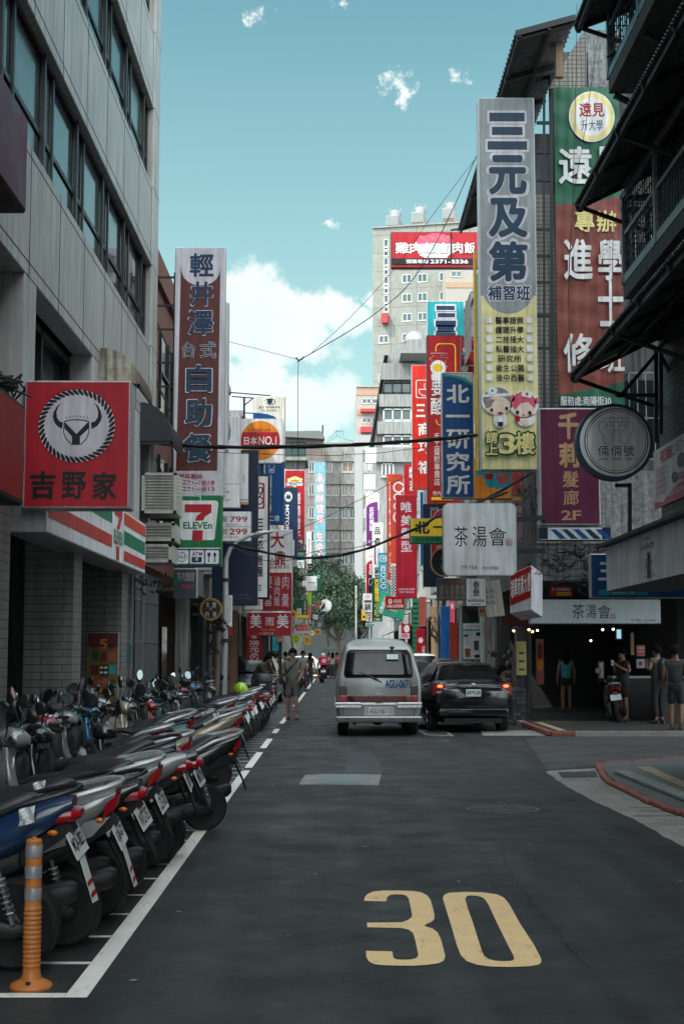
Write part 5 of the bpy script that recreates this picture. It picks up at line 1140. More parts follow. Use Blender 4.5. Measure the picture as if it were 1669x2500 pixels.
it = [('p', 'white', ell(*zm(655, 1115), 9.5, 12.5)), ('p', 'darkblue', [zm(*p) for p in ((630, 1145), (645, 1082), (655, 1110), (665, 1082), (682, 1145), (668, 1128), (655, 1140), (643, 1128))]), T('white', 'MOTOR', zm(628, 1185, 662, 1415), 'down', .03)]
sign('vertical_sign', 'dark blue vertical sign with a round white winged emblem and sideways letters', (694, 1190, 726, 1358), 60, .3, 'darkblue', it, frame='darkblue', rim=.6)
it = [('p', 'paleyellow', [zm(*p) for p in ((645, 960), (670, 950), (712, 935), (755, 950), (780, 960), (770, 985), (745, 1010), (710, 1035), (678, 1010), (652, 985))]), ('p', 'orange', [zm(*p) for p in ((675, 968), (748, 968), (740, 1000), (712, 1022), (682, 1000))]), ('p', 'white', rect(*zm(640, 985, 778, 1020))), T('black', 'TRINITY', zm(640, 988, 778, 1018), 'row', .02), T('white', '語集堂', zm(736, 1075, 762, 1400), 'col', .02), T('white', '七', zm(736, 1400, 762, 1455), 'fit'), ('p', 'maroon', rect(*zm(736, 1478, 796, 1530))), T('white', '95', zm(748, 1490, 780, 1524), 'row', .01)]
sign('vertical_sign', 'red vertical sign with a pale crown-like emblem lettered in black', (695, 1147, 744.5, 1330), 66, .35, 'red', it, frame='white', rim=1)
sign('vertical_sign', 'dark brown small sign reading SPA at the end of the left row', (727, 1331, 747, 1348), 66.5, .2, 'maroon', [T('white', 'SPA', zm(748, 1536, 808, 1584), 'row', .01)], frame='maroon', rim=.4)
sign('street_banner', 'long pale blue vertical banner with pink outlined characters on the concrete block', (767.5, 1128, 794.5, 1385), 186, .3, 'sky', [x for i, ch in enumerate('永續辦健保') for b in [zm(900, 915 + 90 * i, 960, 985 + 90 * i)] for x in (Hh('pink', ch, b, 'fit', 1.0), T('white', ch, b, 'fit', .0))] + [x for i, ch in enumerate('生命') for b in [zm(898, 1425 + 92 * i, 958, 1500 + 92 * i)] for x in (Hh('pink', ch, b, 'fit', 1.0), T('white', ch, b, 'fit', .0))] + [Hh('pink', '安', zm(898, 1605, 950, 1680), 'fit', 1), T('white', '安', zm(898, 1605, 950, 1680), 'fit', 0)], frame='sky', rim=.3)
for i, (nm, lab, bx, Y, col, items) in enumerate((
 ('shop_sign', 'narrow white sign with tiny blue characters left of the pale blue banner', (748.5, 1298, 760, 1390), 92, 'white', [T('darkblue', '專業洗髮', (751, 1315, 757, 1350), 'col')]),
 ('shop_sign', 'green and white striped convenience sign behind the bright green tree', (724, 1353, 743, 1388), 74, 'green', [('p', 'white', rect(725, 1366, 742, 1387)), ('p', 'blue', rect(725, 1364, 742, 1368)), T('green', 'art', (730, 1370, 741, 1380))]),
 ('shop_sign', 'small black sign with a white ring above the white blank board', (750, 1376, 762, 1400), 88, 'black', [('s', 'white', ell(756, 1386, 4, 5, 16), .9)]),
 ('shop_sign', 'blank white rounded board with a faint dotted line beside the tree', (738, 1407, 774, 1442), 70, 'white', [('p', 'dgrey', rect(750, 1422, 771, 1423.5))]),
 ('shop_sign', 'dark green sign half behind the blank white board', (757, 1398, 786, 1442), 76, 'darkgreen', [T('white', '上士', (762, 1402, 782, 1412), 'cells')]),
 ('shop_sign', 'dark green restaurant sign with two white characters', (718, 1463, 750, 1502), 62, 'darkgreen', [T('white', '館', (724, 1484, 736, 1501), 'fit', .02), T('white', '人', (741, 1466, 748, 1476), 'fit'), T('paleyellow', '精緻小館', (742, 1477, 747, 1500), 'col', 0)]),
 ('shop_sign', 'slim yellow lime sign right of the dark green restaurant sign', (750, 1445, 760, 1477), 68, 'lime', []),
 ('shop_sign', 'yellow edged awning sign under the dark green restaurant sign', (720, 1502, 752, 1509), 61, 'yellow', []),
 ('shop_sign', 'salmon pink slim sign beside the lime sign', (752, 1477, 759, 1512), 69, 'pink', []),
 ('shop_sign', 'dark sign with a white tilted character below the round bean sign', (760, 1498, 778, 1514), 80, 'black', [T('white', '咖', (763, 1499, 776, 1513), 'fit', .02)]),
 ('shop_sign', 'grey blue small panel behind the round bean sign', (770, 1503, 790, 1530), 84, 'dgrey', [T('white', '店', (775, 1520, 784, 1530), 'fit')]),
 ('shop_sign', 'faded red sign with pale lines above the round dotted lime sign', (722, 1525, 752, 1545), 64, 'brick', [T('pink', '樂華', (725, 1528, 750, 1541), 'cells', .02), ('p', 'lilac', rect(722, 1541, 752, 1545))]),
 ('shop_sign', 'small dark yellow sign near the far crossing on the left', (742, 1553, 758, 1575), 86, 'gold', [T('black', '飯', (745, 1556, 756, 1567), 'fit')]),
 ('shop_sign', 'tiny green plate under the pair of round yellow signs', (766, 1522, 774, 1532), 90, 'green', []),
 ('wall_poster', 'pale teal wall poster with a dark figure on the far left arcade', (664, 1555, 682, 1590), 56, 'turq', [('s', 'darkblue', [(672, 1566), (678, 1572), (670, 1582)], 2)]),
 ('shop_sign', 'small blue framed white sign edge by the dark blue vertical sign', (713, 1318, 718, 1356), 58, 'white', []))):
 sign(nm, lab, bx, Y, .18, col, items, rim=.5, frame=col if col != 'white' else 'lilac')
def disc_sign(label, ctr, r, Y, depth, face_col, rim_col, items, ry=None, rimw=.1, posts=()):
 a = onY(*ctr, Y); R_ = r / F * Y; root = thing('round_sign', label, 'sign', (a.x, Y + depth / 2, a.z - R_), 'shop signs along the street')
 MB().lathe([(.001, depth / 2), (R_, depth / 2), (R_, -depth / 2), (R_ * (1 - rimw), -depth / 2), (R_ * (1 - rimw), -depth / 2 + .01), (.001, -depth / 2 + .01)], (a.x, Y + depth / 2, a.z), 'y', 48).build('cabinet', paint(rim_col) if rim_col in SIGNC else M[rim_col], root, smooth=30)
 f = Face(onY(ctr[0] - r, ctr[1] - r, Y), onY(ctr[0] + r, ctr[1] - r, Y), onY(ctr[0] - r, ctr[1] + r, Y), (ctr[0] - r, ctr[1] - r, ctr[0] + r, ctr[1] + r))
 MB().prism([f.p(*q, -.006) for q in ell(*ctr, r * (1 - rimw) - .05, n=48)], (0, -.004, 0)).build('face', paint(face_col), root)
 decorate(root, f, items, .002)
 if posts:
  b = MB()
  for q in posts: b.bar(onY(q[0], q[1], Y + depth / 2), onY(q[2], q[3], Y + depth / 2), .04)
  b.build('bracket', M['dark_steel'], root)
 return root, f
disc_sign('round white sign with a red bean and black curve on the left', (794.5, 1478), 15, 78, .25, 'white', 'grey', [('p', 'brick', [zn(*p) for p in ((885, 650), (888, 632), (905, 618), (925, 605), (942, 603), (950, 612), (945, 630), (930, 640), (918, 655), (900, 665), (888, 662))]), ('p', 'black', [zn(*p) for p in ((938, 660), (948, 640), (965, 615), (968, 600), (975, 625), (970, 650), (955, 668), (942, 676))])], rimw=.05)
disc_sign('round lime green sign with dark dots and a red curl', (723.5, 1560), 11.5, 64, .2, 'lime', 'ivory', [('s', 'deepred', [(718, 1560), (722, 1555), (727, 1556), (728, 1561), (724, 1565), (720, 1569)], 1.5)] + [('p', 'darkgreen', ell(723.5 + 8 * cos(k), 1560 + 8 * sin(k), 1, n=8)) for k in range(6)], rimw=.07)
disc_sign('round cream sign with a red mark, left of a pair on the left row', (761.5, 1545.5), 6.6, 92, .2, 'cream', 'gold', [('p', 'red', ell(761, 1545, 2.5, 2, 10))], rimw=.12)
disc_sign('round orange sign with dark centre, right of a pair on the left row', (776, 1542.5), 6.4, 94, .2, 'orange', 'gold', [('p', 'maroon', ell(776, 1543, 3.4, 3, 12))], rimw=.12)
disc_sign('half hidden orange round sign at the edge of the crimson brush sign', (713, 1500), 12, 48, .2, 'orange', 'gold', [('p', 'maroon', ell(713, 1500, 6, 5, 14))], rimw=.1)
disc_sign('round black sign with gold dotted rim on the left arcade', (515, 1487), 26.5, 28.8, .12, 'black', 'gold', [('s', 'gold', ell(515, 1487, 22, 22, 30), .6)] + [('p', 'gold', ell(515 + 23.4 * cos(k * .21), 1487 + 23.4 * sin(k * .21), .7, n=6)) for k in range(30)] + [T('lilac', '古', (503, 1470, 511, 1482), 'fit', 0), T('lilac', '意', (518, 1470, 528, 1483), 'fit', 0), T('lilac', '奶', (501, 1493, 511, 1505), 'fit', 0), T('lilac', '茶', (519, 1493, 529, 1506), 'fit', 0), T('gold', '好', (511, 1482, 519, 1491), 'fit', 0), T('deepred', '古早味', (499, 1485, 510, 1488)), T('deepred', '手工茶', (519, 1485, 531, 1488))], rimw=.06, posts=((490, 1475, 470, 1475), (490, 1500, 470, 1500)))
sign('shop_sign', 'dim dark restaurant sign with pale characters under the air-conditioners', (424, 1388, 481, 1460), 29.6, .25, 'dgrey', [T('lilac', '牛肉麵館', (432, 1396, 476, 1420), 'row', .01), T('rose', '營業中', (442, 1426, 478, 1438)), ('p', 'stripegreen', ell(430, 1414, 5, 16))], rim=1.5)
it = [('p', 'cream', [(1168, 728), (1307, 728), (1307, 1145), (1168, 1145)]), ('p', 'slate', ell(1237.5, 705, 67, 67))]
for b in (zt8(135, 835, 405, 900), zt8(152, 942, 387, 1003), zt8(118, 1050, 420, 1113)): it.append(('p', 'lilac', rrect(b[0] - 6, b[1] - 6, b[2] + 6, b[3] + 6, 4)))
for ch, b in (('元', zt8(122, 1155, 416, 1450)), ('及', zt8(118, 1475, 420, 1770)), ('第', zt8(116, 1795, 416, 2095))): it.append(Hh('lilac', ch, b, 'fit', 7))
it.append(Hh('lilac', '補習班', zt8(108, 2125, 430, 2235), 'fit', 3))
for b in (zt8(135, 835, 405, 900), zt8(152, 942, 387, 1003), zt8(118, 1050, 420, 1113)): it.append(('p', 'ink', rect(*b)))
for ch, b in (('元', zt8(122, 1155, 416, 1450)), ('及', zt8(118, 1475, 420, 1770)), ('第', zt8(116, 1795, 416, 2095))): it.append(T('ink', ch, b, 'fit', .055))
it.append(T('ink', '補習班', zt8(108, 2125, 430, 2235), 'fit', .03))
for i, tx in enumerate(('醫事證照', '護理升學', '二技插大', '私醫插大', '研究所', '衛生公職', '後中西醫')):
 y = 118 + 70 * i; it.append(T('black', tx, zr(160 if i != 4 else 175, y, 378 if i != 4 else 358, y + 56), 'cells', .025))
 it += [('p', 'white', rect(*zr(92, y + 5, 136, y + 48))), ('p', 'white', rect(*zr(398, y + 5, 444, y + 48)))]
E_ = lambda x, y, rx, ry: ell(*zr(x, y), rx / 3.021, ry / 3.021, 28)
it += [('p', 'white', E_(170, 735, 118, 105)), ('p', 'white', E_(370, 760, 108, 100)), ('p', 'white', E_(190, 870, 52, 62)), ('p', 'white', E_(380, 865, 72, 55)),
  ('p', 'hairgrey', E_(168, 725, 106, 90)), ('p', 'rose', E_(368, 750, 92, 82)), ('p', 'rose', E_(285, 715, 16, 26)), ('p', 'rose', E_(462, 735, 14, 24)),
  ('p', 'skin', E_(172, 770, 96, 68)), ('p', 'skin', E_(366, 795, 80, 58)), ('p', 'hairgrey', [zr(*p) for p in ((80, 745), (110, 720), (230, 735), (150, 728), (120, 780), (82, 790))]), ('p', 'rose', [zr(*p) for p in ((288, 770), (320, 725), (440, 745), (452, 790), (400, 742), (345, 752), (300, 800))]),
  ('p', 'white', [zr(*p) for p in ((66, 690), (268, 676), (270, 700), (66, 708))]), ('p', 'grey', E_(132, 662, 40, 38)), ('p', 'white', E_(132, 662, 26, 25)), ('p', 'dgrey', E_(132, 662, 9, 9)), ('p', 'white', [zr(*p) for p in ((352, 680), (368, 662), (432, 668), (425, 715), (350, 702))]), ('p', 'red', rect(*zr(388, 672, 396, 700))), ('p', 'red', rect(*zr(380, 682, 404, 690))),
  ('p', 'black', E_(126, 802, 11, 13)), ('p', 'black', E_(238, 790, 11, 13)), ('p', 'black', E_(320, 818, 12, 14)), ('p', 'black', E_(412, 822, 12, 14)), ('p', 'deepred', E_(190, 824, 20, 9)), ('p', 'deepred', E_(364, 838, 6, 9)), ('p', 'white', [zr(*p) for p in ((165, 850), (215, 850), (212, 890), (168, 890))]), ('p', 'black', rect(*zr(172, 888, 210, 918))), ('p', 'red', E_(318, 865, 22, 22)), ('p', 'skin', E_(378, 885, 20, 24))]
for ch, b in (('請', zr(80, 962, 166, 1042)), ('上', zr(80, 1046, 166, 1124)), ('3', zr(178, 975, 300, 1118)), ('樓', zr(296, 962, 446, 1122))): it.append(Hh('plategreen', ch, b, 'fit', 4.5))
for ch, b in (('請', zr(80, 962, 166, 1042)), ('上', zr(80, 1046, 166, 1124)), ('3', zr(178, 975, 300, 1118)), ('樓', zr(296, 962, 446, 1122))): it.append(T('paleyellow', ch, b, 'fit', .03))
sign('vertical_sign', 'very tall grey and yellow cram-school sign with dark blue characters and a cartoon pair', (1166, 238, 1309, 1147), 29.2, .42, 'slate', it, rim=2.2, posts=((1309, 300, 1345, 300), (1309, 440, 1345, 440), (1309, 560, 1345, 560), (1309, 690, 1345, 690), (1309, 850, 1345, 850), (1309, 1000, 1345, 1000), (1345, 235, 1345, 1180, .07), (1327, 235, 1327, 1180, .05), (1309, 372, 1345, 372), (1309, 625, 1345, 625), (1309, 770, 1345, 770)))
tl, br = onY(1350, 213, 30.45), onY(1524, 992, 30.45)
r = thing('cloth_banner', 'huge green and faded red cloth banner with a round badge on the corner building', 'banner', ((tl.x + br.x) / 2, 30.45, br.z))
bf = Face(tl, (br.x, 30.45, tl.z), (tl.x, 30.45, br.z), (1350, 213, 1524, 992))
def cloth(mat_, y0, y1, skew0=0, skew1=0, name='cloth'):
 nx, ny = 26, max(4, int((y1 - y0) / 7)); vs = []
 for j in range(ny + 1):
  for i in range(nx + 1):
   t = i / nx; ya = y0 + skew0 * t; yb = y1 + skew1 * t; y = ya + (yb - ya) * j / ny; x = 1350 + 174 * t
   d = .012 * sin(x * .09 + y * .045 + sin(y * .03)) + .006 * sin(x * .05 - y * .11 + 2 * sin(x * .02)) + .008 * sin(x * .21 + y * .013)
   vs.append(bf.p(x, y, d))
 mb = MB(); mb.add(vs, [(j * (nx + 1) + i, j * (nx + 1) + i + 1, (j + 1) * (nx + 1) + i + 1, (j + 1) * (nx + 1) + i) for j in range(ny) for i in range(nx)])
 return mb.build(name, mat_, r, smooth='all')
CG = mat('banner_green', lin((0, 100, 72)), .5, var=.25, scale=3, streak=.3, bump=.25, bscale=9); CR = mat('banner_red', lin((136, 66, 57)), .5, var=.25, scale=3, streak=.3, bump=.25, bscale=9)
cloth(CG, 213, 507, 0, -22); cloth(CR, 507, 966, -22, -32); cloth(CG, 966, 992, -32, 0)
it = [('p', 'white', ell(1450, 288, 61, 63)), ('p', 'paleyellow', ell(1450, 288, 58, 60)), ('p', 'white', ell(1450, 288, 46, 48)), T('deepred', '遠見', zt8(806, 765, 1010, 872), 'fit', .03), T('ink', '升大學', zt8(818, 890, 998, 978), 'cells', .01),
  T('white', '遠', zt8(632, 1095, 905, 1375), 'fit', .03), T('white', '見', zt8(935, 1095, 1120, 1375), 'fit', .03), T('paleyellow', '專辦', zt8(748, 1565, 1095, 1735), 'cells', .03), T('white', '進', zt8(662, 1780, 892, 2080), 'fit', .03), T('white', '學', zt8(935, 1785, 1130, 2085), 'fit', .03), T('white', '士', zr(930, -150, 1130, 185), 'fit', .02), T('white', '修', zr(648, 235, 888, 520), 'fit', .03), T('white', '班', zr(935, 245, 1130, 520), 'fit', .02), T('white', '服務處:南陽街30', zr(615, 690, 1118, 762), 'row', .02)]
decorate(r, bf, it, .046)
it = [T('tan', '千', zr(638, 805, 795, 1005), 'fit', .05), T('tan', '莉', zr(640, 1030, 800, 1215), 'fit', .05), T('tan', '髮', zr(665, 1240, 785, 1360), 'fit', .02), T('tan', '廊', zr(668, 1380, 785, 1492), 'fit', .02), T('tan', '2F', zr(652, 1528, 800, 1600), 'row', .03)]
sign('shop_sign', 'plum hairdresser sign with tan brush characters below the banner', (1314, 996, 1463, 1282), 28.2, .35, 'plum', it, rim=3.5)
it = [('p', 'navy', rect(*zr(505, 1655, 562, 1742))), ('p', 'navy', rect(*zr(962, 1655, 1025, 1742)))]
for k in range(5): x = 580 + k * 84; it.append(('p', 'darkblue' if k % 2 else 'blue', [zr(x, 1668), zr(x + 42, 1668), zr(x + 122, 1738), zr(x + 70, 1738)]))
sign('barber_light', 'horizontal blue and white striped barber light under the plum sign', (1316, 1287, 1490, 1319), 28.2, .3, 'grey', it, frame='navy', rim=1.2)
p0 = (1497, 1078)
it = [('r', 'black', ell(*zr(1066, 1017), 78, 80, 60), ell(*zr(1066, 1017), 75.5, 77.5, 60)), ('r', 'black', ell(*zr(1066, 1017), 72, 74, 60), ell(*zr(1066, 1017), 70.5, 72.5, 60)),
  T('black', '倆', zr(930, 1052, 1008, 1130), 'fit', 0), T('black', '倆', zr(1025, 1052, 1103, 1130), 'fit', 0), T('black', '號', zr(1118, 1052, 1196, 1130), 'fit', 0), T('black', 'LIANG', zr(944, 1140, 1008, 1158)), T('black', 'LIANG', zr(1038, 1140, 1102, 1158)), T('black', 'HAO', zr(1136, 1140, 1182, 1158))]
for sx in (-1, 1):
 fx = lambda x, y: zr(1065 + sx * (x - 1065), y)
 it.append(('s', 'black', [fx(*p) for p in ((978, 1035), (972, 990), (950, 955), (936, 915), (940, 890), (955, 876), (978, 880), (990, 900), (985, 930), (975, 938))], .9))
 it.append(('s', 'black', [fx(*p) for p in ((978, 880), (982, 850), (1000, 842), (1022, 850), (1020, 868), (1002, 878), (1000, 905), (990, 910))], .9))
 it.append(('s', 'black', [fx(*p) for p in ((1010, 846), (1040, 842), (1060, 858), (1055, 872), (1030, 878), (1018, 872))], .9))
 it.append(('s', 'black', [fx(*p) for p in ((1055, 872), (1040, 905), (1055, 925), (1052, 950), (1030, 965), (1040, 1000), (1035, 1030), (1010, 1042), (978, 1035))], .9))
 it.append(('s', 'black', [fx(*p) for p in ((1000, 905), (1020, 908), (1040, 905))], .9)); it.append(('s', 'black', [fx(*p) for p in ((1000, 932), (1025, 945), (1052, 940))], .9)); it.append(('s', 'black', [fx(*p) for p in ((1020, 872), (1022, 908))], .9))
disc_sign('round white eatery sign with two outlined fists, fixed to the corner house', (1500, 1078), 95, 19.4, .24, 'white', 'ink', it, rimw=.085)
it = [T('black', '茶', (1108, 1285, 1141, 1335), 'fit', -.005, .0), T('black', '湯', (1152, 1285, 1187, 1335), 'fit', -.005), T('black', '會', (1192, 1288, 1235, 1333), 'fit', -.005), ('r', 'deepred', rrect(1233, 1316, 1249, 1332, 2), rrect(1234.2, 1317.2, 1247.8, 1330.8, 1.5)), T('deepred', '台北', (1235, 1318, 1247, 1330), 'cells', .02), T('black', 'TP TEA', (1124, 1381, 1163, 1390), 'row', 0), T('black', '台北信陽店', (1176, 1382, 1216, 1391), 'cells', 0)]
sign('shop_sign', 'large rounded square grey-white tea shop sign with black brush characters', (1081, 1228, 1260, 1405), 28.0, .3, 'grey', it, frame='aluminium', rim=2.2, round_=15, posts=((1260, 1269, 1330, 1264, .1), (1260, 1347, 1330, 1345, .1), (1168, 1218, 1168, 1230, .03)))
r = thing('lightbox_sign', 'wide softly lit tea shop light box over the right arcade', 'sign', (6.5, 31.4, 2.3), 'shop signs along the street')
a, b = onY(1293, 1463, 31.2), onY(1612, 1523, 31.2)
MB().box((a.x, 31.2, b.z), (b.x, 31.5, a.z)).build('cabinet', M['aluminium'], r, bevel=.01, seg=1)
f = Face((a.x, 31.2, a.z), (b.x, 31.2, a.z), (a.x, 31.2, b.z), (1293, 1463, 1612, 1523))
MB().prism([f.p(*q, 0) for q in rect(1295.5, 1465.5, 1609.5, 1520.5)], (0, -.003, 0)).build('face', mat('lit_sign_face', (.34, .40, .42), .4, emit=.05, var=.3, scale=1.2), r)
decorate(r, f, [T('black', '茶', zq(742, 285, 830, 395), 'fit', 0), T('black', '湯', zq(845, 290, 920, 392), 'fit', 0), T('black', '會', zq(930, 295, 1026, 392), 'fit', 0), ('r', 'deepred', rrect(*zq(1024, 360, 1058, 394), 2), rrect(*zq(1028, 364, 1054, 390), 1.5)), T('deepred', '台北', zq(1029, 366, 1053, 388), 'cells'), T('black', 'TP TEA', zq(1168, 396, 1250, 414), 'row', 0), T('black', '台北信陽店', zq(1268, 398, 1360, 414), 'cells', 0)])
sign('led_sign', 'small red egg-pancake sign above the tea light box', (1339, 1424, 1398, 1459), 31.6, .1, 'deepred', [T('white', '手工蛋餅專賣店', zq(588, 165, 728, 190), 'row', .02), ('p', 'yellow', rect(*zq(626, 198, 730, 222))), T('deepred', '好吃台灣小吃', zq(632, 202, 726, 218))], frame='black', rim=3)
sign('shop_sign', 'blue sign with white bars behind the tree-emblem fascia', (1440, 1352, 1690, 1460), 21.6, .2, 'blue', [('p', 'white', rect(*zr(945, 1910, 1010, 1930))), ('p', 'white', rect(*zr(950, 1965, 1010, 1985))), ('p', 'white', rect(*zr(930, 2025, 1010, 2045))), ('p', 'turq', rect(1458, 1439, 1579, 1453)), T('white', '台北市南陽街二十二號', (1492, 1442, 1545, 1450), 'row', 0)], rim=2)
it = [('p', 'turq', rect(*zb6(832, 1158, 1225, 1525)))]
for b in ((925, 1205, 1125, 1252), (938, 1285, 1128, 1332), (915, 1368, 1138, 1418), (932, 1435, 1118, 1480), (915, 1502, 1135, 1530)): q = zb6(*b); it.append(('p', 'lilac', rrect(q[0] - 4, q[1] - 4.5, q[2] + 4, q[3] + 4.5, 3)))
for b in ((925, 1205, 1125, 1252), (938, 1285, 1128, 1332), (915, 1368, 1138, 1418), (932, 1435, 1118, 1480), (915, 1502, 1135, 1530)): it.append(('p', 'darkblue', rect(*zb6(*b))))
sign('vertical_sign', 'teal sign with stacked dark blue bars above the red egg sign', (1041, 735, 1131, 820), 45, .35, 'turq', it, rim=1.2, posts=((1131, 760, 1163, 760), (1131, 800, 1163, 800), (1138, 735, 1138, 830), (1152, 735, 1152, 830)))
it = [('s', 'yellow', [zb6(920, 1710), zb6(920, 1660), zb6(935, 1632), zb6(960, 1624), zb6(1100, 1624), zb6(1130, 1640), zb6(1138, 1670), zb6(1138, 1935)], 2.6), Hh('white', '蛋', zb6(850, 1730, 1050, 1880), 'fit', .9), T('deepred', '蛋', zb6(850, 1730, 1050, 1880), 'fit', .03), ('p', 'white', ell(*zb6(945, 1893), 19, 19)), ('p', 'yellow', ell(*zb6(940, 1892), 12, 9.5)),
  T('white', '一', (1052, 915, 1082, 925), 'fit', .02), T('white', '要', (1052, 926, 1082, 968), 'fit', .02), T('white', '酷', (1050, 972, 1082, 1014), 'fit', .02), ('s', 'yellow', [z7(720, 235), z7(735, 275), z7(775, 288)], 2.2), T('white', '手工蛋餅專賣店', z7(700, 350, 756, 808), 'col', .01), T('white', '巷內', z7(688, 850, 764, 892), 'cells', .01), ('p', 'yellow', rect(*z7(678, 905, 870, 932)))]
sign('vertical_sign', 'dark red egg-pancake sign with a fried egg drawing', (1041, 818, 1124, 1231), 41, .35, 'deepred', it, frame='black', rim=1.6)
sign('vertical_sign', 'red sign with white shell shapes in a black lattice behind the egg sign', (1124, 822, 1160, 912), 41.6, .2, 'deepred', [('p', 'white', ell(*zb6(1240, 1690), 5, 7)), ('p', 'mint', ell(*zb6(1225, 1735), 3.5, 6)), ('p', 'white', ell(*zb6(1250, 1780), 6, 3)), ('p', 'white', ell(*zb6(1235, 1900), 9, 8)), ('s', 'black', [zb6(1200, 1540), zb6(1330, 1660)], 2), ('s', 'black', [zb6(1200, 1770), zb6(1330, 1650)], 2)], frame='black', rim=1)
it = [('p', 'grey', [zb6(1000, 1958), zb6(1325, 1950), zb6(1325, 2060), zb6(1240, 1995), zb6(1100, 1965)]), ('p', 'mint', [zb6(1005, 1960), zb6(1100, 1966), zb6(1240, 1998), zb6(1320, 2055), zb6(1320, 2085), zb6(1200, 2015), zb6(1080, 1985), zb6(1005, 1985)]),
  T('white', '北', zb6(1030, 2075, 1290, 2280), 'fit', .035), ('p', 'white', rect(*z7(810, 190, 1020, 213))), T('white', '研', z7(808, 318, 1018, 485), 'fit', .035), T('white', '究', z7(808, 515, 1018, 680), 'fit', .035), T('white', '所', z7(808, 712, 1018, 880), 'fit', .035)]
sign('vertical_sign', 'bright blue institute sign with white blocky characters beside the tall yellow sign', (1077, 909, 1156, 1216), 33, .35, 'blue', it, rim=2.2)
it = [('p', 'orange', [(1160, 1165), (1166, 1160), (1170, 1162), (1176, 1160), (1178, 1170), (1184, 1172), (1181, 1182), (1190, 1185), (1188, 1193), (1204, 1190), (1214, 1195), (1222, 1190), (1230, 1196), (1245, 1190), (1245, 1216), (1160, 1216)]), T('deepred', '1', zr(102, 1258, 160, 1300), 'row', .05), T('vermilion', '號', zr(186, 1262, 272, 1335), 'fit', .03), T('vermilion', '一', zr(186, 1238, 272, 1250), 'fit', .03)]
sign('shop_sign', 'orange and teal sign with a red number one under the tall yellow sign', (1158, 1120, 1248, 1218), 31, .3, 'aqua', it, frame='orange', rim=1.5)
sign('vertical_sign', 'narrow golden back edge of a sign beside the tall cram-school sign', (1157, 610, 1165, 1150), 30.6, .3, 'yellow', rim=1, frame='gold')
it = [('p', 'rose', [zb6(*p) for p in ((700, 500), (740, 440), (800, 430), (850, 410), (930, 402), (1010, 415), (1060, 440), (1110, 490), (1100, 520), (720, 520))]), ('p', 'white', [zb6(*p) for p in ((690, 520), (1130, 520), (1110, 590), (1060, 650), (1000, 665), (820, 660), (740, 620))]), ('p', 'grey', [zb6(*p) for p in ((700, 560), (740, 620), (820, 650), (1000, 655), (1060, 640), (1040, 675), (800, 675), (740, 650))])]
it += [('p', 'pink', ell(*zb6(750 + 34 * k, 455 + 18 * ((k * 7) % 3) - 12), 4, 3, 8)) for k in range(10)]
for ch, x0, x1 in (('雞', 470, 625), ('肉', 630, 765), ('飯', 775, 940), ('會', 945, 1060), ('肉', 1100, 1215), ('飯', 1230, 1350)): b = zb6(x0, 505, x1, 628); it += [Hh('black', ch, b, 'fit', .8), T('white', ch, b, 'fit', .03)]
it += [('p', 'black', rect(*zb6(427, 684, 1366, 748))), T('white', '預購專線', zb6(585, 694, 838, 742), 'cells', .02), T('white', '2371-8336', zb6(855, 697, 1272, 740), 'row', .03), ('p', 'black', rect(*zb6(1078, 392, 1092, 748)))]
sign('billboard', 'wide red billboard with a bowl of rice high over the street', (954, 566, 1172, 653), 46, .3, 'red', it, frame='black', rim=1, posts=((1165, 600, 1190, 600, .1), (1100, 562, 1180, 548, .06)))
it = [('r', 'white', rrect(*zb6(698, 2022, 860, 2225), 5), rrect(*zb6(706, 2030, 852, 2217), 4)), ('s', 'white', [zb6(730, 2130), zb6(740, 2170), zb6(775, 2195), zb6(810, 2198)], 2), ('s', 'white', [zb6(730, 2128), zb6(830, 2128)], 2), ('s', 'white', [zb6(800, 2060), zb6(790, 2090), zb6(805, 2120)], 1.4)]
it += [T('white', ch, z7(568, y0, 640, y1), 'fit', .03) for ch, y0, y1 in (('三', 100, 210), ('商', 258, 372), ('巧', 420, 525), ('福', 590, 700))]
it = it[:4] + [T('white', '三', z7(552, 98, 632, 208), 'fit', .03), T('white', '商', z7(566, 258, 690, 372), 'fit', .03), T('white', '巧', z7(566, 420, 690, 528), 'fit', .03), T('white', '福', z7(562, 590, 690, 702), 'fit', .03)]
sign('vertical_sign', 'bright orange-red vertical sign with a bowl emblem, tallest red sign', (1004, 891, 1046, 1194), 52, .35, 'scarlet', it, rim=.8)
sign('vertical_sign', 'dark grey blank sign back behind the yellow and green sign', (1033, 1230, 1082, 1432), 36, .3, 'navy', frame='black', rim=1)
sign('vertical_sign', 'slim blue sign edge left of the dark blank sign', (1024, 1200, 1033, 1380), 44, .3, 'blue', frame='lilac', rim=1)
it = [T('black', '北', z7(540, 1115, 672, 1225), 'fit', .05), T('black', '一', z7(700, 1158, 800, 1170), 'fit', .02), ('p', 'green', rect(*z7(508, 1243, 800, 1302))), T('black', '台北市南陽街', z7(540, 1250, 800, 1290), 'cells', .02)]
sign('shop_sign', 'yellow and green horizontal sign poking out beside the large tea sign', (1000, 1265, 1090, 1327), 30, .25, 'yellow', it, frame='green', rim=1.4)
it = [T('lilac', ch, z7(420, y0, 515, y0 + 95), 'fit', .02) for ch, y0 in (('唯', 945), ('美', 1060), ('髮', 1172), ('型', 1285))] + [T('lilac', 'PROFESSIONAL DESIGN', z7(395, 1698, 538, 1714)), T('lilac', 'WENEY HAIR SALON', z7(402, 1722, 530, 1738))]
sign('vertical_sign', 'crimson hair salon sign with four pale characters', (966, 1208, 1017, 1460), 49, .3, 'crimson', it, frame='crimson', rim=1)
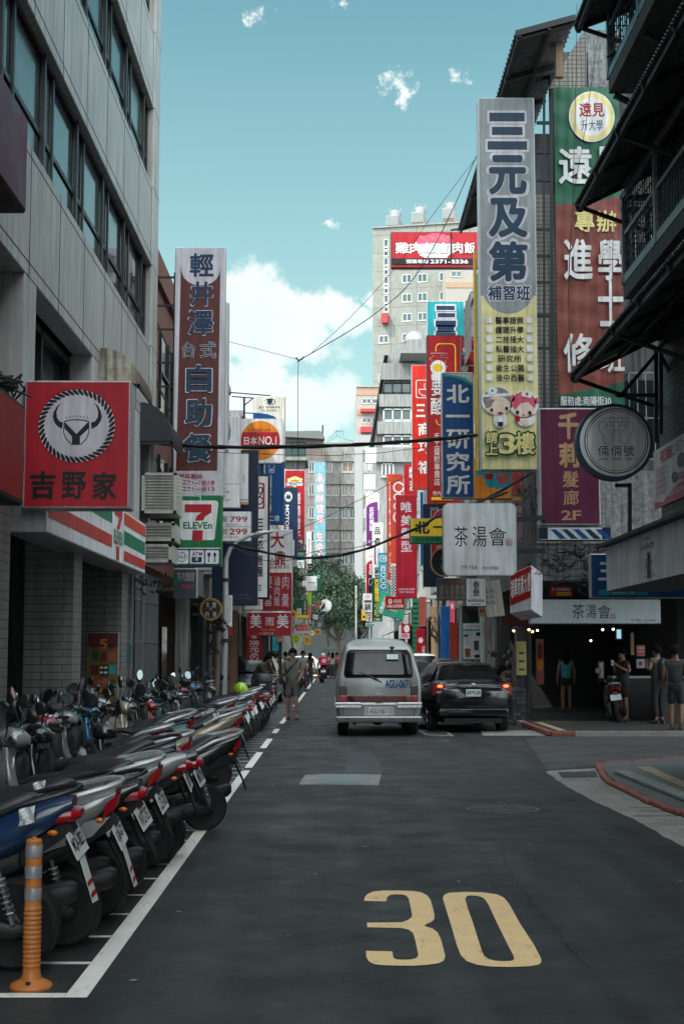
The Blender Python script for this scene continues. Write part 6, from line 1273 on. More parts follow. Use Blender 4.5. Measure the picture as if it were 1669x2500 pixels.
it = [T('white', '專業燙髮·染髮·護髮·造型·剪髮', z7(316, 770, 330, 1325), 'col', .0), T('white', 'TEL 2370-5520', z7(315, 1385, 330, 1560), 'down', .01), ('s', 'white', ell(*z7(402, 820), 12, 12, 20), 4), ('s', 'white', ell(*z7(398, 905), 10, 8, 20), 3.5), ('s', 'white', ell(*z7(398, 985), 10, 9, 20), 3.5), ('s', 'white', ell(*z7(402, 1080), 12, 14, 20), 4), ('p', 'lilac', rect(*z7(302, 1625, 340, 1762))), ('p', 'mint', [z7(306, 1640), z7(338, 1690), z7(338, 1755), z7(306, 1755)])]
sign('vertical_sign', 'faded vermilion sign with fat white loops, left of the crimson salon sign', (944, 1157, 984, 1455), 57, .3, 'vermilion', it, frame='vermilion', rim=.8)
it = []
for i in range(20):
 for j in range(3):
  if (i + j) % 2: it.append(('p', 'black', rect(*z7(338 + j * 13, 1500 + i * 13, 351 + j * 13, 1513 + i * 13))))
sign('vertical_sign', 'black and white chequered strip beside the crimson salon sign', (954.5, 1376, 966, 1456), 53, .2, 'white', it, frame='white', rim=.3)
sign('vertical_sign', 'red sign with white characters partly hidden behind the orange-red sign', (986, 1133, 1018, 1215), 60, .3, 'red', [T('white', '纖', z7(492, 640, 520, 740), 'fit', .03), T('white', '活', z7(492, 760, 530, 850), 'fit', .03)], frame='red', rim=.6)
it = [('p', 'purple', [z7(120, 1000)] + [(z7(0, 0)[0] + (220 - 100 * cos(rad(t))) / 3.564, 960 + (1000 - 55 * sin(rad(t))) / 3.564) for t in range(0, 91, 10)] + [z7(222, 1330), z7(120, 1330)]), T('red', 'Gjun', z7(142, 906, 198, 926)), T('white', '巨匠美語', z7(145, 990, 190, 1200), 'col', .02), T('red', 'Scei', z7(128, 1215, 172, 1235)), T('white', '台北', z7(132, 1275, 166, 1305), 'cells')]
sign('vertical_sign', 'purple language-school sign with a rounded white top', (893, 1202, 922, 1335), 84, .3, 'ivory', it, frame='ivory', rim=.5)
it = [('p', 'red', [z7(118, 1500)] + [(z7(0, 0)[0] + (220 - 100 * cos(rad(t))) / 3.564, 960 + (1500 - 55 * sin(rad(t))) / 3.564) for t in range(0, 91, 10)] + [z7(222, 1740), z7(118, 1740)]), T('red', 'Gju', z7(140, 1412, 175, 1432)), T('white', '巨匠', z7(145, 1485, 170, 1580), 'col', .02), ('p', 'black', rect(*z7(135, 1580, 172, 1735))), ('s', 'lilac', ell(*z7(155, 1640), 4, 9, 12), 1)]
sign('vertical_sign', 'red arched sign with a black inset below the purple sign', (892, 1335, 922, 1449), 83, .3, 'ivory', it, frame='ivory', rim=.5)
sign('vertical_sign', 'white sign with brush characters left of the teal sign', (908, 1276, 935, 1412), 76, .3, 'white', [T('black', ch, z7(190, y, 242, y + 65), 'fit', .03) for ch, y in (('品', 1165), ('森', 1255), ('鍋', 1510))] + [('p', 'purple', rect(*z7(190, 1340, 203, 1492))), T('dgrey', '日式石頭火鍋', z7(212, 1345, 240, 1490), 'col', 0), T('black', '物', z7(190, 1575, 230, 1610), 'fit', .02)], frame='grey', rim=.5)
sign('vertical_sign', 'teal sign with a white W mark and looping letters', (924, 1349, 945, 1452), 70, .3, 'aqua', [('r', 'white', rrect(*z7(240, 1412, 296, 1465), 3), rrect(*z7(246, 1418, 290, 1459), 2)), T('white', 'W', z7(258, 1425, 290, 1450), 'row', .02), T('white', '西', z7(244, 1500, 288, 1550), 'fit', .02), ('s', 'white', ell(*z7(268, 1580), 6, 5, 14), 2), ('s', 'white', ell(*z7(268, 1630), 6, 6, 14), 2), ('s', 'white', ell(*z7(268, 1680), 6, 5, 14), 2)], frame='aqua', rim=.4)
sign('vertical_sign', 'dark green sign with yellow characters above the white van', (908, 1411, 933, 1517), 74, .3, 'darkgreen', [T('yellow', ch, z7(192, y, 232, y + 62), 'fit', .03) for ch, y in (('亞', 1620), ('爾', 1690), ('德', 1750), ('小', 1815), ('吃', 1880))] + [T('white', '口福店', z7(185, 1955, 245, 1980), 'cells')], frame='black', rim=.5)
sign('vertical_sign', 'white hot-pot sign with black characters at the end of the right row', (885, 1449, 908, 1495), 88, .3, 'white', [T('black', '日式', z7(105, 1755, 155, 1785), 'cells', .01), ('p', 'dgrey', rect(*z7(102, 1800, 165, 1822))), T('black', '鍋', z7(105, 1830, 160, 1890), 'fit', .02)], frame='grey', rim=.5)
it = [('p', 'red', rect(*z7(132, 1925, 162, 1934))), ('p', 'red', [z7(162, 1925), z7(162, 1936), z7(148, 1965), z7(140, 1965)]), T('green', 'ELEVEn', z7(128, 1948, 164, 1956), 'row', .03), ('p', 'red', rect(*z7(142, 1962, 152, 1982)))]
sign('shop_sign', 'tiny far convenience store sign next to the dark green sign', (893.5, 1497, 908, 1518), 89, .25, 'white', it, frame='green', rim=.5)
sign('street_sign', 'small pale blue street plate below the tiny convenience sign', (892, 1521, 914, 1529), 86, .08, 'sky', [T('dgrey', '南陽街', (895, 1522.5, 911, 1527.5), 'cells')], frame='grey', rim=.3)
sign('shop_sign', 'amber shop sign edge beside the far convenience sign', (882, 1487, 893, 1515), 92, .25, 'yellow', [('p', 'black', ell(888, 1506, 3, 3, 10))], frame='gold', rim=.4)
r, f = sign('shop_sign', 'tilted teal board with white characters behind the small red claw sign', (916, 1449, 984, 1506), 55, .2, 'mint', [T('white', '南', (926, 1460, 936, 1472), 'fit', .02), T('white', '陽', (924, 1474, 934, 1486), 'fit', .02), T('white', '一', (922, 1487, 932, 1491), 'fit', .02), T('white', '村', (922, 1492, 932, 1503), 'fit', .02), ('p', 'lilac', rect(945, 1488, 965, 1490))], frame='mint', rim=.8)
r.rotation_euler = (0, rad(14), 0)
it = [('p', 'white', ell(*z7(328, 1812), 4.5, 6)), ('p', 'red', ell(*z7(328, 1808), 2, 2.5, 10)), T('white', '爪爪', z7(355, 1792, 428, 1828), 'cells', .03), T('white', 'UNI CATCH!', z7(300, 1840, 442, 1866), 'row', .03)]
sign('shop_sign', 'small bright red claw-machine shop sign with white lettering', (940, 1455, 988, 1487), 54, .25, 'red', it, frame='red', rim=.6)
disc_sign('black round sign with pale rim half hidden by the large tea sign', (1086, 1372), 36, 30.6, .2, 'black', 'tan', [('p', 'dgrey', ell(1078, 1363, 5, 4, 12)), ('p', 'dgrey', ell(1079, 1383, 5, 7, 12))], rimw=.07)
sign('shop_sign', 'narrow crimson sign with a round top beside the black round sign', (1051, 1236, 1082, 1360), 31.5, .15, 'deepred', [('p', 'black', rect(1051, 1236, 1082, 1247)), T('lilac', '凶', (1054, 1238, 1070, 1246), 'fit'), ('s', 'lilac', ell(1088, 1268, 32, 26, 24, 180, 270), 1.2), T('lilac', '弍', (1062, 1331, 1078, 1341), 'fit')], frame='grey', rim=.8)
it = [T('tan', tx, (1072 + 13 * i, 1428, 1082 + 13 * i, 1452), 'col', .0) for i, tx in enumerate(('綠豆', '紅茶', '米苔', '燒仙', '冬瓜'))] + [T('tan', '50', (1073 + 13 * i, 1455, 1081 + 13 * i, 1461), 'row', 0) for i in range(5)] + [T('vermilion', '原味剉冰目錄', (1087, 1416, 1131, 1424), 'cells')]
sign('menu_board', 'dark brown price menu board hung under the black round sign', (1065, 1411, 1136, 1466), 31, .1, 'dgrey', it, frame='dgrey', rim=1)
sign('shop_sign', 'white light-meal sign with stacked black brush characters', (1136, 1411, 1187, 1481), 32, .15, 'white', [T('black', '叁', z7(1045, 1635, 1105, 1695), 'fit', .02), T('black', '叁', z7(1045, 1695, 1105, 1765), 'fit', .02), T('black', '餐X餐 輕食便當', z7(1000, 1792, 1165, 1818), 'row', .02), T('dgrey', 'Light Meal', z7(1035, 1828, 1115, 1846))], frame='black', rim=1.5)
r, f = sign('shop_sign', 'tilted weathered pale banner with faint grey brush marks', (1186, 1416, 1232, 1506), 32.5, .3, 'ivory', [('s', 'dgrey', [z7(1180 + 50 * k % 70, 1700 + y), z7(1195 + 50 * k % 70, 1735 + y)], 1.3) for k in range(5) for y in (0, 50, 100)], frame='concrete', rim=1)
r.rotation_euler = (0, rad(-7), 0)
Ys = 30.3; a = onY(1244, 1402, Ys); b = onY(1296, 1380, Ys - .25); c0 = onY(1244, 1497, Ys); d0 = onY(1296, 1488, Ys - .25)
r = thing('shop_sign', 'red and white business building box sign turned towards the street', 'sign', (b.x, Ys, c0.z), 'shop signs along the street')
MB().prism([a, b, d0, c0], (onY(1323, 1400, Ys + .3) - b) * 1.0).build('cabinet', paint('lilac'), r)
f = Face(a, b, c0, (1244, 1390, 1296, 1493))
decorate(r, f, [('p', 'deepred', rect(1245, 1392, 1295, 1474)), T('white', '瑞華商業大樓', (1246, 1405, 1294, 1458), 'cells', .03)], .006)
it = [('p', 'white', rect(1130, 1523, 1173, 1536)), T('deepred', '今日特映', (1134, 1524, 1170, 1535), 'cells', .01), ('p', 'turq', rect(1129, 1536, 1174, 1540)), ('p', 'brick', [(1133, 1582), (1147, 1582), (1146, 1604), (1134, 1604)]), ('p', 'white', rect(1133, 1576, 1147, 1583)), ('p', 'dgrey', [(1155, 1564), (1168, 1564), (1167, 1588), (1156, 1588)]), T('black', '珍奶', (1157, 1567, 1166, 1584), 'col'), ('p', 'black', [(1160, 1545), (1172, 1543), (1173, 1552), (1163, 1553)]), ('p', 'black', ell(1163, 1602, 7, 4)), ('p', 'maroon', ell(1136, 1552, 6, 3)), T('black', '珍奶', (1136, 1586, 1144, 1600), 'col')]
sign('drink_poster', 'framed bubble-tea poster with cups beside the pale pole', (1128, 1521, 1175, 1611), 35.5, .12, 'grey', it, frame='teal', rim=1.5, cat='poster', group='posters', posts=((1152, 1611, 1152, 1686, .08),))
for lab, bx, Y, col, items, fr in (('upright red banner with a white splash near the parked cars', (1015, 1535, 1038, 1600), 50, 'crimson', [('p', 'white', ell(1026, 1563, 6, 7)), T('white', 'YAM', (1029, 1576, 1037, 1598), 'down', .02)], 'crimson'),
 ('pink and white drink sign above the white van', (973, 1528, 1000, 1560), 60, 'lilac', [('p', 'red', rect(980, 1521, 987, 1545)), ('p', 'pink', ell(988, 1552, 7, 5))], 'lilac'),
 ('small red sign with a white blob above the pink drink sign', (980, 1520, 1001, 1546), 57, 'red', [('p', 'white', ell(992, 1535, 7, 9))], 'red'),
 ('pale blank grey box sign on the right arcade', (984, 1502, 997, 1524), 56, 'grey', [], 'grey'),
 ('red hanging banner between the green shutter and the cables', (1022, 1457, 1040, 1530), 46, 'brick', [], 'brick'),
 ('teal horizontal sign under the tilted teal board', (960, 1499, 984, 1516), 58, 'aqua', [('p', 'white', rect(968, 1508, 984, 1513))], 'aqua'),
 ('small red rag-like banner by the pipes', (1097, 1460, 1110, 1520), 40, 'rose', [('p', 'white', ell(1103, 1480, 3, 7))], 'rose'),
 ('yellowish faded notice under the white light-meal sign', (1168, 1482, 1187, 1505), 33, 'tan', [('p', 'deepred', rect(1170, 1490, 1185, 1494))], 'tan'),
 ('brown hanging board over the arcade entrance', (1222, 1500, 1305, 1528), 33.5, 'gold', [], 'maroon')):
 sign('shop_sign', lab, bx, Y, .12, col if lab[0] != 'b' else 'maroon', items, frame=fr, rim=.6)
o = MB()
for k in range(26): y = onY(0, 1460 + k * 6, 52).z; o.box((onY(999, 0, 52).x, 52 - .02 * (k % 2), y - .09), (onY(1016, 0, 52).x, 52.1, y))
o = o.build('roller_shutter', mat('green_shutter', (.03, .22, .12), .5, .2, var=.2)); tag(o, 'bright green ribbed shutter panel on the right arcade', 'shutter')
for lab, x, wd, Y, y1, col in (('vermilion painted arcade post beside the drink poster', 1108, .22, 38, 1520, 'vermilion'), ('deep blue painted arcade post left of the vermilion one', 1092, .35, 40, 1480, 'blue'), ('tan arcade post behind the black sedan', 1058, .16, 45, 1480, 'tan')):
 a = onY(x, y1, Y); o = MB().box((a.x - wd / 2, Y, .1), (a.x + wd / 2, Y + wd, a.z)).build('arcade_post', paint(col), bevel=.01); tag(o, lab, 'post', 'painted arcade posts')
# -- van
PAINT = lambda n, col, rough=.28, metal=.4: mat(n, col, rough, metal, var=.12, scale=2.5, coat=.5)
SILVER = PAINT('silver_paint', (.27, .275, .27), .34, .45)
def wheel(parent, ctr, r, wd, axis='x', dark=False):
 o = tuple(ctr); k = MB(); p = [(r * .62, -wd / 2), (r * .93, -wd / 2), (r, -wd * .36), (r, wd * .36), (r * .93, wd / 2), (r * .62, wd / 2)]
 def off(h): return h
 t = MB().lathe([(a, b) for a, b in p], (0, 0, 0), 'x', 28); t.xform(Matrix.Translation(o)); q = t.build('wheel', M['black_rubber'], parent, smooth=30)
 d = MB().lathe([(.01, -wd * .3), (r * .6, -wd * .3), (r * .63, -wd * .48), (r * .63, wd * .48), (r * .6, wd * .3), (.01, wd * .3)], (0, 0, 0), 'x', 24)
 for s in (-1, 1):
  for a in range(5): an = a * 1.2566; d.bar((s * wd * .36, 0, 0), (s * wd * .42, r * .6 * cos(an), r * .6 * sin(an)), .07, .03)
 d.xform(Matrix.Translation(o)); d.build('rim', M['steel'], q, smooth=30)
 return q
vY, vX = 28.15, onZ(920, 1790).x
van = thing('delivery_van', 'silver van seen from behind, with blue registration lettering on its tailgate', 'van', (vX, vY + 2, 0))
prof = [(.36, .80), (.50, .838), (.72, .85), (.95, .852), (1.10, .845), (1.22, .825), (1.45, .765), (1.65, .71), (1.76, .672), (1.84, .61), (1.895, .50), (1.925, .30), (1.935, .0)]
def vy(z): return 0 if z < 1.08 else (z - 1.08) * .34 + max(0, z - 1.72) ** 2 * 6
rings = []
for t, ins in ((.0, .10), (.012, .055), (.04, .022), (.09, .004), (.16, 0), (1.0, 0), (2.2, 0), (3.3, .0), (3.9, .04), (4.15, .12)):
 L_, R_ = [], []
 for z, hw in prof:
  zz_ = z - ins * max(0, (z - 1.3)) * .9 + ins * max(0, (.6 - z)) * .4
  if t > 3: zz_ = z - max(0, (z - 1.0)) * (t - 3) * .25
  L_.append((vX - max(hw - ins, 0), vY + vy(z) * max(0, 1 - max(0, t - .4)) + t, zz_)); R_.append((vX + max(hw - ins, 0), vY + vy(z) * max(0, 1 - max(0, t - .4)) + t, zz_))
 rings.append(L_ + R_[-2::-1])
m = MB(); n = len(prof)
m.rings(rings, closed=True, cap=False)
nr = len(rings[0])
def capf(base, flip):
 fs = []
 for i in range(n - 1):
  a, b, c_, d = i, i + 1, nr - 2 - i, nr - 1 - i
  fs.append((base + a, base + b, base + c_, base + d) if b != c_ else (base + a, base + b, base + d))
 return fs
m.f += capf(0, 0) + capf((len(rings) - 1) * nr, 1)
m.build('body', SILVER, van, smooth=38)
def vhw(z):
 for (z0, w0), (z1, w1) in zip(prof, prof[1:]):
  if z0 <= z <= z1: return w0 + (w1 - w0) * (z - z0) / (z1 - z0)
 return .3
def vpatch(pts, out, name, m, par=van, th=.012):
 rows = []
 zs = [pts[0][2] + (pts[1][2] - pts[0][2]) * k / 10 for k in range(11)]
 P_ = MB(); g_ = []
 for k, z in enumerate(zs):
  t = k / 10; xa = pts[0][0] + (pts[1][0] - pts[0][0]) * t; xb = pts[0][1] + (pts[1][1] - pts[0][1]) * t
  rnd_ = .0
  if k in (0, 10): rnd_ = .05
  if k in (1, 9): rnd_ = .012
  g_.append([(vX + xa + rnd_ + (xb - xa - 2 * rnd_) * j / 8, vY + vy(z) - out, z) for j in range(9)])
 P_.add([q for row in g_ for q in row], [(a * 9 + b, a * 9 + b + 1, a * 9 + b + 10, a * 9 + b + 9) for a in range(10) for b in range(8)])
 o = P_.build(name, m, par, smooth='all'); md = o.modifiers.new('thickness', 'SOLIDIFY'); md.thickness = th; md.offset = 0
 return o
def vx(px): return (px - 865) / F * vY
rw = vpatch(((-.625, .625, 1.70), (-.705, .705, 1.145)), .008, 'window_rubber', M['black_rubber'])
TINT = mat('tinted_glass', (.008, .010, .011), .05, var=.3, spec=.32)
vpatch(((-.595, .595, 1.672), (-.675, .675, 1.175)), .016, 'rear_window', TINT)
vpatch(((-.62, .62, .795), (-.62, .62, .675)), .010, 'trim_strip', mat('red_trim', (.12, .010, .014), .3, var=.15, coat=.3))
for s in (-1, 1):
 l = MB()
 for z0, z1, nm, mm in ((.80, 1.00, 'lamp_lens', mat('smoke_lens', (.03, .025, .025), .15, var=.1, coat=.5)), (.665, .80, 'lamp_lens', M['red_lens'])):
  MB().box((vX + s * .70 - .07, vY - .012, z0 + .003), (vX + s * .70 + .075, vY + .06, z1 - .003)).build('tail_light', mm, van, bevel=.012)
m = MB(); cr = M['chrome']
for za, zb2, o_ in ((.625, .66, .03), (.56, .605, .028)): m.box((vX - .85, vY - o_, za), (vX - .345, vY + .1, zb2)); m.box((vX + .36, vY - o_, za), (vX + .85, vY + .1, zb2))
m.box((vX - .345, vY - .02, .605), (vX + .36, vY + .1, .655)); m.build('trim_rail', cr, van, bevel=.008, seg=1)
m = MB(); m.hexa([(vX - .84, vY - .10, .27), (vX + .84, vY - .10, .27), (vX + .84, vY + .3, .27), (vX - .84, vY + .3, .27), (vX - .855, vY - .12, .39), (vX + .855, vY - .12, .39), (vX + .85, vY + .3, .385), (vX - .85, vY + .3, .385)])
m.build('bumper', mat('chrome_bumper', (.42, .43, .43), .3, .85, var=.3, scale=3), van, bevel=.03, seg=3, smooth=40)
m = MB()
for x in (-.62, .5): m.lathe([(.014, -.002), (.001, -.002)], (vX + x, vY - .115, .33), 'y', 10)
m.build('bumper_bolt', M['black_rubber'], van)
MB().box((vX - .29, vY - .03, .40), (vX + .30, vY - .018, .585)).build('plate_recess', mat('plate_back', (.40, .41, .40), .5), van, bevel=.005, seg=1)
pl = MB().box((vX - .20, vY - .036, .425), (vX + .20, vY - .03, .565)).build('number_plate', M['plate_white'], van)
vf = Face((vX - .3, vY - .036, 1.2), (vX + .3, vY - .036, 1.2), (vX - .3, vY - .036, .2), (0, 0, 600, 1000))
decorate(van, vf, [T('black', 'AGU·0671', (120, 655, 480, 755), 'row', .01)], .002, holder=pl)
vf = Face((vX - .7, vY - .001, 1.2), (vX + .7, vY - .001, 1.2), (vX - .7, vY - .001, .2), (-700, 1200, 700, 200)); vf.v = Vector((0, 0, -1)); vf.h = 1.0
vf = Face((vX - .7, vY, 1.2), (vX + .7, vY, 1.2), (vX - .7, vY, .2), (-700, 0, 700, 1000))
decorate(van, vf, [T('blue', 'AGU-0671', (125, 90, 622, 258), 'row', .03), T('grey', 'DELICA', (-330, 435, 330, 480), 'cells', .0)], .012)
dm = [('p', 'grey', [(-5 + x, 285 + y) for x, y in q]) for q in (((0, 0), (18, 32), (0, 62), (-18, 32)), ((-2, 64), (-20, 96), (-58, 96), (-38, 64)), ((2, 64), (20, 96), (58, 96), (38, 64)))]
decorate(van, vf, dm, .014)
m = MB(); m.tube([(vX + .0, vY - .03, 1.11), (vX - .35, vY + .03, 1.25), (vX - .36, vY + .035, 1.26)], .009, 6); m.tube([(vX + .06, vY - .02, 1.06), (vX - .1, vY - .01, 1.13), (vX - .22, vY + .025, 1.2)], .012, 6); m.build('wiper', M['black_plastic'], van)
m = MB(); m.tube([(vX + .27, vY + .30, 1.73), (vX + .27, vY + .12, 1.75), (vX + .27, vY + .08, 1.70)], .012, 6); m.ball((vX + .27, vY + .1, 1.74), .05, .03, .03); m.box((vX + .15, vY + .07, 1.50), (vX + .40, vY + .09, 1.62)); m.build('rear_view_mirror', M['black_plastic'], van, bevel=.01); MB().box((vX + .16, vY + .066, 1.51), (vX + .39, vY + .07, 1.61)).build('mirror_glass', M['mirror'], van)
for s in (-1, 1):
 for y0, y1 in ((.55, 1.6), (1.7, 2.7), (2.8, 3.5)):
  q = [(vX + s * (vhw(z) + .004), vY + y0 + .05 + vy(z) * max(0, 1 - y0) * .8 if e == 0 else vY + y1, z) for e, z in ((0, 1.2), (1, 1.2), (1, 1.66), (0, 1.66))]
  MB().sheet(q).build('side_window', TINT, van)
 MB().box((vX + s * .86 - .04, vY + 3.35, 1.12), (vX + s * .98 + .04, vY + 3.42, 1.36)).build('wing_mirror', M['black_plastic'], van, bevel=.02)
 MB().box((vX + s * .853 - .012, vY + .3, .60), (vX + s * .853 + .012, vY + 3.8, .66)).build('side_moulding', cr, van)
 for y in (.72, 3.2): wheel(van, (vX + s * .70, vY + y, .305), .305, .2)
 MB().box((vX + s * .72 - .1, vY + 1.08, .12), (vX + s * .72 + .1, vY + 1.1, .42)).build('mud_flap', M['black_rubber'], van)
m = MB(); m.tube([(vX - .68, vY + .72, .30), (vX + .68, vY + .72, .30)], .045, 8); m.ball((vX, vY + .72, .30), .14, .13, .12); m.box((vX - .7, vY + .2, .38), (vX + .7, vY + 3.8, .48)); m.tube([(vX + .42, vY - .02, .25), (vX + .42, vY + 1, .26)], .03, 8); m.box((vX - .5, vY + .1, .22), (vX - .44, vY + .4, .4)); m.box((vX + .44, vY + .1, .25), (vX + .5, vY + .4, .4)); m.build('underbody', M['dark_steel'], van, smooth=30)
m = MB()
for sx in (-1, 1): m.box((vX + sx * .70 - .005, vY - .006, .405), (vX + sx * .70 + .005, vY + .02, .66)); m.box((vX + sx * .655 - .004, vY - .006, .80), (vX + sx * .655 + .004, vY + .05, 1.06))
m.box((vX - .70, vY - .006, .398), (vX + .70, vY + .02, .406)); m.build('panel_gap', M['joint'], van)
MB().box((vX - .06, vY - .03, .665), (vX + .06, vY - .012, .69)).build('door_handle', M['black_plastic'], van, bevel=.006)
# -- cars
def car(label, X, Y, rot, col, L=4.3, Wd=.85, H=1.44, plate=None, lamps=0.0, detail=True):
 r = thing('parked_car' if not lamps else 'saloon_car', label, 'car', (0, 0, 0), 'cars in the street')
 body = PAINT(*col)
 def hood(t):
  return None
 st = [(0, .52, .90, .80, .30), (.02, .40, 1.0, .90, .30), (.06, .32, 1.065, .96, .24), (.14, .26, 1.075, 1.0, .20), (.24, .22, 1.05, 1.0, .18), (.5, .20, 1.0, 1.0, .18), (.7, .20, .98, 1.0, .18), (.82, .22, .92, .98, .2), (.93, .28, .82, .93, .25), (.985, .36, .70, .82, .3), (1.0, .45, .62, .7, .35)]
 rg = []
 for t, z0, z1, w_, cr_ in st:
  y = t * L; hw = Wd * w_; zm_ = (z0 + z1) / 2; ring = []
  for a, b in ((-.93, 0), (-1, .18), (-1.0, .5), (-.985, .75), (-.93, .92), (-.80, .99), (-.3, 1.03), (.3, 1.03), (.80, .99), (.93, .92), (.985, .75), (1.0, .5), (1, .18), (.93, 0)):
   bul = .035 * max(0, 1 - t / .05) if False else 0
   yy = y - (.015 * sin(pi * b) * (1 if t < .5 else -1) if t in (0, 1.0) else 0)
   ring.append((hw * a, yy, z0 + (z1 - z0) * b))
  rg.append(ring)
 MB().rings(rg).build('body', body, r, smooth=50)
 gz = 1.02
 g = []
 for t, w0, w1, z1 in ((.105, .88, .80, gz + .02), (.205, .86, .66, H - .05), (.25, .86, .64, H - .01), (.42, .87, .64, H), (.56, .87, .65, H - .03), (.70, .90, .80, gz + .02)):
  y = t * L; g.append([(-Wd * w0 * 1.04, y, gz - .04), (-Wd * (w0 * .62 + w1 * .38), y, gz + (z1 - gz) * .45), (-Wd * w1, y, z1 - .02), (-Wd * w1 * .6, y, z1 + .012), (0, y, z1 + .02), (Wd * w1 * .6, y, z1 + .012), (Wd * w1, y, z1 - .02), (Wd * (w0 * .62 + w1 * .38), y, gz + (z1 - gz) * .45), (Wd * w0 * 1.04, y, gz - .04)])
 MB().rings(g, closed=False, cap=False).build('cabin', body, r, smooth=40)
 def quad(name, a, b, c_, d, m, out=.012): # panel over the cabin
  v = [Vector(q) for q in (a, b, c_, d)]; nn = (v[1] - v[0]).cross(v[3] - v[0]).normalized()
  o = MB().add([q + nn * out for q in v], [(0, 1, 2, 3)]).build(name, m, r); return o
 def lerp3(p, q, t): return tuple(Vector(p).lerp(Vector(q), t))
 A, B = g[0], g[1]
 bl, br_, tl_, tr_ = lerp3(A[1], B[1], .2), lerp3(A[7], B[7], .2), lerp3(A[2], B[2], .92), lerp3(A[6], B[6], .92)
 bl = (-Wd * .80, A[0][1] + .05, gz + .05); br_ = (Wd * .80, A[0][1] + .05, gz + .05); tl_ = (-Wd * .60, B[0][1] - .01, H - .085); tr_ = (Wd * .60, B[0][1] - .01, H - .085)
 quad('rear_window', bl, br_, tr_, tl_, TINT, .035)
 C_, D_ = g[4], g[5]
 quad('windscreen', (Wd * .80, D_[0][1] - .05, gz + .05), (-Wd * .80, D_[0][1] - .05, gz + .05), (-Wd * .60, C_[0][1] + .02, H - .09), (Wd * .60, C_[0][1] + .02, H - .09), TINT, .035)
 for s in (-1, 1):
  for ya, yb, yc, yd in ((.17, .40, .40, .225), (.42, .64, .555, .42)):
   pts = [(s * Wd * .905, ya * L + .05, gz + .03), (s * Wd * .905, yb * L, gz + .03), (s * Wd * .685, yc * L, H - .09), (s * Wd * .685, yd * L, H - .09)]
   v = [Vector(q) for q in pts]; MB().add([q + Vector((s * .012, 0, .006)) for q in v], [(0, 1, 2, 3)]).build('side_window', TINT, r)
  for y in (.19, .80): wheel(r, (s * (Wd - .10), y * L, .30), .30, .2)
  wm = MB().ball((s * (Wd + .06), .60 * L, gz + .06), .10, .06, .075, 10, 6); wm.build('wing_mirror', body, r, smooth=True)
  lm = MB(); lm.hexa([(s * Wd * .62, .008, .78), (s * Wd * .985, .10, .76), (s * Wd * .99, .34, .80), (s * Wd * .62, .1, .78), (s * Wd * .68, .018, .99), (s * Wd * .94, .08, 1.04), (s * Wd * .98, .30, 1.03), (s * Wd * .68, .12, 1.0)])
  q = lm.build('tail_light', M['red_lens'] if not lamps else mat('dim_red_lens', (.22, .015, .018), .15, var=.3, coat=.6), r, bevel=.015)
  if lamps:
   MB().ball((s * Wd * .81, .025, .955), .06, .03, .03, 12, 8).build('lamp_glow', mat('lit_tail', (1, .12, .04), .3, emit=lamps, var=.2, scale=30), q, smooth=True)
   MB().box((s * Wd * .80 - .08, .002, .81), (s * Wd * .80 + .06, .03, .85)).build('reverse_lens', M['clear_lens'], q, bevel=.01)
  MB().box((s * Wd * .62 - .06, -.012, .42), (s * Wd * .62 + .06, .05, .45)).build('reflector', M['red_lens'], r) if detail else None
 MB().box((-.27, -.012, .93), (.27, .03, .955)).build('chrome_strip', M['chrome'], r, bevel=.006)
 MB().ball((0, .02, .99), .05, .02, .028, 14, 8).build('badge', M['chrome'], r, smooth=True)
 p = MB().box((-.16, -.014, .74), (.16, .02, .89)).build('number_plate', M['plate_white'], r, bevel=.006, seg=1)
 if plate:
  f = Face((-.16, -.014, .89), (.16, -.014, .89), (-.16, -.014, .74), (0, 0, 320, 150)); decorate(r, f, [T('black', plate, (22, 30, 298, 122), 'row', .01)], .002, holder=p)
 m = MB(); m.box((-Wd * .86, -.03, .34), (Wd * .86, .2, .50)); m.build('bumper', body, r, bevel=.05, seg=3, smooth=40)
 m = MB(); m.tube([(-Wd * .62, .005, .98), (-Wd * .60, -.004, .70), (-Wd * .5, -.008, .66), (Wd * .5, -.008, .66), (Wd * .60, -.004, .70), (Wd * .62, .005, .98)], .005, 5); m.build('panel_gap', M['joint'], r)
 MB().box((-.3, -.034, .47), (-.02, -.03, .485)).build('bumper_trim', M['steel'], r)
 MB().box((-Wd * .7, .05, .2), (Wd * .7, L * .9, .3)).build('underbody', M['dark_steel'], r)
 MB().box((-Wd * .62, .40, 1.075), (Wd * .62, .47, 1.09)).build('parcel_shelf', M['black_plastic'], r)
 if lamps: MB().box((-.12, g[1][0][1] - .09, H - .13), (.12, g[1][0][1] - .05, H - .105)).build('brake_light', mat('lit_brake', (1, .05, .03), .3, emit=2.5, var=0), r)
 r.location = (X, Y, 0); r.rotation_euler = (0, 0, rad(rot))
 return r
p = onZ(1133, 1778)
car('black saloon car with glowing tail lamps just right of the silver van', p.x + .02, 29.3, 5, ('black_paint', (.008, .010, .012), .16, .1), plate='2692-J8', lamps=2.0)
car('dark teal saloon car parked between the van and the black saloon', 1.95, 36.0, 2, ('teal_paint', (.012, .03, .036), .18, .2), detail=False)
car('white car whose roof shows behind the silver van', 2.6, 43, 0, ('white_car_paint', (.6, .6, .6), .3, .0), H=1.62, detail=False)
car('dark grey car in front of the black saloon, by the drink poster', 3.25, 36.2, 0, ('grey_paint', (.05, .055, .06), .2, .3), H=1.5, detail=False)
car('dark car facing the street with a bright windscreen beyond the crouching man', -2.55, 49, 178, ('slate_paint', (.04, .045, .05), .2, .3), H=1.55, detail=False)
car('white car crossing far away at the end of the street', -.7, 112, 86, ('far_white_paint', (.55, .56, .56), .3, .0), detail=False)
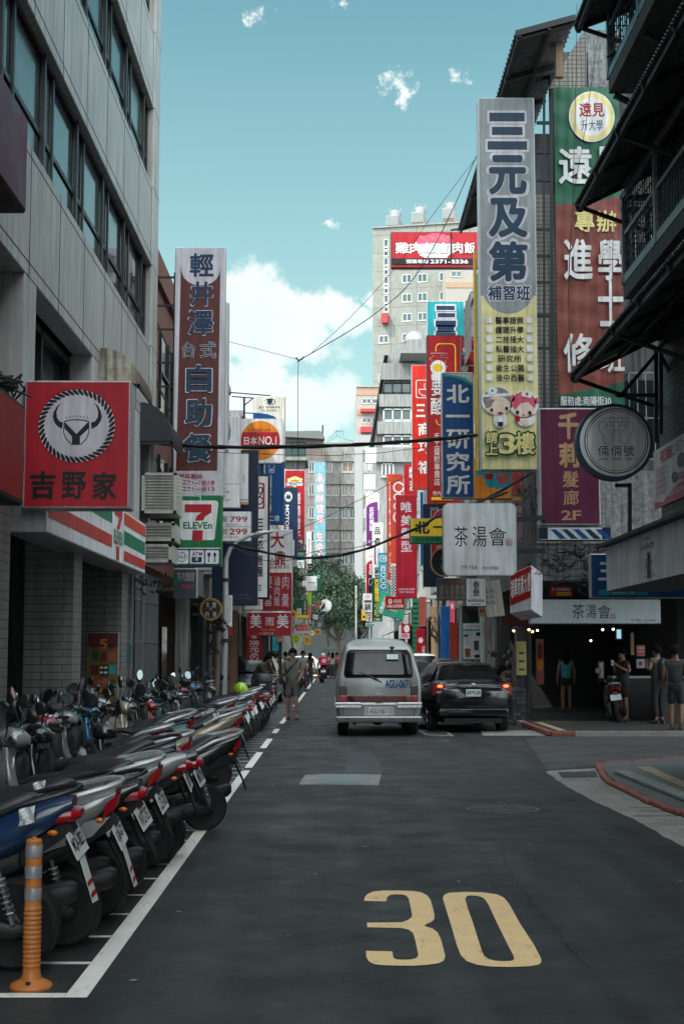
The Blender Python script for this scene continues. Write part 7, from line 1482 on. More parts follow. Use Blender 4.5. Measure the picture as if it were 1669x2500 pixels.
# -- scooters
PLATES = ['MQA-8833', 'GJ8-671', '957-JRX', 'NVZ-353', 'LZE-302', '0VJ-31', 'NM5-270', 'DB6-118', 'EVK-207', 'MHT-582']
def blade(mb, pts): return mb
def scooter(kind, label):
 r = thing('parked_scooter', label, 'scooter', (0, 0, 0), 'scooters parked in the left row')
 R_ = (.235, .225, .25)[kind]; wb = (1.27, 1.2, 1.24)[kind]
 for x in (0, -wb):
  t = MB(); c_ = .052; n = 12
  prof = [(R_ - c_ * (1 - cos(2 * pi * k / n)) , c_ * .95 * sin(2 * pi * k / n)) for k in range(n)]
  pr = [(R_ - c_ - .012, -.045), (R_ - .03, -.055), (R_ - .008, -.036), (R_, 0), (R_ - .008, .036), (R_ - .03, .055), (R_ - c_ - .012, .045)]
  t.lathe(pr, (x, 0, R_), 'y', 28); q = t.build('wheel', M['black_rubber'], r, smooth=35)
  d = MB(); d.lathe([(R_ - .05, -.042), (R_ - .068, -.03), (R_ - .068, .03), (R_ - .05, .042)], (x, 0, R_), 'y', 24)
  for a in range(3):
   for da in (-.16, .16):
    an = a * 2.094 + da + .4; d.bar((x + .035 * cos(an), 0, R_ + .035 * sin(an)), (x + (R_ - .065) * cos(an), 0, R_ + (R_ - .065) * sin(an)), .026, .035, (0, 1, 0))
  d.lathe([(.01, -.06), (.045, -.055), (.045, .055), (.01, .06)], (x, 0, R_), 'y', 14)
  d.build('rim', M['chrome'] if kind == 0 else M['steel'], q, smooth=35)
 u = (.06, .0, .03)[kind]
 b = MB()
 b.loft([(-.60, 0, .50, .13, .10, 3), (-.45, 0, .55, .165, .14, 3), (-.2, 0, .655, .175, .14, 2.8), (.05, 0, .735 + u * .6, .16, .115, 2.6), (.22, 0, .80 + u, .125, .08, 2.4), (.33, 0, .84 + u * 1.3, .07, .04, 2.2)])
 sh = [(.30, -.84, 0, .03, .15, 3), (.48, -.93, 0, .045, .19, 3), (.70, -1.02, 0, .055, .195, 3), (.86, -1.06, 0, .06, .16, 2.6), (.95, -1.07, 0, .05, .10, 2.4)]
 b.loft(sh, 'z')
 b.loft([(-1.26, 0, .74, .045, .09, 2.2), (-1.2, 0, .76, .11, .14, 2.4), (-1.08, 0, .74, .17, .18, 2.6), (-1.0, 0, .72, .17, .18, 2.6)])
 b.loft([(-.98, 0, .29, .15, .035, 4), (-.6, 0, .30, .155, .04, 4), (-.5, 0, .36, .15, .08, 3)])
 if kind == 0:
  for s in (-1, 1): b.hexa([(-.25, s * .165, .56), (.2, s * .135, .70), (.3, s * .075, .80), (-.2, s * .172, .72), (-.25, s * .190, .56), (.2, s * .158, .70), (.3, s * .098, .80), (-.2, s * .196, .72)])
 b.loft([(-1.14, 0, 1.0, .06, .05, 2.2), (-1.06, 0, 1.01, .13, .075, 2.4), (-.96, 0, 1.0, .13, .06, 2.4), (-.9, 0, .98, .07, .03, 2.2)])
 body = b.build('body', None, r, smooth=50)
 b = MB()
 fa = [(-wb + (R_ + .025) * cos(t), (R_ + .025) * sin(t) + R_) for t in [rad(20 + 12 * k) for k in range(13)]]
 b.rings([[(x, -.07, z - .035), (x, -.045, z + .005), (x, .045, z + .005), (x, .07, z - .035)] for x, z in fa], closed=False, cap=False)
 fo = b.build('front_fender', None, r, smooth='all'); md = fo.modifiers.new('thickness', 'SOLIDIFY'); md.thickness = .008
 b = MB()
 b.loft([(-.99, 0, .62, .14, .28, 3), (-.95, 0, .60, .15, .30, 3), (-.92, 0, .58, .13, .28, 3)])
 b.loft([(-.52, 0, .42, .14, .10, 3), (-.2, 0, .50, .13, .08, 3), (.05, 0, .60, .10, .06, 3)])
 b.hexa([(.06, -.05, .56), (.06, .05, .56), (.34, .05, .74), (.34, -.05, .74), (.02, -.05, .62), (.02, .05, .62), (.30, .05, .80), (.30, -.05, .80)])
 b.build('inner_fairing', M['black_plastic'], r, smooth=40)
 b = MB()
 b.loft([(-.66, 0, .72, .05, .03, 2.2), (-.58, 0, .735, .11, .05, 2.6), (-.40, 0, .75, .145, .055, 2.8), (-.2, 0, .785 + u * .2, .145, .05, 2.8), (-.13, 0, .81 + u * .4, .135, .055, 2.8), (.02, 0, .85 + u, .105, .045, 2.6), (.1, 0, .87 + u, .07, .03, 2.4), (.14, 0, .875 + u, .03, .012, 2)], n=16)
 b.build('seat', M['seat_vinyl'], r, smooth=60)
 b = MB()
 b.loft([(-.48, -.10, .27, .04, .06, 3), (-.30, -.11, .26, .045, .07, 3), (-.12, -.11, .245, .04, .055, 3), (.03, -.105, .235, .038, .05, 2.5), (.08, -.10, .235, .022, .03, 2.2)])
 for k in range(6): b.box((-.42 + k * .055, -.165, .215), (-.405 + k * .055, -.06, .31))
 b.ball((-.22, -.12, .36), .14, .05, .055); b.box((-.42, -.08, .22), (-.16, .1, .44)); b.tube([(-.42, -.12, .26), (-.38, -.24, .02)], .012, 6)
 b.build('engine', M['engine'], r, smooth=40)
 b = MB().tube([(-.35, .12, .26), (-.1, .15, .25), (-.02, .16, .27)], .02, 8); b.loft([(-.05, .165, .27, .05, .06, 2.4), (.0, .17, .29, .062, .072, 2.4), (.26, .175, .36, .055, .065, 2.4), (.30, .175, .37, .03, .04, 2.2)])
 b.build('exhaust', M['engine'], r, smooth=40)
 b = MB().tube([(.03, -.15, .28), (-.05, -.14, .56)], .014, 7); sp_ = []
 for k in range(40): t = k / 39; a = t * 2 * pi * 7; cx, cz_ = .02 - .06 * t, .32 + .2 * t; sp_.append((cx + .03 * cos(a), -.147 + .03 * sin(a), cz_))
 b.tube(sp_, .006, 5); b.build('shock_absorber', M['steel'], r, smooth=True)
 b = MB().tube([(-1.12, .06, .62), (-wb, .065, R_)], .016, 7).tube([(-1.12, -.06, .62), (-wb, -.065, R_)], .016, 7); b.build('fork', M['steel'], r)
 b = MB().tube([(-1.02, -.15, 1.02), (-.98, -.26, 1.045), (-.93, -.34, 1.03)], .013, 7).tube([(-1.02, .15, 1.02), (-.98, .26, 1.045), (-.93, .34, 1.03)], .013, 7)
 for s in (-1, 1): b.tube([(-.98, s * .24, 1.043), (-.925, s * .355, 1.028)], .02, 8)
 hb_ = b.build('handlebar', M['black_plastic'], r, smooth=True)
 b = MB()
 for s in (-1, 1): b.tube([(-1.02, s * .2, 1.03), (-1.03, s * .3, 1.03), (-.985, s * .37, 1.02)], .006, 5)
 b.build('brake_lever', M['chrome'], hb_)
 for s in (-1, 1):
  b = MB().tube([(-1.03, s * .17, 1.04), (-1.03, s * .22, 1.14), (-1.02, s * .29, 1.22)], .006, 6)
  b.loft([(-1.045, s * .31, 1.255, .035, .05, 2.2), (-1.03, s * .31, 1.26, .075, .052 if kind else .075, 2.4), (-1.012, s * .31, 1.26, .078, .055 if kind else .077, 2.4)])
  q = b.build('mirror', M['black_plastic'], r, smooth=40); MB().loft([(-1.012, s * .31, 1.26, .07, .048 if kind else .068, 2.4), (-1.009, s * .31, 1.26, .07, .048 if kind else .068, 2.4)]).build('mirror_glass', M['mirror'], q)
 MB().loft([(-1.285, 0, .76, .04, .04, 2.2), (-1.25, 0, .775, .10, .075, 2.4), (-1.2, 0, .78, .11, .09, 2.4)]).build('headlight', M['clear_lens'], r, smooth=True)
 tl = MB(); zt_ = .80 + u * 1.25
 if kind == 0:
  for s in (-1, 1): tl.hexa([(.255, s * .07, zt_ - .085), (.335, s * .025, zt_ - .03), (.35, s * .02, zt_ + .045), (.28, s * .08, zt_ + .0), (.255, s * .135, zt_ - .085), (.335, s * .08, zt_ - .03), (.35, s * .065, zt_ + .055), (.28, s * .12, zt_ + .01)])
 else: tl.loft([(.24, 0, zt_ - .02, .10, .05, 2.6), (.33, 0, zt_ - .015, .085, .04, 2.6), (.375, 0, zt_ - .01, .05, .022, 2.4)])
 tl.build('tail_light', M['red_lens'], r, bevel=.006, seg=1)
 for s in (-1, 1): MB().ball((.24, s * .115, zt_ - .09), .03, .016, .016, 8, 6).build('indicator', M['orange_lens'], r, smooth=True)
 if kind != 1:
  g_ = MB()
  for s in (-1, 1): g_.tube([(-.12, s * .15, .80 + u * .4), (.05, s * .165, .86 + u), (.28, s * .12, .915 + u), (.355, s * .05, .93 + u)], .014 if kind else .02, 7)
  g_.tube([(.355, -.05, .93 + u), (.37, 0, .935 + u), (.355, .05, .93 + u)], .014, 7)
  g_.build('grab_rail', M['aluminium'] if kind == 0 else M['black_plastic'], r, smooth=True)
 b = MB(); b.prism([(.30, -.06, .70), (.30, .06, .70), (.37, .065, .58), (.40, .055, .50), (.435, .015, .40), (.435, -.015, .40), (.40, -.055, .50), (.375, -.065, .56)], (-.015, 0, -.008))
 b.build('mudflap', M['black_rubber'], r, bevel=.01, seg=1)
 A = Vector((.305, -.13, .735)); Bd = Vector((.365, -.13, .605)); un = Vector((0, 1, 0)); dn = (Bd - A).normalized(); nn = un.cross(dn) * -1
 nn = Vector((dn.z * -1, 0, dn.x)).normalized()
 if nn.x < 0: nn = -nn
 pm = MB(); pp_ = [A, A + un * .26, A + un * .26 + dn * .145, A + dn * .145]; pm.prism([q + nn * .008 for q in pp_], nn * .006)
 pl_ = pm.build('number_plate', M['plate_white'], r)
 return r, body, fo, pl_, (A, un, dn, nn)
protos = [scooter(k, lab) for k, lab in ((0, 'a'), (1, 'b'), (2, 'c'))]
SC = [('blue', (.010, .036, .10)), ('silver', (.25, .26, .265)), ('black', (.012, .013, .015)), ('white', (.42, .43, .42)), ('red', (.22, .010, .016)), ('dark navy', (.012, .025, .05)), ('teal', (.02, .16, .18)), ('graphite grey', (.07, .075, .08)), ('champagne', (.30, .27, .22)), ('bright blue', (.02, .11, .25))]
SCM = {n: PAINT('scooter_' + n.replace(' ', '_'), c_, .22, .25 if n in ('silver', 'champagne', 'graphite grey') else .0) for n, c_ in SC}
kids = lambda o: [x for x in bpy.data.objects if x.parent == o]
TREE = {}
def snap(o):
 TREE[o.name] = [(ch, ch.name) for ch in kids(o)]
 for ch in kids(o): snap(ch)
for pr in protos: snap(pr[0])
def dup(o, parent=None):
 n = o.copy(); COL.objects.link(n)
 if parent is not None: n.parent = parent
 for ch, _ in TREE[o.name]: dup(ch, n)
 return n
used = set()
def place(kind, col, X, Y, th, lean, label, plate=None, group='scooters parked in the left row'):
 pr = protos[kind]
 r = pr[0] if kind not in used else dup(pr[0])
 first = kind not in used; used.add(kind)
 for ch in kids(r) if not first else [x for x, _ in TREE[pr[0].name]]:
  nm = ch.name.split('.')[0]
  if nm in ('body', 'front_fender'):
   if not ch.data.materials: ch.data.materials.append(SCM['black'])
   ch.material_slots[0].link = 'OBJECT'; ch.material_slots[0].material = SCM[col]
 r.location = (X, Y, 0); r.rotation_euler = Matrix.Rotation(rad(th), 3, 'Z').to_4x4().to_3x3().__matmul__(Matrix.Rotation(rad(lean), 3, 'X')).to_euler()
 ang = rnd.uniform(-14, 38); sc_ = rnd.uniform(.90, .99); r.scale = (sc_, sc_, sc_ * rnd.uniform(.96, 1.06))
 def turn(o, p, m): o.matrix_basis = Matrix.Translation(p) @ m.to_4x4() @ Matrix.Translation(-Vector(p))
 for ch in kids(r):
  nm = ch.name.split('.')[0]; st_ = Matrix.Rotation(rad(ang), 3, 'Z')
  if nm == 'handlebar' or nm == 'front_fender': turn(ch, Vector((-1.05, 0, 0)), st_)
  elif nm == 'mirror':
   p = Vector((-1.03, .19 if ch.bound_box[0][1] > 0 else -.19, 1.06)); turn(ch, Vector((-1.05, 0, 0)), st_)
   ch.matrix_basis = ch.matrix_basis @ (Matrix.Translation(p) @ Matrix.Rotation(rad(rnd.uniform(-28, 28)), 4, 'X') @ Matrix.Rotation(rad(rnd.uniform(-22, 22)), 4, 'Y') @ Matrix.Rotation(rad(rnd.uniform(-45, 45)), 4, 'Z') @ Matrix.Translation(-p))
  elif nm == 'wheel' and ch.bound_box[0][0] < -.6: turn(ch, Vector((-1.05, 0, 0)), st_)
 r['label'] = label; r['group'] = group
 return r
# -- the row of scooters
def plate_text(r, text):
 pl_ = [x for x in kids(r) if x.name.startswith('number_plate')][0]; A, un, dn, nn = protos[0][4]
 f = Face(A + nn * .0145, A + un * .26 + nn * .0145, A + dn * .145 + nn * .0145, (0, 0, 260, 145)); f.n = nn
 mb = MB(); put_text(mb, f, text, (18, 34, 242, 118), 'row', .02, .001)
 o = mb.build('lettering', paint('black'), None); o.parent = pl_
near = [
 (2, 'blue', -1.64, 7.5, -3, 7, 'MQA-8833', 'blue scooter nearest the camera, its tail behind the orange bollard'),
 (0, 'silver', -1.50, 8.08, 1, 9, 'GJ8-671', 'silver scooter with a clear red-edged tail, second from the bollard'),
 (2, 'graphite grey', -1.64, 8.5, -6, 6, '957-JRX', 'graphite scooter with a dark grab rail, third from the bollard'),
 (2, 'black', -1.48, 8.92, -5, 9, 'NVZ-353', 'black scooter with a pale plate, fourth from the bollard'),
 (1, 'graphite grey', -1.64, 9.33, 5, 7, 'CT5-902', 'graphite round-tailed scooter, fifth from the bollard'),
 (0, 'silver', -1.46, 9.75, -3, 8, 'LZE-302', 'silver scooter with red tail wings, sixth from the bollard'),
 (0, 'white', -1.56, 10.15, 4, 10, '0VJ-313', 'white scooter with red tail wings, seventh from the bollard'),
 (2, 'black', -1.66, 10.58, -6, 6, 'PKL-441', 'black scooter between a white and a silver one, eighth from the bollard'),
 (1, 'silver', -1.44, 10.98, 3, 8, 'RD2-775', 'silver round-tailed scooter, ninth from the bollard'),
 (1, 'black', -1.38, 11.45, -4, 7, 'NM5-270', 'black round-tailed scooter with a big red lamp, tenth from the bollard'),
 (2, 'dark navy', -1.62, 11.88, 7, 9, 'DB6-118', 'dark navy scooter squeezed behind the black round-tailed one, eleventh from the bollard'),
 (0, 'champagne', -1.55, 12.3, -2, 6, 'KTE-259', 'champagne scooter just before a teal one, twelfth from the bollard'),
 (2, 'teal', -1.95, 12.75, 4, 8, None, 'teal scooter set back from the line, thirteenth from the bollard'),
 (0, 'black', -1.20, 13.25, 13, 8, None, 'black sporty scooter jutting furthest over the white line')]
NEAR = []
for k, col, x, y, th, le, pt_, lab in near:
 r = place(k, col, x, y, th, le, lab); NEAR.append(r)
 if pt_: plate_text(r, pt_)
ordn = ['first', 'second', 'third', 'fourth', 'fifth', 'sixth', 'seventh', 'eighth', 'ninth', 'tenth', 'eleventh', 'twelfth', 'thirteenth', 'fourteenth', 'fifteenth', 'sixteenth', 'seventeenth', 'eighteenth', 'nineteenth', 'twentieth', 'twenty-first', 'twenty-second', 'twenty-third', 'twenty-fourth', 'twenty-fifth', 'twenty-sixth', 'twenty-seventh', 'twenty-eighth', 'twenty-ninth', 'thirtieth', 'thirty-first', 'thirty-second']
mid = ['dark navy', 'red', 'white', 'silver', 'teal', 'black', 'champagne', 'bright blue', 'black', 'white', 'graphite grey', 'black', 'blue', 'silver', 'black', 'red', 'white', 'black', 'teal', 'graphite grey', 'dark navy', 'black', 'silver', 'black', 'red', 'black', 'white', 'black', 'bright blue', 'silver', 'black', 'black']
y = 13.85; mids = []
for i, col in enumerate(mid):
 x = -1.85 - .14 * rnd.random() if y < 20 else -1.62 - .22 * rnd.random()
 if col == 'champagne': x = -1.42
 kd = [2, 1, 0][(i * 2 + (i // 3)) % 3]
 r = place(kd, col, x, y, rnd.uniform(-8, 14), rnd.uniform(3, 11), f'{col} scooter, {ordn[i]} beyond the one jutting over the line' + (' and before the green helmet' if i < 27 else ''))
 mids.append((x, y, r)); y += rnd.uniform(.40, .52)
far_c = ['black', 'silver', 'dark navy', 'white', 'black', 'red', 'graphite grey', 'bright blue', 'black', 'black', 'teal', 'white', 'black', 'silver', 'black', 'red', 'black', 'graphite grey', 'black', 'white', 'black', 'dark navy', 'black', 'red', 'silver', 'black', 'black', 'white', 'black', 'teal', 'black', 'silver', 'black', 'red', 'black', 'black']
yy = max(y + .6, 29.2)
for i, col in enumerate(far_c):
 if i < 9: lab = f'{col} scooter, {ordn[i]} past the black top case, near the walking man'
 elif i < 16: lab = f'{col} scooter, {ordn[i - 9]} behind the dark car facing the street'
 else: lab = f'{col} far scooter, {ordn[(i - 16)]} from the crossing end of the row counted towards the camera' if i < 36 else ''
 if i == 9: yy = 54
 x = -1.62 - .2 * rnd.random()
 place([1, 2, 0][i % 3], col, x, yy, rnd.uniform(-6, 10), rnd.uniform(5, 9), lab, group='scooters parked in the far left row' if i > 8 else 'scooters parked in the left row')
 yy += rnd.uniform(.62, .75) if i < 9 else rnd.uniform(1.0, 1.45)
place(0, 'black', 6.35, 31.9, -96, 6, 'dark scooter parked tail-on under the right arcade', group='scooters elsewhere')
mr = place(1, 'black', onZ(790, 1662).x, 80, -88, 0, 'red-boxed delivery scooter near the far crossing', group='scooters elsewhere')
def on_row(px, py, Y): return onY(px, py, Y)
h = on_row(588, 1681, 26.2); r = thing('helmet', 'lime green open-face helmet resting on a scooter seat', 'helmet', (h.x, 26.2, h.z - .13))
HG = mat('helmet_green', lin((150, 190, 40)), .2, var=.12, coat=.7)
b = MB(); rs = []
for i in range(9):
 t = -.35 + (pi / 2 + .35) * i / 8; k = max(cos(t), .02); rs.append([(h.x + .135 * k * cos(2 * pi * j / 20), 26.2 + .155 * k * sin(2 * pi * j / 20), h.z - .02 + .14 * sin(t)) for j in range(20)])
b.rings(rs, cap=True).build('shell', HG, r, smooth=60)
MB().lathe([(.128, -.075), (.134, -.06), (.128, -.045)], (h.x, 26.2, h.z), n=20).build('edge_trim', M['black_rubber'], r)
MB().tube([(h.x - .12, 26.15, h.z - .06), (h.x - .05, 26.08, h.z - .15), (h.x + .04, 26.08, h.z - .15), (h.x + .11, 26.15, h.z - .06)], .008, 5).build('strap', M['black_rubber'], r)
h = on_row(643, 1664, 27.9); r = thing('top_case', 'black rounded luggage case on the back of a scooter', 'luggage case', (h.x, 27.9, h.z - .16))
b = MB(); b.loft([(h.z - .155, h.x, 27.9, .14, .17, 4), (h.z - .13, h.x, 27.9, .165, .195, 4), (h.z + .02, h.x, 27.9, .175, .205, 4)], 'z', 20); b.build('case_base', M['black_plastic'], r, smooth=40)
b = MB(); b.loft([(h.z + .03, h.x, 27.9, .178, .208, 4), (h.z + .09, h.x, 27.9, .172, .2, 3.6), (h.z + .14, h.x, 27.9, .14, .165, 3), (h.z + .16, h.x, 27.9, .07, .09, 2.4)], 'z', 20); b.build('lid', M['black_plastic'], r, smooth=40)
MB().box((h.x - .06, 27.9 - .21, h.z - .07), (h.x + .05, 27.9 - .20, h.z - .045)).build('emblem', M['plate_white'], r)
bpy.context.view_layer.update()
for lab, q, lp, sz in (('crumpled white paper tag on the tail of the nearest blue scooter', NEAR[0], (.12, -.165, .84), .085), ('white ticket stuck in the silver scooter grab rail', NEAR[2], (-.02, -.17, .90), .075), ('small white ticket on a mid-row black seat', mids[6][2], (.02, -.15, .92), .075)):
 p = q.matrix_world @ Vector(lp); Y = p.y; m = MB(); n = 5; g_ = [[(p.x + sz * (i / n - .5) * .9, Y - .02 + .012 * sin(i * 1.7 + j), p.z + sz * (j / n - .5) + .2 * sz * i / n) for i in range(n + 1)] for j in range(n + 1)]
 m.add([q for row in g_ for q in row], [(a * (n + 1) + b_, a * (n + 1) + b_ + 1, (a + 1) * (n + 1) + b_ + 1, (a + 1) * (n + 1) + b_) for a in range(n) for b_ in range(n)])
 m.add([(p.x - sz * .3, Y - .02, p.z), (p.x + sz * .3, Y - .02, p.z), (p.x + sz * .3, Y + .14, p.z - .05), (p.x - sz * .3, Y + .14, p.z - .05)], [(0, 1, 2, 3)])
 tag(m.build('paper_ticket', M['plate_white']), lab, 'ticket', 'parking tickets')
for lab, q in (('torn red and white sticker strip hanging under the nearest number plate', NEAR[0]), ('torn sticker strip hanging under the second number plate', NEAR[1])):
 a, b = q.matrix_world @ Vector((.372, -.02, .60)), q.matrix_world @ Vector((.445, -.02, .36)); d = b - a; s_ = (q.matrix_world.to_3x3() @ Vector((0, .055, 0))); m = MB(); n = 8; pts = [a + d * (k / n) for k in range(n + 1)]
 L_ = [q - s_ for q in pts]; R_ = [q + s_ for q in pts]; L_[-1] = L_[-1] - d * .06
 m.add(L_ + R_, [(i, i + 1, n + 2 + i, n + 1 + i) for i in range(n)])
 o = m.build('sticker_strip', M['plate_white']); tag(o, lab, 'sticker strip', 'sticker strips'); md = o.modifiers.new('thickness', 'SOLIDIFY'); md.thickness = .003
 m = MB()
 for k in (4, 6): m.add([L_[k] + Vector((.005, -.002, .003)), R_[k] + Vector((.005, -.002, .003)), R_[k + 1] - d * .03 + Vector((.005, -.002, .003)), L_[k + 1] - d * .03 + Vector((.005, -.002, .003))], [(0, 1, 2, 3)])
 q = m.build('artwork', paint('red'), o)
# -- people
def skinned(vs, es, rs, name, m, parent, sub=1):
 me = bpy.data.meshes.new(name); me.from_pydata(vs, es, []); o = bpy.data.objects.new(name, me); COL.objects.link(o)
 sk = o.modifiers.new('skin', 'SKIN'); sk.use_smooth_shade = True
 lay = me.skin_vertices[0].data if me.skin_vertices else None
 if lay is None:
  bm = bmesh.new(); bm.from_mesh(me); bm.verts.layers.skin.verify(); bm.to_mesh(me); bm.free(); lay = me.skin_vertices[0].data
 for i, q in enumerate(rs): lay[i].radius = (q, q) if not isinstance(q, tuple) else q
 lay[0].use_root = True
 sb = o.modifiers.new('sub', 'SUBSURF'); sb.levels = sub; sb.render_levels = sub
 bpy.context.view_layer.update()
 em = bpy.data.meshes.new_from_object(o.evaluated_get(bpy.context.evaluated_depsgraph_get()))
 bpy.data.objects.remove(o); bpy.data.meshes.remove(me)
 em.name = name; em.materials.clear(); em.materials.append(m)
 for p in em.polygons: p.use_smooth = True
 n = bpy.data.objects.new(name, em); COL.objects.link(n); n.parent = parent; return n
CLOTH = lambda n, c_: mat('cloth_' + n, c_, .85, var=.22, scale=14, bump=.25, bscale=30)
BASE = dict(pel=(0, 0, .93), bel=(0, 0, 1.10), che=(0, -.005, 1.29), nec=(0, 0, 1.45), h0=(0, -.015, 1.53), h1=(0, -.02, 1.60), h2=(0, -.005, 1.665), nose=(0, -.115, 1.585),
   shL=(.165, 0, 1.395), elL=(.225, .03, 1.14), wrL=(.235, -.05, .92), haL=(.235, -.08, .845), shR=(-.165, 0, 1.395), elR=(-.225, .03, 1.14), wrR=(-.235, -.05, .92), haR=(-.235, -.08, .845),
   hiL=(.085, 0, .89), knL=(.095, -.02, .50), anL=(.095, .03, .09), toL=(.105, -.11, .035), hiR=(-.085, 0, .89), knR=(-.095, -.02, .50), anR=(-.095, .03, .09), toR=(-.105, -.11, .035))
def person(label, loc, turn, height, pose, top, bottom, hair=True, sleeves=.5, legs=.9, shoes=(.02, .02, .02), extra=None, build=1.0, group='people in the street', female=False):
 J = dict(BASE); J.update(pose); V = {k: Vector(v) for k, v in J.items()}
 r = thing('person', label, 'person', (0, 0, 0), group)
 names = ['pel', 'bel', 'che', 'nec', 'h0', 'h1', 'h2', 'shL', 'elL', 'wrL', 'haL', 'shR', 'elR', 'wrR', 'haR', 'hiL', 'knL', 'anL', 'toL', 'hiR', 'knR', 'anR', 'toR', 'nose']
 rad_ = [.095, .095, .105, .056, .074, .092, .066, .055, .046, .031, .032, .055, .046, .031, .032, .07, .062, .043, .03, .07, .062, .043, .03, .018]
 ed = [('pel', 'bel'), ('bel', 'che'), ('che', 'nec'), ('nec', 'h0'), ('h0', 'h1'), ('h1', 'h2'), ('che', 'shL'), ('shL', 'elL'), ('elL', 'wrL'), ('wrL', 'haL'), ('che', 'shR'), ('shR', 'elR'), ('elR', 'wrR'), ('wrR', 'haR'), ('pel', 'hiL'), ('hiL', 'knL'), ('knL', 'anL'), ('anL', 'toL'), ('pel', 'hiR'), ('hiR', 'knR'), ('knR', 'anR'), ('anR', 'toR'), ('h1', 'nose')]
 ix = {k: i for i, k in enumerate(names)}; vs = [tuple(V[k]) for k in names]; es = [(ix[a], ix[b]) for a, b in ed]; rs = [q * (build if i < 3 else 1) for i, q in enumerate(rad_)]
 for s, wr, ha in ((1, 'wrL', 'haL'), (-1, 'wrR', 'haR')):
  d = (V[ha] - V[wr]).normalized(); side = d.cross(Vector((1, 0, 0))).normalized(); b0 = ix[ha]; palm = d.cross(side).normalized()
  for k, (o_, ln) in enumerate(((-.030, .055), (-.011, .078), (.009, .085), (.027, .074))):
   p1 = V[ha] + side * o_ + d * .03; p2 = p1 + d * ln * .6 + palm * .008 * s; p3 = p2 + d * ln * .4 + palm * .018 * s
   n = len(vs); vs += [tuple(p1), tuple(p2), tuple(p3)]; rs += [.0095, .009, .007]; es += [(b0, n), (n, n + 1), (n + 1, n + 2)]
  p1 = V[ha] - d * .02 - side * .034; p2 = p1 + d * .04 - side * .018; n = len(vs); vs += [tuple(p1), tuple(p2)]; rs += [.011, .009]; es += [(b0, n), (n, n + 1)]
 skinned(vs, es, rs, 'body', M['skin'], r)
 L = lambda a, b, t: tuple(V[a].lerp(V[b], t))
 bt = build * (.92 if female else 1)
 vs = [L('bel', 'pel', 1.5), tuple(V['bel']), tuple(V['che']), L('che', 'nec', .62), tuple(V['shL']), L('shL', 'elL', sleeves), tuple(V['shR']), L('shR', 'elR', sleeves)]; es = [(0, 1), (1, 2), (2, 3), (2, 4), (4, 5), (2, 6), (6, 7)]; rs = [(.178 * bt, .15 * bt), (.165 * bt, .14 * bt), (.155 * bt, .132 * bt), .07, .075, .066, .075, .066]
 if sleeves > .9:
  for s in 'LR': vs.append(L('el' + s, 'wr' + s, .9)); rs.append(.045); es.append((5 if s == 'L' else 7, len(vs) - 1))
 skinned(vs, es, rs, 'shirt', CLOTH(*top), r)
 vs = [L('pel', 'bel', .75), tuple(V['pel'])]; rs = [(.155 * bt, .13 * bt), (.165 * bt, .14 * bt)]; es = [(0, 1)]
 for s in 'LR':
  n = len(vs); vs += [tuple(V['hi' + s] + Vector((0, 0, -.05))), L('hi' + s, 'kn' + s, min(legs, 1))]; rs += [.105, .088 if legs <= 1 else .075]; es += [(1, n), (n, n + 1)]
  if legs > 1: vs.append(L('kn' + s, 'an' + s, legs - 1)); rs.append(.062); es.append((n + 1, n + 2))
 skinned(vs, es, rs, 'shorts' if legs <= 1 else 'trousers', CLOTH(*bottom), r)
 for s in 'LR':
  a, t = V['an' + s], V['to' + s]; d = (t - a); d.z = 0; d.normalize(); sd_ = Vector((-d.y, d.x, 0)); c0 = Vector((a.x, a.y, min(t.z, a.z) - .035)); rings = []
  for q, w_, h_ in ((-.07, .03, .05), (-.03, .042, .085), (.05, .045, .075), (.12, .046, .05), (.18, .035, .035), (.20, .015, .02)):
   rings.append([tuple(c0 + d * q + sd_ * (w_ * x) + Vector((0, 0, h_ * z))) for x, z in ((-1, 0), (-1, .5), (-.6, 1), (.6, 1), (1, .5), (1, 0))])
  MB().rings(rings).build('shoe', mat('shoe_%d' % int(shoes[0] * 1000), shoes, .6), r, smooth=50)
 if hair:
  h = V['h1'].lerp(V['h2'], .45); d = (V['h2'] - V['h0']).normalized(); b = MB(); g_ = random.Random(len(label)); rs_ = []
  for i in range(7):
   t = -.25 + (pi / 2 + .25) * i / 6; ring = []
   for j in range(16):
    a = 2 * pi * j / 16; back = .5 - .5 * sin(-a); k = max(cos(t), .03) * (1 + .16 * g_.random()); zz_ = .118 * sin(t) - (.05 * (sin(a) > .0) * (1 - i / 6)) + (.03 if sin(a) < -.3 and i < 2 else 0)
    ring.append((h.x + .100 * k * cos(a), h.y + .012 + .112 * k * sin(a), h.z + zz_))
   rs_.append(ring)
  b.rings(rs_)
  if female: b.loft([(h.z - .30, h.x, h.y + .10, .06, .03, 2.2), (h.z - .18, h.x, h.y + .10, .09, .045, 2.4), (h.z, h.x, h.y + .07, .10, .06, 2.4)], 'z')
  b.build('hair', M['hair'], r, smooth=60)
  f = MB(); hh = V['h1']
  for s in (-1, 1): f.ball((hh.x + s * .033, hh.y - .082, hh.z + .015), .014, .008, .008, 8, 5); f.box((hh.x + s * .034 - .018, hh.y - .092, hh.z + .034), (hh.x + s * .034 + .018, hh.y - .080, hh.z + .041))
  f.box((hh.x - .025, hh.y - .089, hh.z - .055), (hh.x + .025, hh.y - .078, hh.z - .047)); f.build('face_features', mat('face_dark', (.05, .025, .02), .6), r)
  e = MB()
  for s in (-1, 1): e.ball((hh.x + s * .09, hh.y + .01, hh.z), .012, .022, .032, 8, 6)
  e.build('ear', M['skin'], r, smooth=True)
 if extra: extra(r, V)
 k = height / 1.72; r.scale = (k, k, k); r.location = loc; r.rotation_euler = (0, 0, rad(turn)); return r
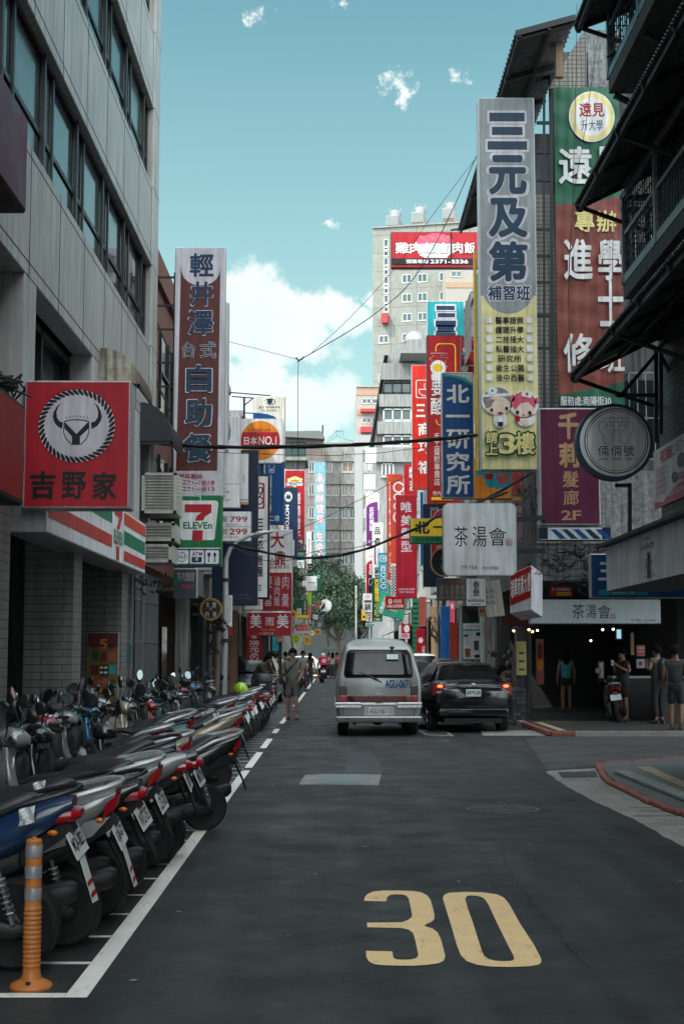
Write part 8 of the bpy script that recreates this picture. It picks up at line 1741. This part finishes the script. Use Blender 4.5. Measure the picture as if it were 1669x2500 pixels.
def bag_man(r, V):
 m = MB(); m.loft([(.86, -.21, -.05, .10, .05, 4), (.90, -.215, -.05, .13, .065, 4), (1.08, -.21, -.05, .125, .065, 4), (1.14, -.20, -.05, .09, .04, 3)], 'z', 16); m.build('shoulder_bag', M['black_plastic'], r, smooth=50)
 MB().rings([[(x + a, y, z + b_) for a, b_ in ((-.022, 0), (.022, 0), (.022, .012), (-.022, .012))] for x, y, z in ((-.20, -.13, 1.08), (-.12, -.165, 1.16), (0, -.165, 1.30), (.10, -.12, 1.42), (.13, -.02, 1.475), (.10, .10, 1.40), (-.02, .15, 1.25), (-.18, .11, 1.08))]).build('strap', M['black_plastic'], r)
 MB().tube([(.16, .10, 1.0), (.30, .12, .80), (.40, .06, .70)], .008, 5).build('lace', M['black_plastic'], r)
walk = dict(shR=(-.168, 0, 1.39), elR=(-.235, .04, 1.15), wrR=(-.21, -.10, 1.02), haR=(-.19, -.15, .98), elL=(.245, .02, 1.14), wrL=(.19, -.14, .99), haL=(.16, -.18, .94), knR=(-.10, -.02, .50), anR=(-.12, .12, .11), toR=(-.13, .0, .035), knL=(.10, -.12, .51), anL=(.11, -.10, .09), toL=(.13, -.24, .04))
wp = onZ(714, 1757)
person('man walking towards the camera in grey T-shirt and shorts with a black shoulder bag', (wp.x, wp.y, 0), -4, 1.74, walk, ('grey_tee', (.14, .148, .14)), ('grey_shorts', (.085, .085, .08)), extra=bag_man, legs=.98)
crouch = dict(pel=(0, .1, .55), bel=(0, .02, .72), che=(0, -.14, .92), nec=(0, -.24, 1.04), h0=(0, -.30, 1.08), h1=(0, -.33, 1.14), h2=(0, -.31, 1.20), nose=(0, -.42, 1.12), shL=(.17, -.2, .98), elL=(.22, -.34, .78), wrL=(.10, -.46, .72), haL=(.05, -.52, .70), shR=(-.17, -.2, .98), elR=(-.22, -.34, .78), wrR=(-.08, -.46, .72), haR=(-.03, -.52, .70), hiL=(.1, .08, .52), knL=(.16, -.30, .50), anL=(.12, .0, .09), toL=(.13, -.14, .035), hiR=(-.1, .08, .52), knR=(-.16, -.30, .50), anR=(-.12, 0, .09), toR=(-.13, -.14, .035))
stoop = {k: (v[0], v[1], v[2] + (.33 if k not in ('anL', 'anR', 'toL', 'toR') else 0) - (.12 if k in ('knL', 'knR') else 0)) for k, v in crouch.items()}
p = onY(630, 1700, 38.5)
person('man in dark jacket stooping over the scooters beside the walking man', (p.x, 38.5, 0), 60, 1.72, stoop, ('dark_jacket', (.035, .035, .028)), ('dark_jeans', (.02, .022, .03)), sleeves=1, legs=1.9)
PEO = [(657, 58, 1.7, 15, 'person in a pale shirt behind the dark car, leftmost of the far crowd', 'pale', (.4, .4, .38), 0), (669, 60, 1.62, 170, 'woman in a dark top, second from left in the far crowd', 'dark_top', (.04, .04, .045), 1), (681, 61, 1.66, 10, 'person in a white shirt, third from left in the far crowd', 'white_shirt', (.55, .55, .55), 0), (697, 64, 1.7, 190, 'person in a black shirt right of the white shirt in the far crowd', 'black_shirt', (.025, .025, .03), 0),
  (739, 62, 1.74, 5, 'man in a grey shirt standing past the walking man', 'grey_shirt', (.24, .25, .26), 0), (757, 74, 1.66, 170, 'woman in black by the far parked scooters', 'black_dress', (.02, .02, .022), 1), (812, 92, 1.68, 175, 'person in white under the grey-green parasol at the crossing', 'white_blouse', (.6, .6, .6), 1), (802, 96, 1.66, 10, 'person in a light top left of the parasol holder', 'light_top', (.5, .48, .46), 1), (822, 97, 1.7, 5, 'person in a pinkish top right of the parasol', 'pink_top', (.4, .08, .12), 0)]
for px, Y, h, tn, lab, cn, cc, fem in PEO:
 p = onY(px, 1600, Y); person(lab, (p.x, Y, 0), tn, h, walk if tn < 100 else {}, (cn, cc), ('jeans_%d' % (px % 3), ((.03, .04, .07), (.05, .05, .05), (.10, .10, .09))[px % 3]), legs=1.9, female=bool(fem), group='people far down the street')
p = onY(810, 1583, 92); o = thing('parasol', 'dull grey-green parasol held up at the far crossing', 'parasol', (p.x, 92, 1.4))
MB().lathe([(.62, 1.78), (.5, 1.95), (.25, 2.08), (.02, 2.12)], (p.x, 92, 0), n=12).build('canopy', mat('parasol_cloth', (.07, .10, .09), .8), o); MB().tube([(p.x, 92, 1.2), (p.x, 92, 2.1)], .012, 6).build('pole', M['steel'], o)
p = onZ(810, 1649); o = thing('hand_cart', 'dark mesh hand cart standing at the crossing beside the parasol', 'cart', (p.x, 96, 0)); m = MB()
X_ = onY(810, 1600, 96).x
for i in range(7): m.bar((X_ - .5 + i * .16, 96, .15), (X_ - .5 + i * .16, 96, 1.15), .04)
for z in (.15, .4, .65, .9, 1.15): m.bar((X_ - .5, 96, z), (X_ + .46, 96, z), .04); m.bar((X_ - .5, 96, z), (X_ - .5, 96.7, z), .04)
m.box((X_ - .48, 96.05, .16), (X_ + .44, 96.7, 1.0)); m.build('basket', M['dark_steel'], o)
ride = dict(pel=(0, .1, .82), bel=(0, .06, 1.0), che=(0, .0, 1.2), nec=(0, -.03, 1.36), h0=(0, -.05, 1.43), h1=(0, -.05, 1.5), h2=(0, -.04, 1.57), nose=(0, -.14, 1.49), shL=(.17, 0, 1.3), elL=(.26, -.2, 1.1), wrL=(.3, -.45, 1.05), haL=(.3, -.52, 1.04), shR=(-.17, 0, 1.3), elR=(-.26, -.2, 1.1), wrR=(-.3, -.45, 1.05), haR=(-.3, -.52, 1.04), hiL=(.1, .08, .8), knL=(.2, -.3, .72), anL=(.18, -.2, .33), toL=(.18, -.36, .29), hiR=(-.1, .08, .8), knR=(-.2, -.3, .72), anR=(-.18, -.2, .33), toR=(-.18, -.36, .29))
def rider_kit(r, V):
 h = V['h1']; MB().ball((h.x, h.y, h.z + .03), .125, .14, .13, 14, 8).build('helmet', M['plate_white'], r, smooth=True)
 MB().box((-.24, .24, .98), (.24, .70, 1.45)).build('delivery_box', mat('pink_box', lin((214, 20, 80)), .6, var=.1), r, bevel=.03, seg=2); MB().ball((0, .70, 1.22), .13, .012, .12, 12, 8).build('emblem', M['plate_white'], r)
pr_ = onZ(790, 1662)
person('delivery rider in a white helmet carrying a bright pink box at the crossing', (pr_.x, 80.6, 0), 184, 1.72, ride, ('dark_shirt2', (.03, .03, .03)), ('dark_jeans', (.02, .022, .03)), hair=False, legs=1.9, extra=rider_kit)
p = onZ(1378, 1723, .1); person('woman in a teal top and dark shorts seen from behind under the arcade', (onY(1380, 1600, 37).x, 37, .1), 178, 1.60, {}, ('teal_top', (.06, .30, .34)), ('dark_shorts', (.02, .02, .025)), legs=.45, sleeves=.05, female=True, group='people at the tea shop')
drink = dict(elL=(.26, .0, 1.18), wrL=(.14, -.2, 1.28), haL=(.06, -.26, 1.36), elR=(-.24, -.05, 1.15), wrR=(-.06, -.22, 1.25), haR=(-.02, -.28, 1.34))
def cup(r, V):
 MB().lathe([(.028, -.07), (.04, .06), (.042, .065), (.001, .07)], (.0, -.33, 1.40), n=12).build('drink_cup', M['plate_white'], r)
person('man in black drinking from a pale cup at the tea counter', (onY(1518, 1600, 32.4).x, 32.4, .1), -60, 1.62, drink, ('black_tee', (.03, .034, .036)), ('dark_shorts', (.02, .02, .025)), legs=.9, extra=cup, group='people at the tea shop')
def pack(r, V): MB().loft([(.98, 0, .2, .13, .08, 4), (1.05, 0, .21, .15, .1, 4), (1.35, 0, .2, .14, .09, 3.5), (1.43, 0, .18, .09, .05, 3)], 'z', 16).build('backpack', M['black_plastic'], r, smooth=50)
person('person in a grey-brown top with a black backpack at the tea shop window', (onY(1603, 1600, 31).x, 31, .1), 215, 1.70, drink, ('brown_grey', (.09, .085, .075)), ('black_trousers', (.015, .015, .017)), legs=1.9, extra=pack, group='people at the tea shop')
person('dark clothed person with bare shins at the right edge of the street', (onY(1652, 1600, 28.4).x, 28.6, .1), 160, 1.68, {}, ('charcoal', (.035, .04, .043)), ('charcoal_shorts', (.03, .034, .036)), legs=1.0, group='people at the tea shop')
sit = dict(pel=(0, .1, .5), bel=(0, .06, .68), che=(0, .0, .86), nec=(0, -.03, 1.02), h0=(0, -.05, 1.09), h1=(0, -.06, 1.16), h2=(0, -.04, 1.23), nose=(0, -.15, 1.15), shL=(.16, 0, .97), elL=(.2, -.12, .76), wrL=(.1, -.28, .9), haL=(.06, -.28, .98), shR=(-.16, 0, .97), elR=(-.2, -.1, .74), wrR=(-.12, -.28, .62), haR=(-.1, -.34, .6), hiL=(.1, .06, .48), knL=(.1, -.34, .5), anL=(.1, -.3, .09), toL=(.1, -.44, .035), hiR=(-.1, .06, .48), knR=(-.1, -.34, .5), anR=(-.1, -.3, .09), toR=(-.1, -.44, .035))
sx = onY(1222, 1640, 33.5).x
person('woman in a pale pinkish top sitting by the black saloon under the arcade', (sx, 33.5, .1), 60, 1.66, sit, ('dusty_pink', (.26, .19, .17)), ('dark_shorts', (.02, .02, .025)), legs=1.8, female=True, group='people at the tea shop')
st = thing('stool', 'small dark stool under the sitting woman', 'stool', (sx, 33.5, .1)); m = MB()
m.box((sx - .2, 33.38, .48), (sx + .2, 33.75, .52))
m.build('seat', M['dark_steel'], st)
for a in (-.16, .16):
 for b in (33.42, 33.7): MB().bar((sx + a, b, .1), (sx + a, b, .48), .03).build('leg', M['dark_steel'], st)
bgx = onY(1262, 1700, 33).x; o = thing('shopping_bag', 'dark chequered bag on the arcade floor right of the sitting woman', 'bag', (bgx, 33, .1))
MB().loft([(.1, bgx, 33, .2, .14, 4), (.3, bgx, 33, .21, .15, 4), (.78, bgx, 33, .2, .13, 3.5), (.84, bgx, 33, .17, .06, 3)], 'z', 16).build('bag_body', tiles('checker_cloth', (.03, .035, .04), (.10, .12, .12), (.02, .02, .02), .09, .09, .006, .8, 0, streak=0), o, smooth=40)
MB().tube([(bgx - .1, 33, .82), (bgx - .06, 33, .95), (bgx + .06, 33, .95), (bgx + .1, 33, .82)], .012, 6).build('handle', M['black_plastic'], o)
# -- street lamp, poles, cables
sl = thing('street_lamp', 'grey street lamp on the left with a curved arm reaching over the street', 'street lamp', (onY(553, 1800, 30.5).x, 30.5, 0))
A = onY(551, 1385, 30.5); pts = [(A.x - .02, 30.5, .1), (A.x, 30.5, 2.5), tuple(A)] + [tuple(onY(x, y, 30.5 + d)) for x, y, d in ((553, 1362, 0), (562, 1340, .0), (580, 1322, .0), (610, 1308, .0), (622, 1304, 0))]
MB().tube(pts, [.075, .07, .06, .05, .045, .04, .035, .035], 10).build('pole', M['aluminium'], sl, smooth=True)
h0, h1 = onY(618, 1308, 30.5), onY(668, 1297, 30.5)
MB().loft([(h0.x, 30.5, h0.z, .05, .03, 2.5), (h0.x + .08, 30.5, h0.z + .03, .10, .06, 2.5), (h0.x + .2, 30.5, h0.z + .06, .11, .05, 2.5), (h1.x - .05, 30.5, h1.z - .01, .04, .025, 2.5), (h1.x, 30.5, h1.z, .02, .015, 2.5)]).build('lamp_head', M['aluminium'], sl, smooth=60)
k = MB();
for z in (3.2, 1.9): k.lathe([(.09, z - .04), (.09, z + .04)], (A.x, 30.5, 0), n=12)
k.build('clamp', M['dark_steel'], sl)
_, ff_ = sign('street_sign', 'slim white vertical street name plate on the lamp post', (558, 1453, 567, 1530), 30.3, .03, 'white', [T('dgrey', '南陽街禁止停車', (560, 1458, 565, 1520), 'col', 0)], frame='grey', rim=.4)
sign('street_sign', 'small red plate on the lamp post under the white name plate', (558, 1531, 566, 1550), 30.3, .03, 'deepred', [], frame='deepred', rim=.3)
def pole(label, px, Y, y1, r, m, lean=0):
 a = onY(px, y1, Y); o = MB().tube([(a.x, Y, 0.0), (a.x + lean, Y, a.z)], r, 10).build('utility_pole', m, smooth=40); tag(o, label, 'pole', 'poles and pipes along the street'); return a
pole('thin pale street pole with a lamp in front of the trees', 869, 95, 1430, .07, M['white_frame'])
pole('pale round pole in front of the bubble-tea poster', 1178, 34.5, 1520, .07, M['aluminium'])
pole('grey drainpipe pole left of the vermilion post', 1066, 41, 1500, .06, M['concrete'])
pole('tan pipe pole right of the green shutter', 1124, 37, 1480, .05, M['aluminium'])
pole('brown leaning pole at the left arcade before the lamp post', 528, 29.9, 1540, .06, mat('brown_pole', (.16, .12, .09), .7, var=.3), .05)
pole('dark pipe on the left arcade beside the round black sign', 497, 29.6, 1500, .07, M['dark_steel'])
o = MB().box((onY(562, 0, 37.5).x, 37.5, .1), (onY(590, 0, 37.5).x, 37.9, onY(0, 1490, 37.5).z)).build('arcade_post', mat('rusty_orange_wall', (.20, .11, .055), .8, var=.4, scale=3, streak=.4), bevel=.01); tag(o, 'rusty orange plastered pillar behind the lamp post', 'post')
def cable(label, pts, r, n=1, spread=.04, sag=0, grp='overhead cables'):
 b = MB()
 for k in range(n):
  off = Vector((0, rnd.uniform(-1, 1) * spread, rnd.uniform(-1, 1) * spread)); q = []
  P_ = [Vector(p) for p in pts]
  for i in range(len(P_) - 1):
   p0, p1, p2, p3 = P_[max(i - 1, 0)], P_[i], P_[i + 1], P_[min(i + 2, len(P_) - 1)]
   for j in range(8):
    t = j / 8; q.append(.5 * ((2 * p1) + (p2 - p0) * t + (2 * p0 - 5 * p1 + 4 * p2 - p3) * t * t + (3 * p1 - p0 - 3 * p2 + p3) * t ** 3) + off * (.3 + .7 * abs(sin(i + t * pi + k))))
  q.append(P_[-1] + off * .3); b.tube(q, r, 6)
 o = b.build('overhead_cable', M['wire'], smooth=True); tag(o, label, 'cable', grp)
pp = lambda l, Y: [onY(x, y, Y) for x, y in l]
cable('thick bundle of black cables slung across the whole street', pp([(372, 1079), (450, 1088), (560, 1092), (720, 1091), (870, 1086), (980, 1079), (1085, 1071), (1166, 1062)], 28.0), .012, 6, .045)
cable('thin cable drooping just below the black cable bundle', pp([(372, 1081), (520, 1100), (700, 1108), (850, 1108), (1000, 1094), (1165, 1066)], 28.1), .007)
cable('second sagging bundle of black cables from the convenience sign to the tea sign', pp([(541, 1322), (600, 1337), (680, 1354), (740, 1361), (820, 1356), (900, 1337), (960, 1312), (1030, 1283), (1085, 1252), (1240, 1200)], 28.6), .011, 5, .03)
cable('loose thin cable looping below the second cable bundle', pp([(541, 1325), (600, 1352), (660, 1372), (720, 1366), (780, 1345), (870, 1338), (930, 1316)], 29), .008)
cable('thin cable rising from the left lamp to the right rooftops', pp([(560, 1345), (700, 1308), (860, 1232), (960, 1180), (1080, 1120), (1165, 1085)], 33), .008)
cable('pair of thin lines from the sky junction to the right roof', pp([(729, 879), (800, 838), (900, 776), (1000, 690), (1080, 560), (1166, 372)], 34), .011)
cable('second faint line from the sky junction to the right roof', pp([(760, 862), (850, 780), (960, 660), (1060, 520), (1166, 380)], 35), .007)
cable('faint line from the sky junction to the left signs', pp([(729, 879), (650, 858), (556, 834)], 34), .006)
cable('thin vertical cable dropping from the sky junction', pp([(728, 879), (727, 960), (727, 1060), (726, 1150)], 34), .008)
b = MB()
for q in (((722, 872), (730, 882)), ((726, 884), (740, 873)), ((736, 878), (742, 870))): b.tube([onY(*q[0], 34), onY(*q[1], 34)], .016, 6)
tag(b.build('cable_joint', M['wire']), 'dark cable junction hanging in front of the white cloud', 'cable joint')
cable('two thin cords hanging down over the cloth banner, left one', pp([(1407, 10), (1403, 240), (1396, 500), (1386, 700), (1395, 985)], 30.0), .007)
cable('slanting cord hanging over the cloth banner towards the round sign', pp([(1460, 80), (1425, 330), (1400, 480), (1388, 740), (1402, 990)], 29.8), .007)
cable('straight cord over the right half of the cloth banner', pp([(1497, 500), (1494, 700), (1496, 860), (1504, 960)], 29.6), .007)
cable('curved grey cable on the mesh balcony at the top right', pp([(1480, 138), (1515, 110), (1550, 55), (1572, 22), (1600, 35), (1625, 30), (1640, 0)], 19.9), .014)
cable('black cables crossing behind the tea sign to the right wall', pp([(1165, 1225), (1180, 1218), (1200, 1208), (1260, 1175), (1330, 1130)], 30.2), .012, 4, .06)
cable('far slanting wires in front of the trees', pp([(800, 1360), (870, 1470), (900, 1500)], 70), .012, 2, .12)
for lab, c0, Y, n, sp in (('tangle of black and pale cables under the barber light', (1390, 1370), 29.0, 46, (95, 45)), ('knot of cables and meters on the right arcade pole', (1068, 1525), 41, 22, (18, 28)), ('wiry tangle of cables below the round black sign on the left', (525, 1545), 29.3, 26, (22, 40)), ('drooping cables under the striped fascia end', (375, 1420), 26.2, 16, (40, 25)), ('messy wires by the grey wall above the plum sign bracket', (1290, 1240), 30.1, 20, (30, 60))):
 b = MB()
 for i in range(n):
  a0 = rnd.random() * 6.28; pts = []
  x, y = c0[0] + rnd.uniform(-1, 1) * sp[0], c0[1] + rnd.uniform(-1, 1) * sp[1]
  for k in range(7): pts.append(onY(x, y, Y + rnd.uniform(-.15, .15))); x += rnd.uniform(-.3, .45) * sp[0] * .6; y += rnd.uniform(-.35, .5) * sp[1] * .5
  q = []
  for k in range(len(pts) - 1):
   for j in range(3): q.append(pts[k].lerp(pts[k + 1], j / 3) - Vector((0, 0, .04 * sin(pi * j / 3))))
  b.tube(q + [pts[-1]], rnd.choice((.006, .009, .013)), 5)
 tag(b.build('cable_tangle', M['wire']), lab, 'cables', 'cable tangles')
bpy.data.objects.remove(_to)
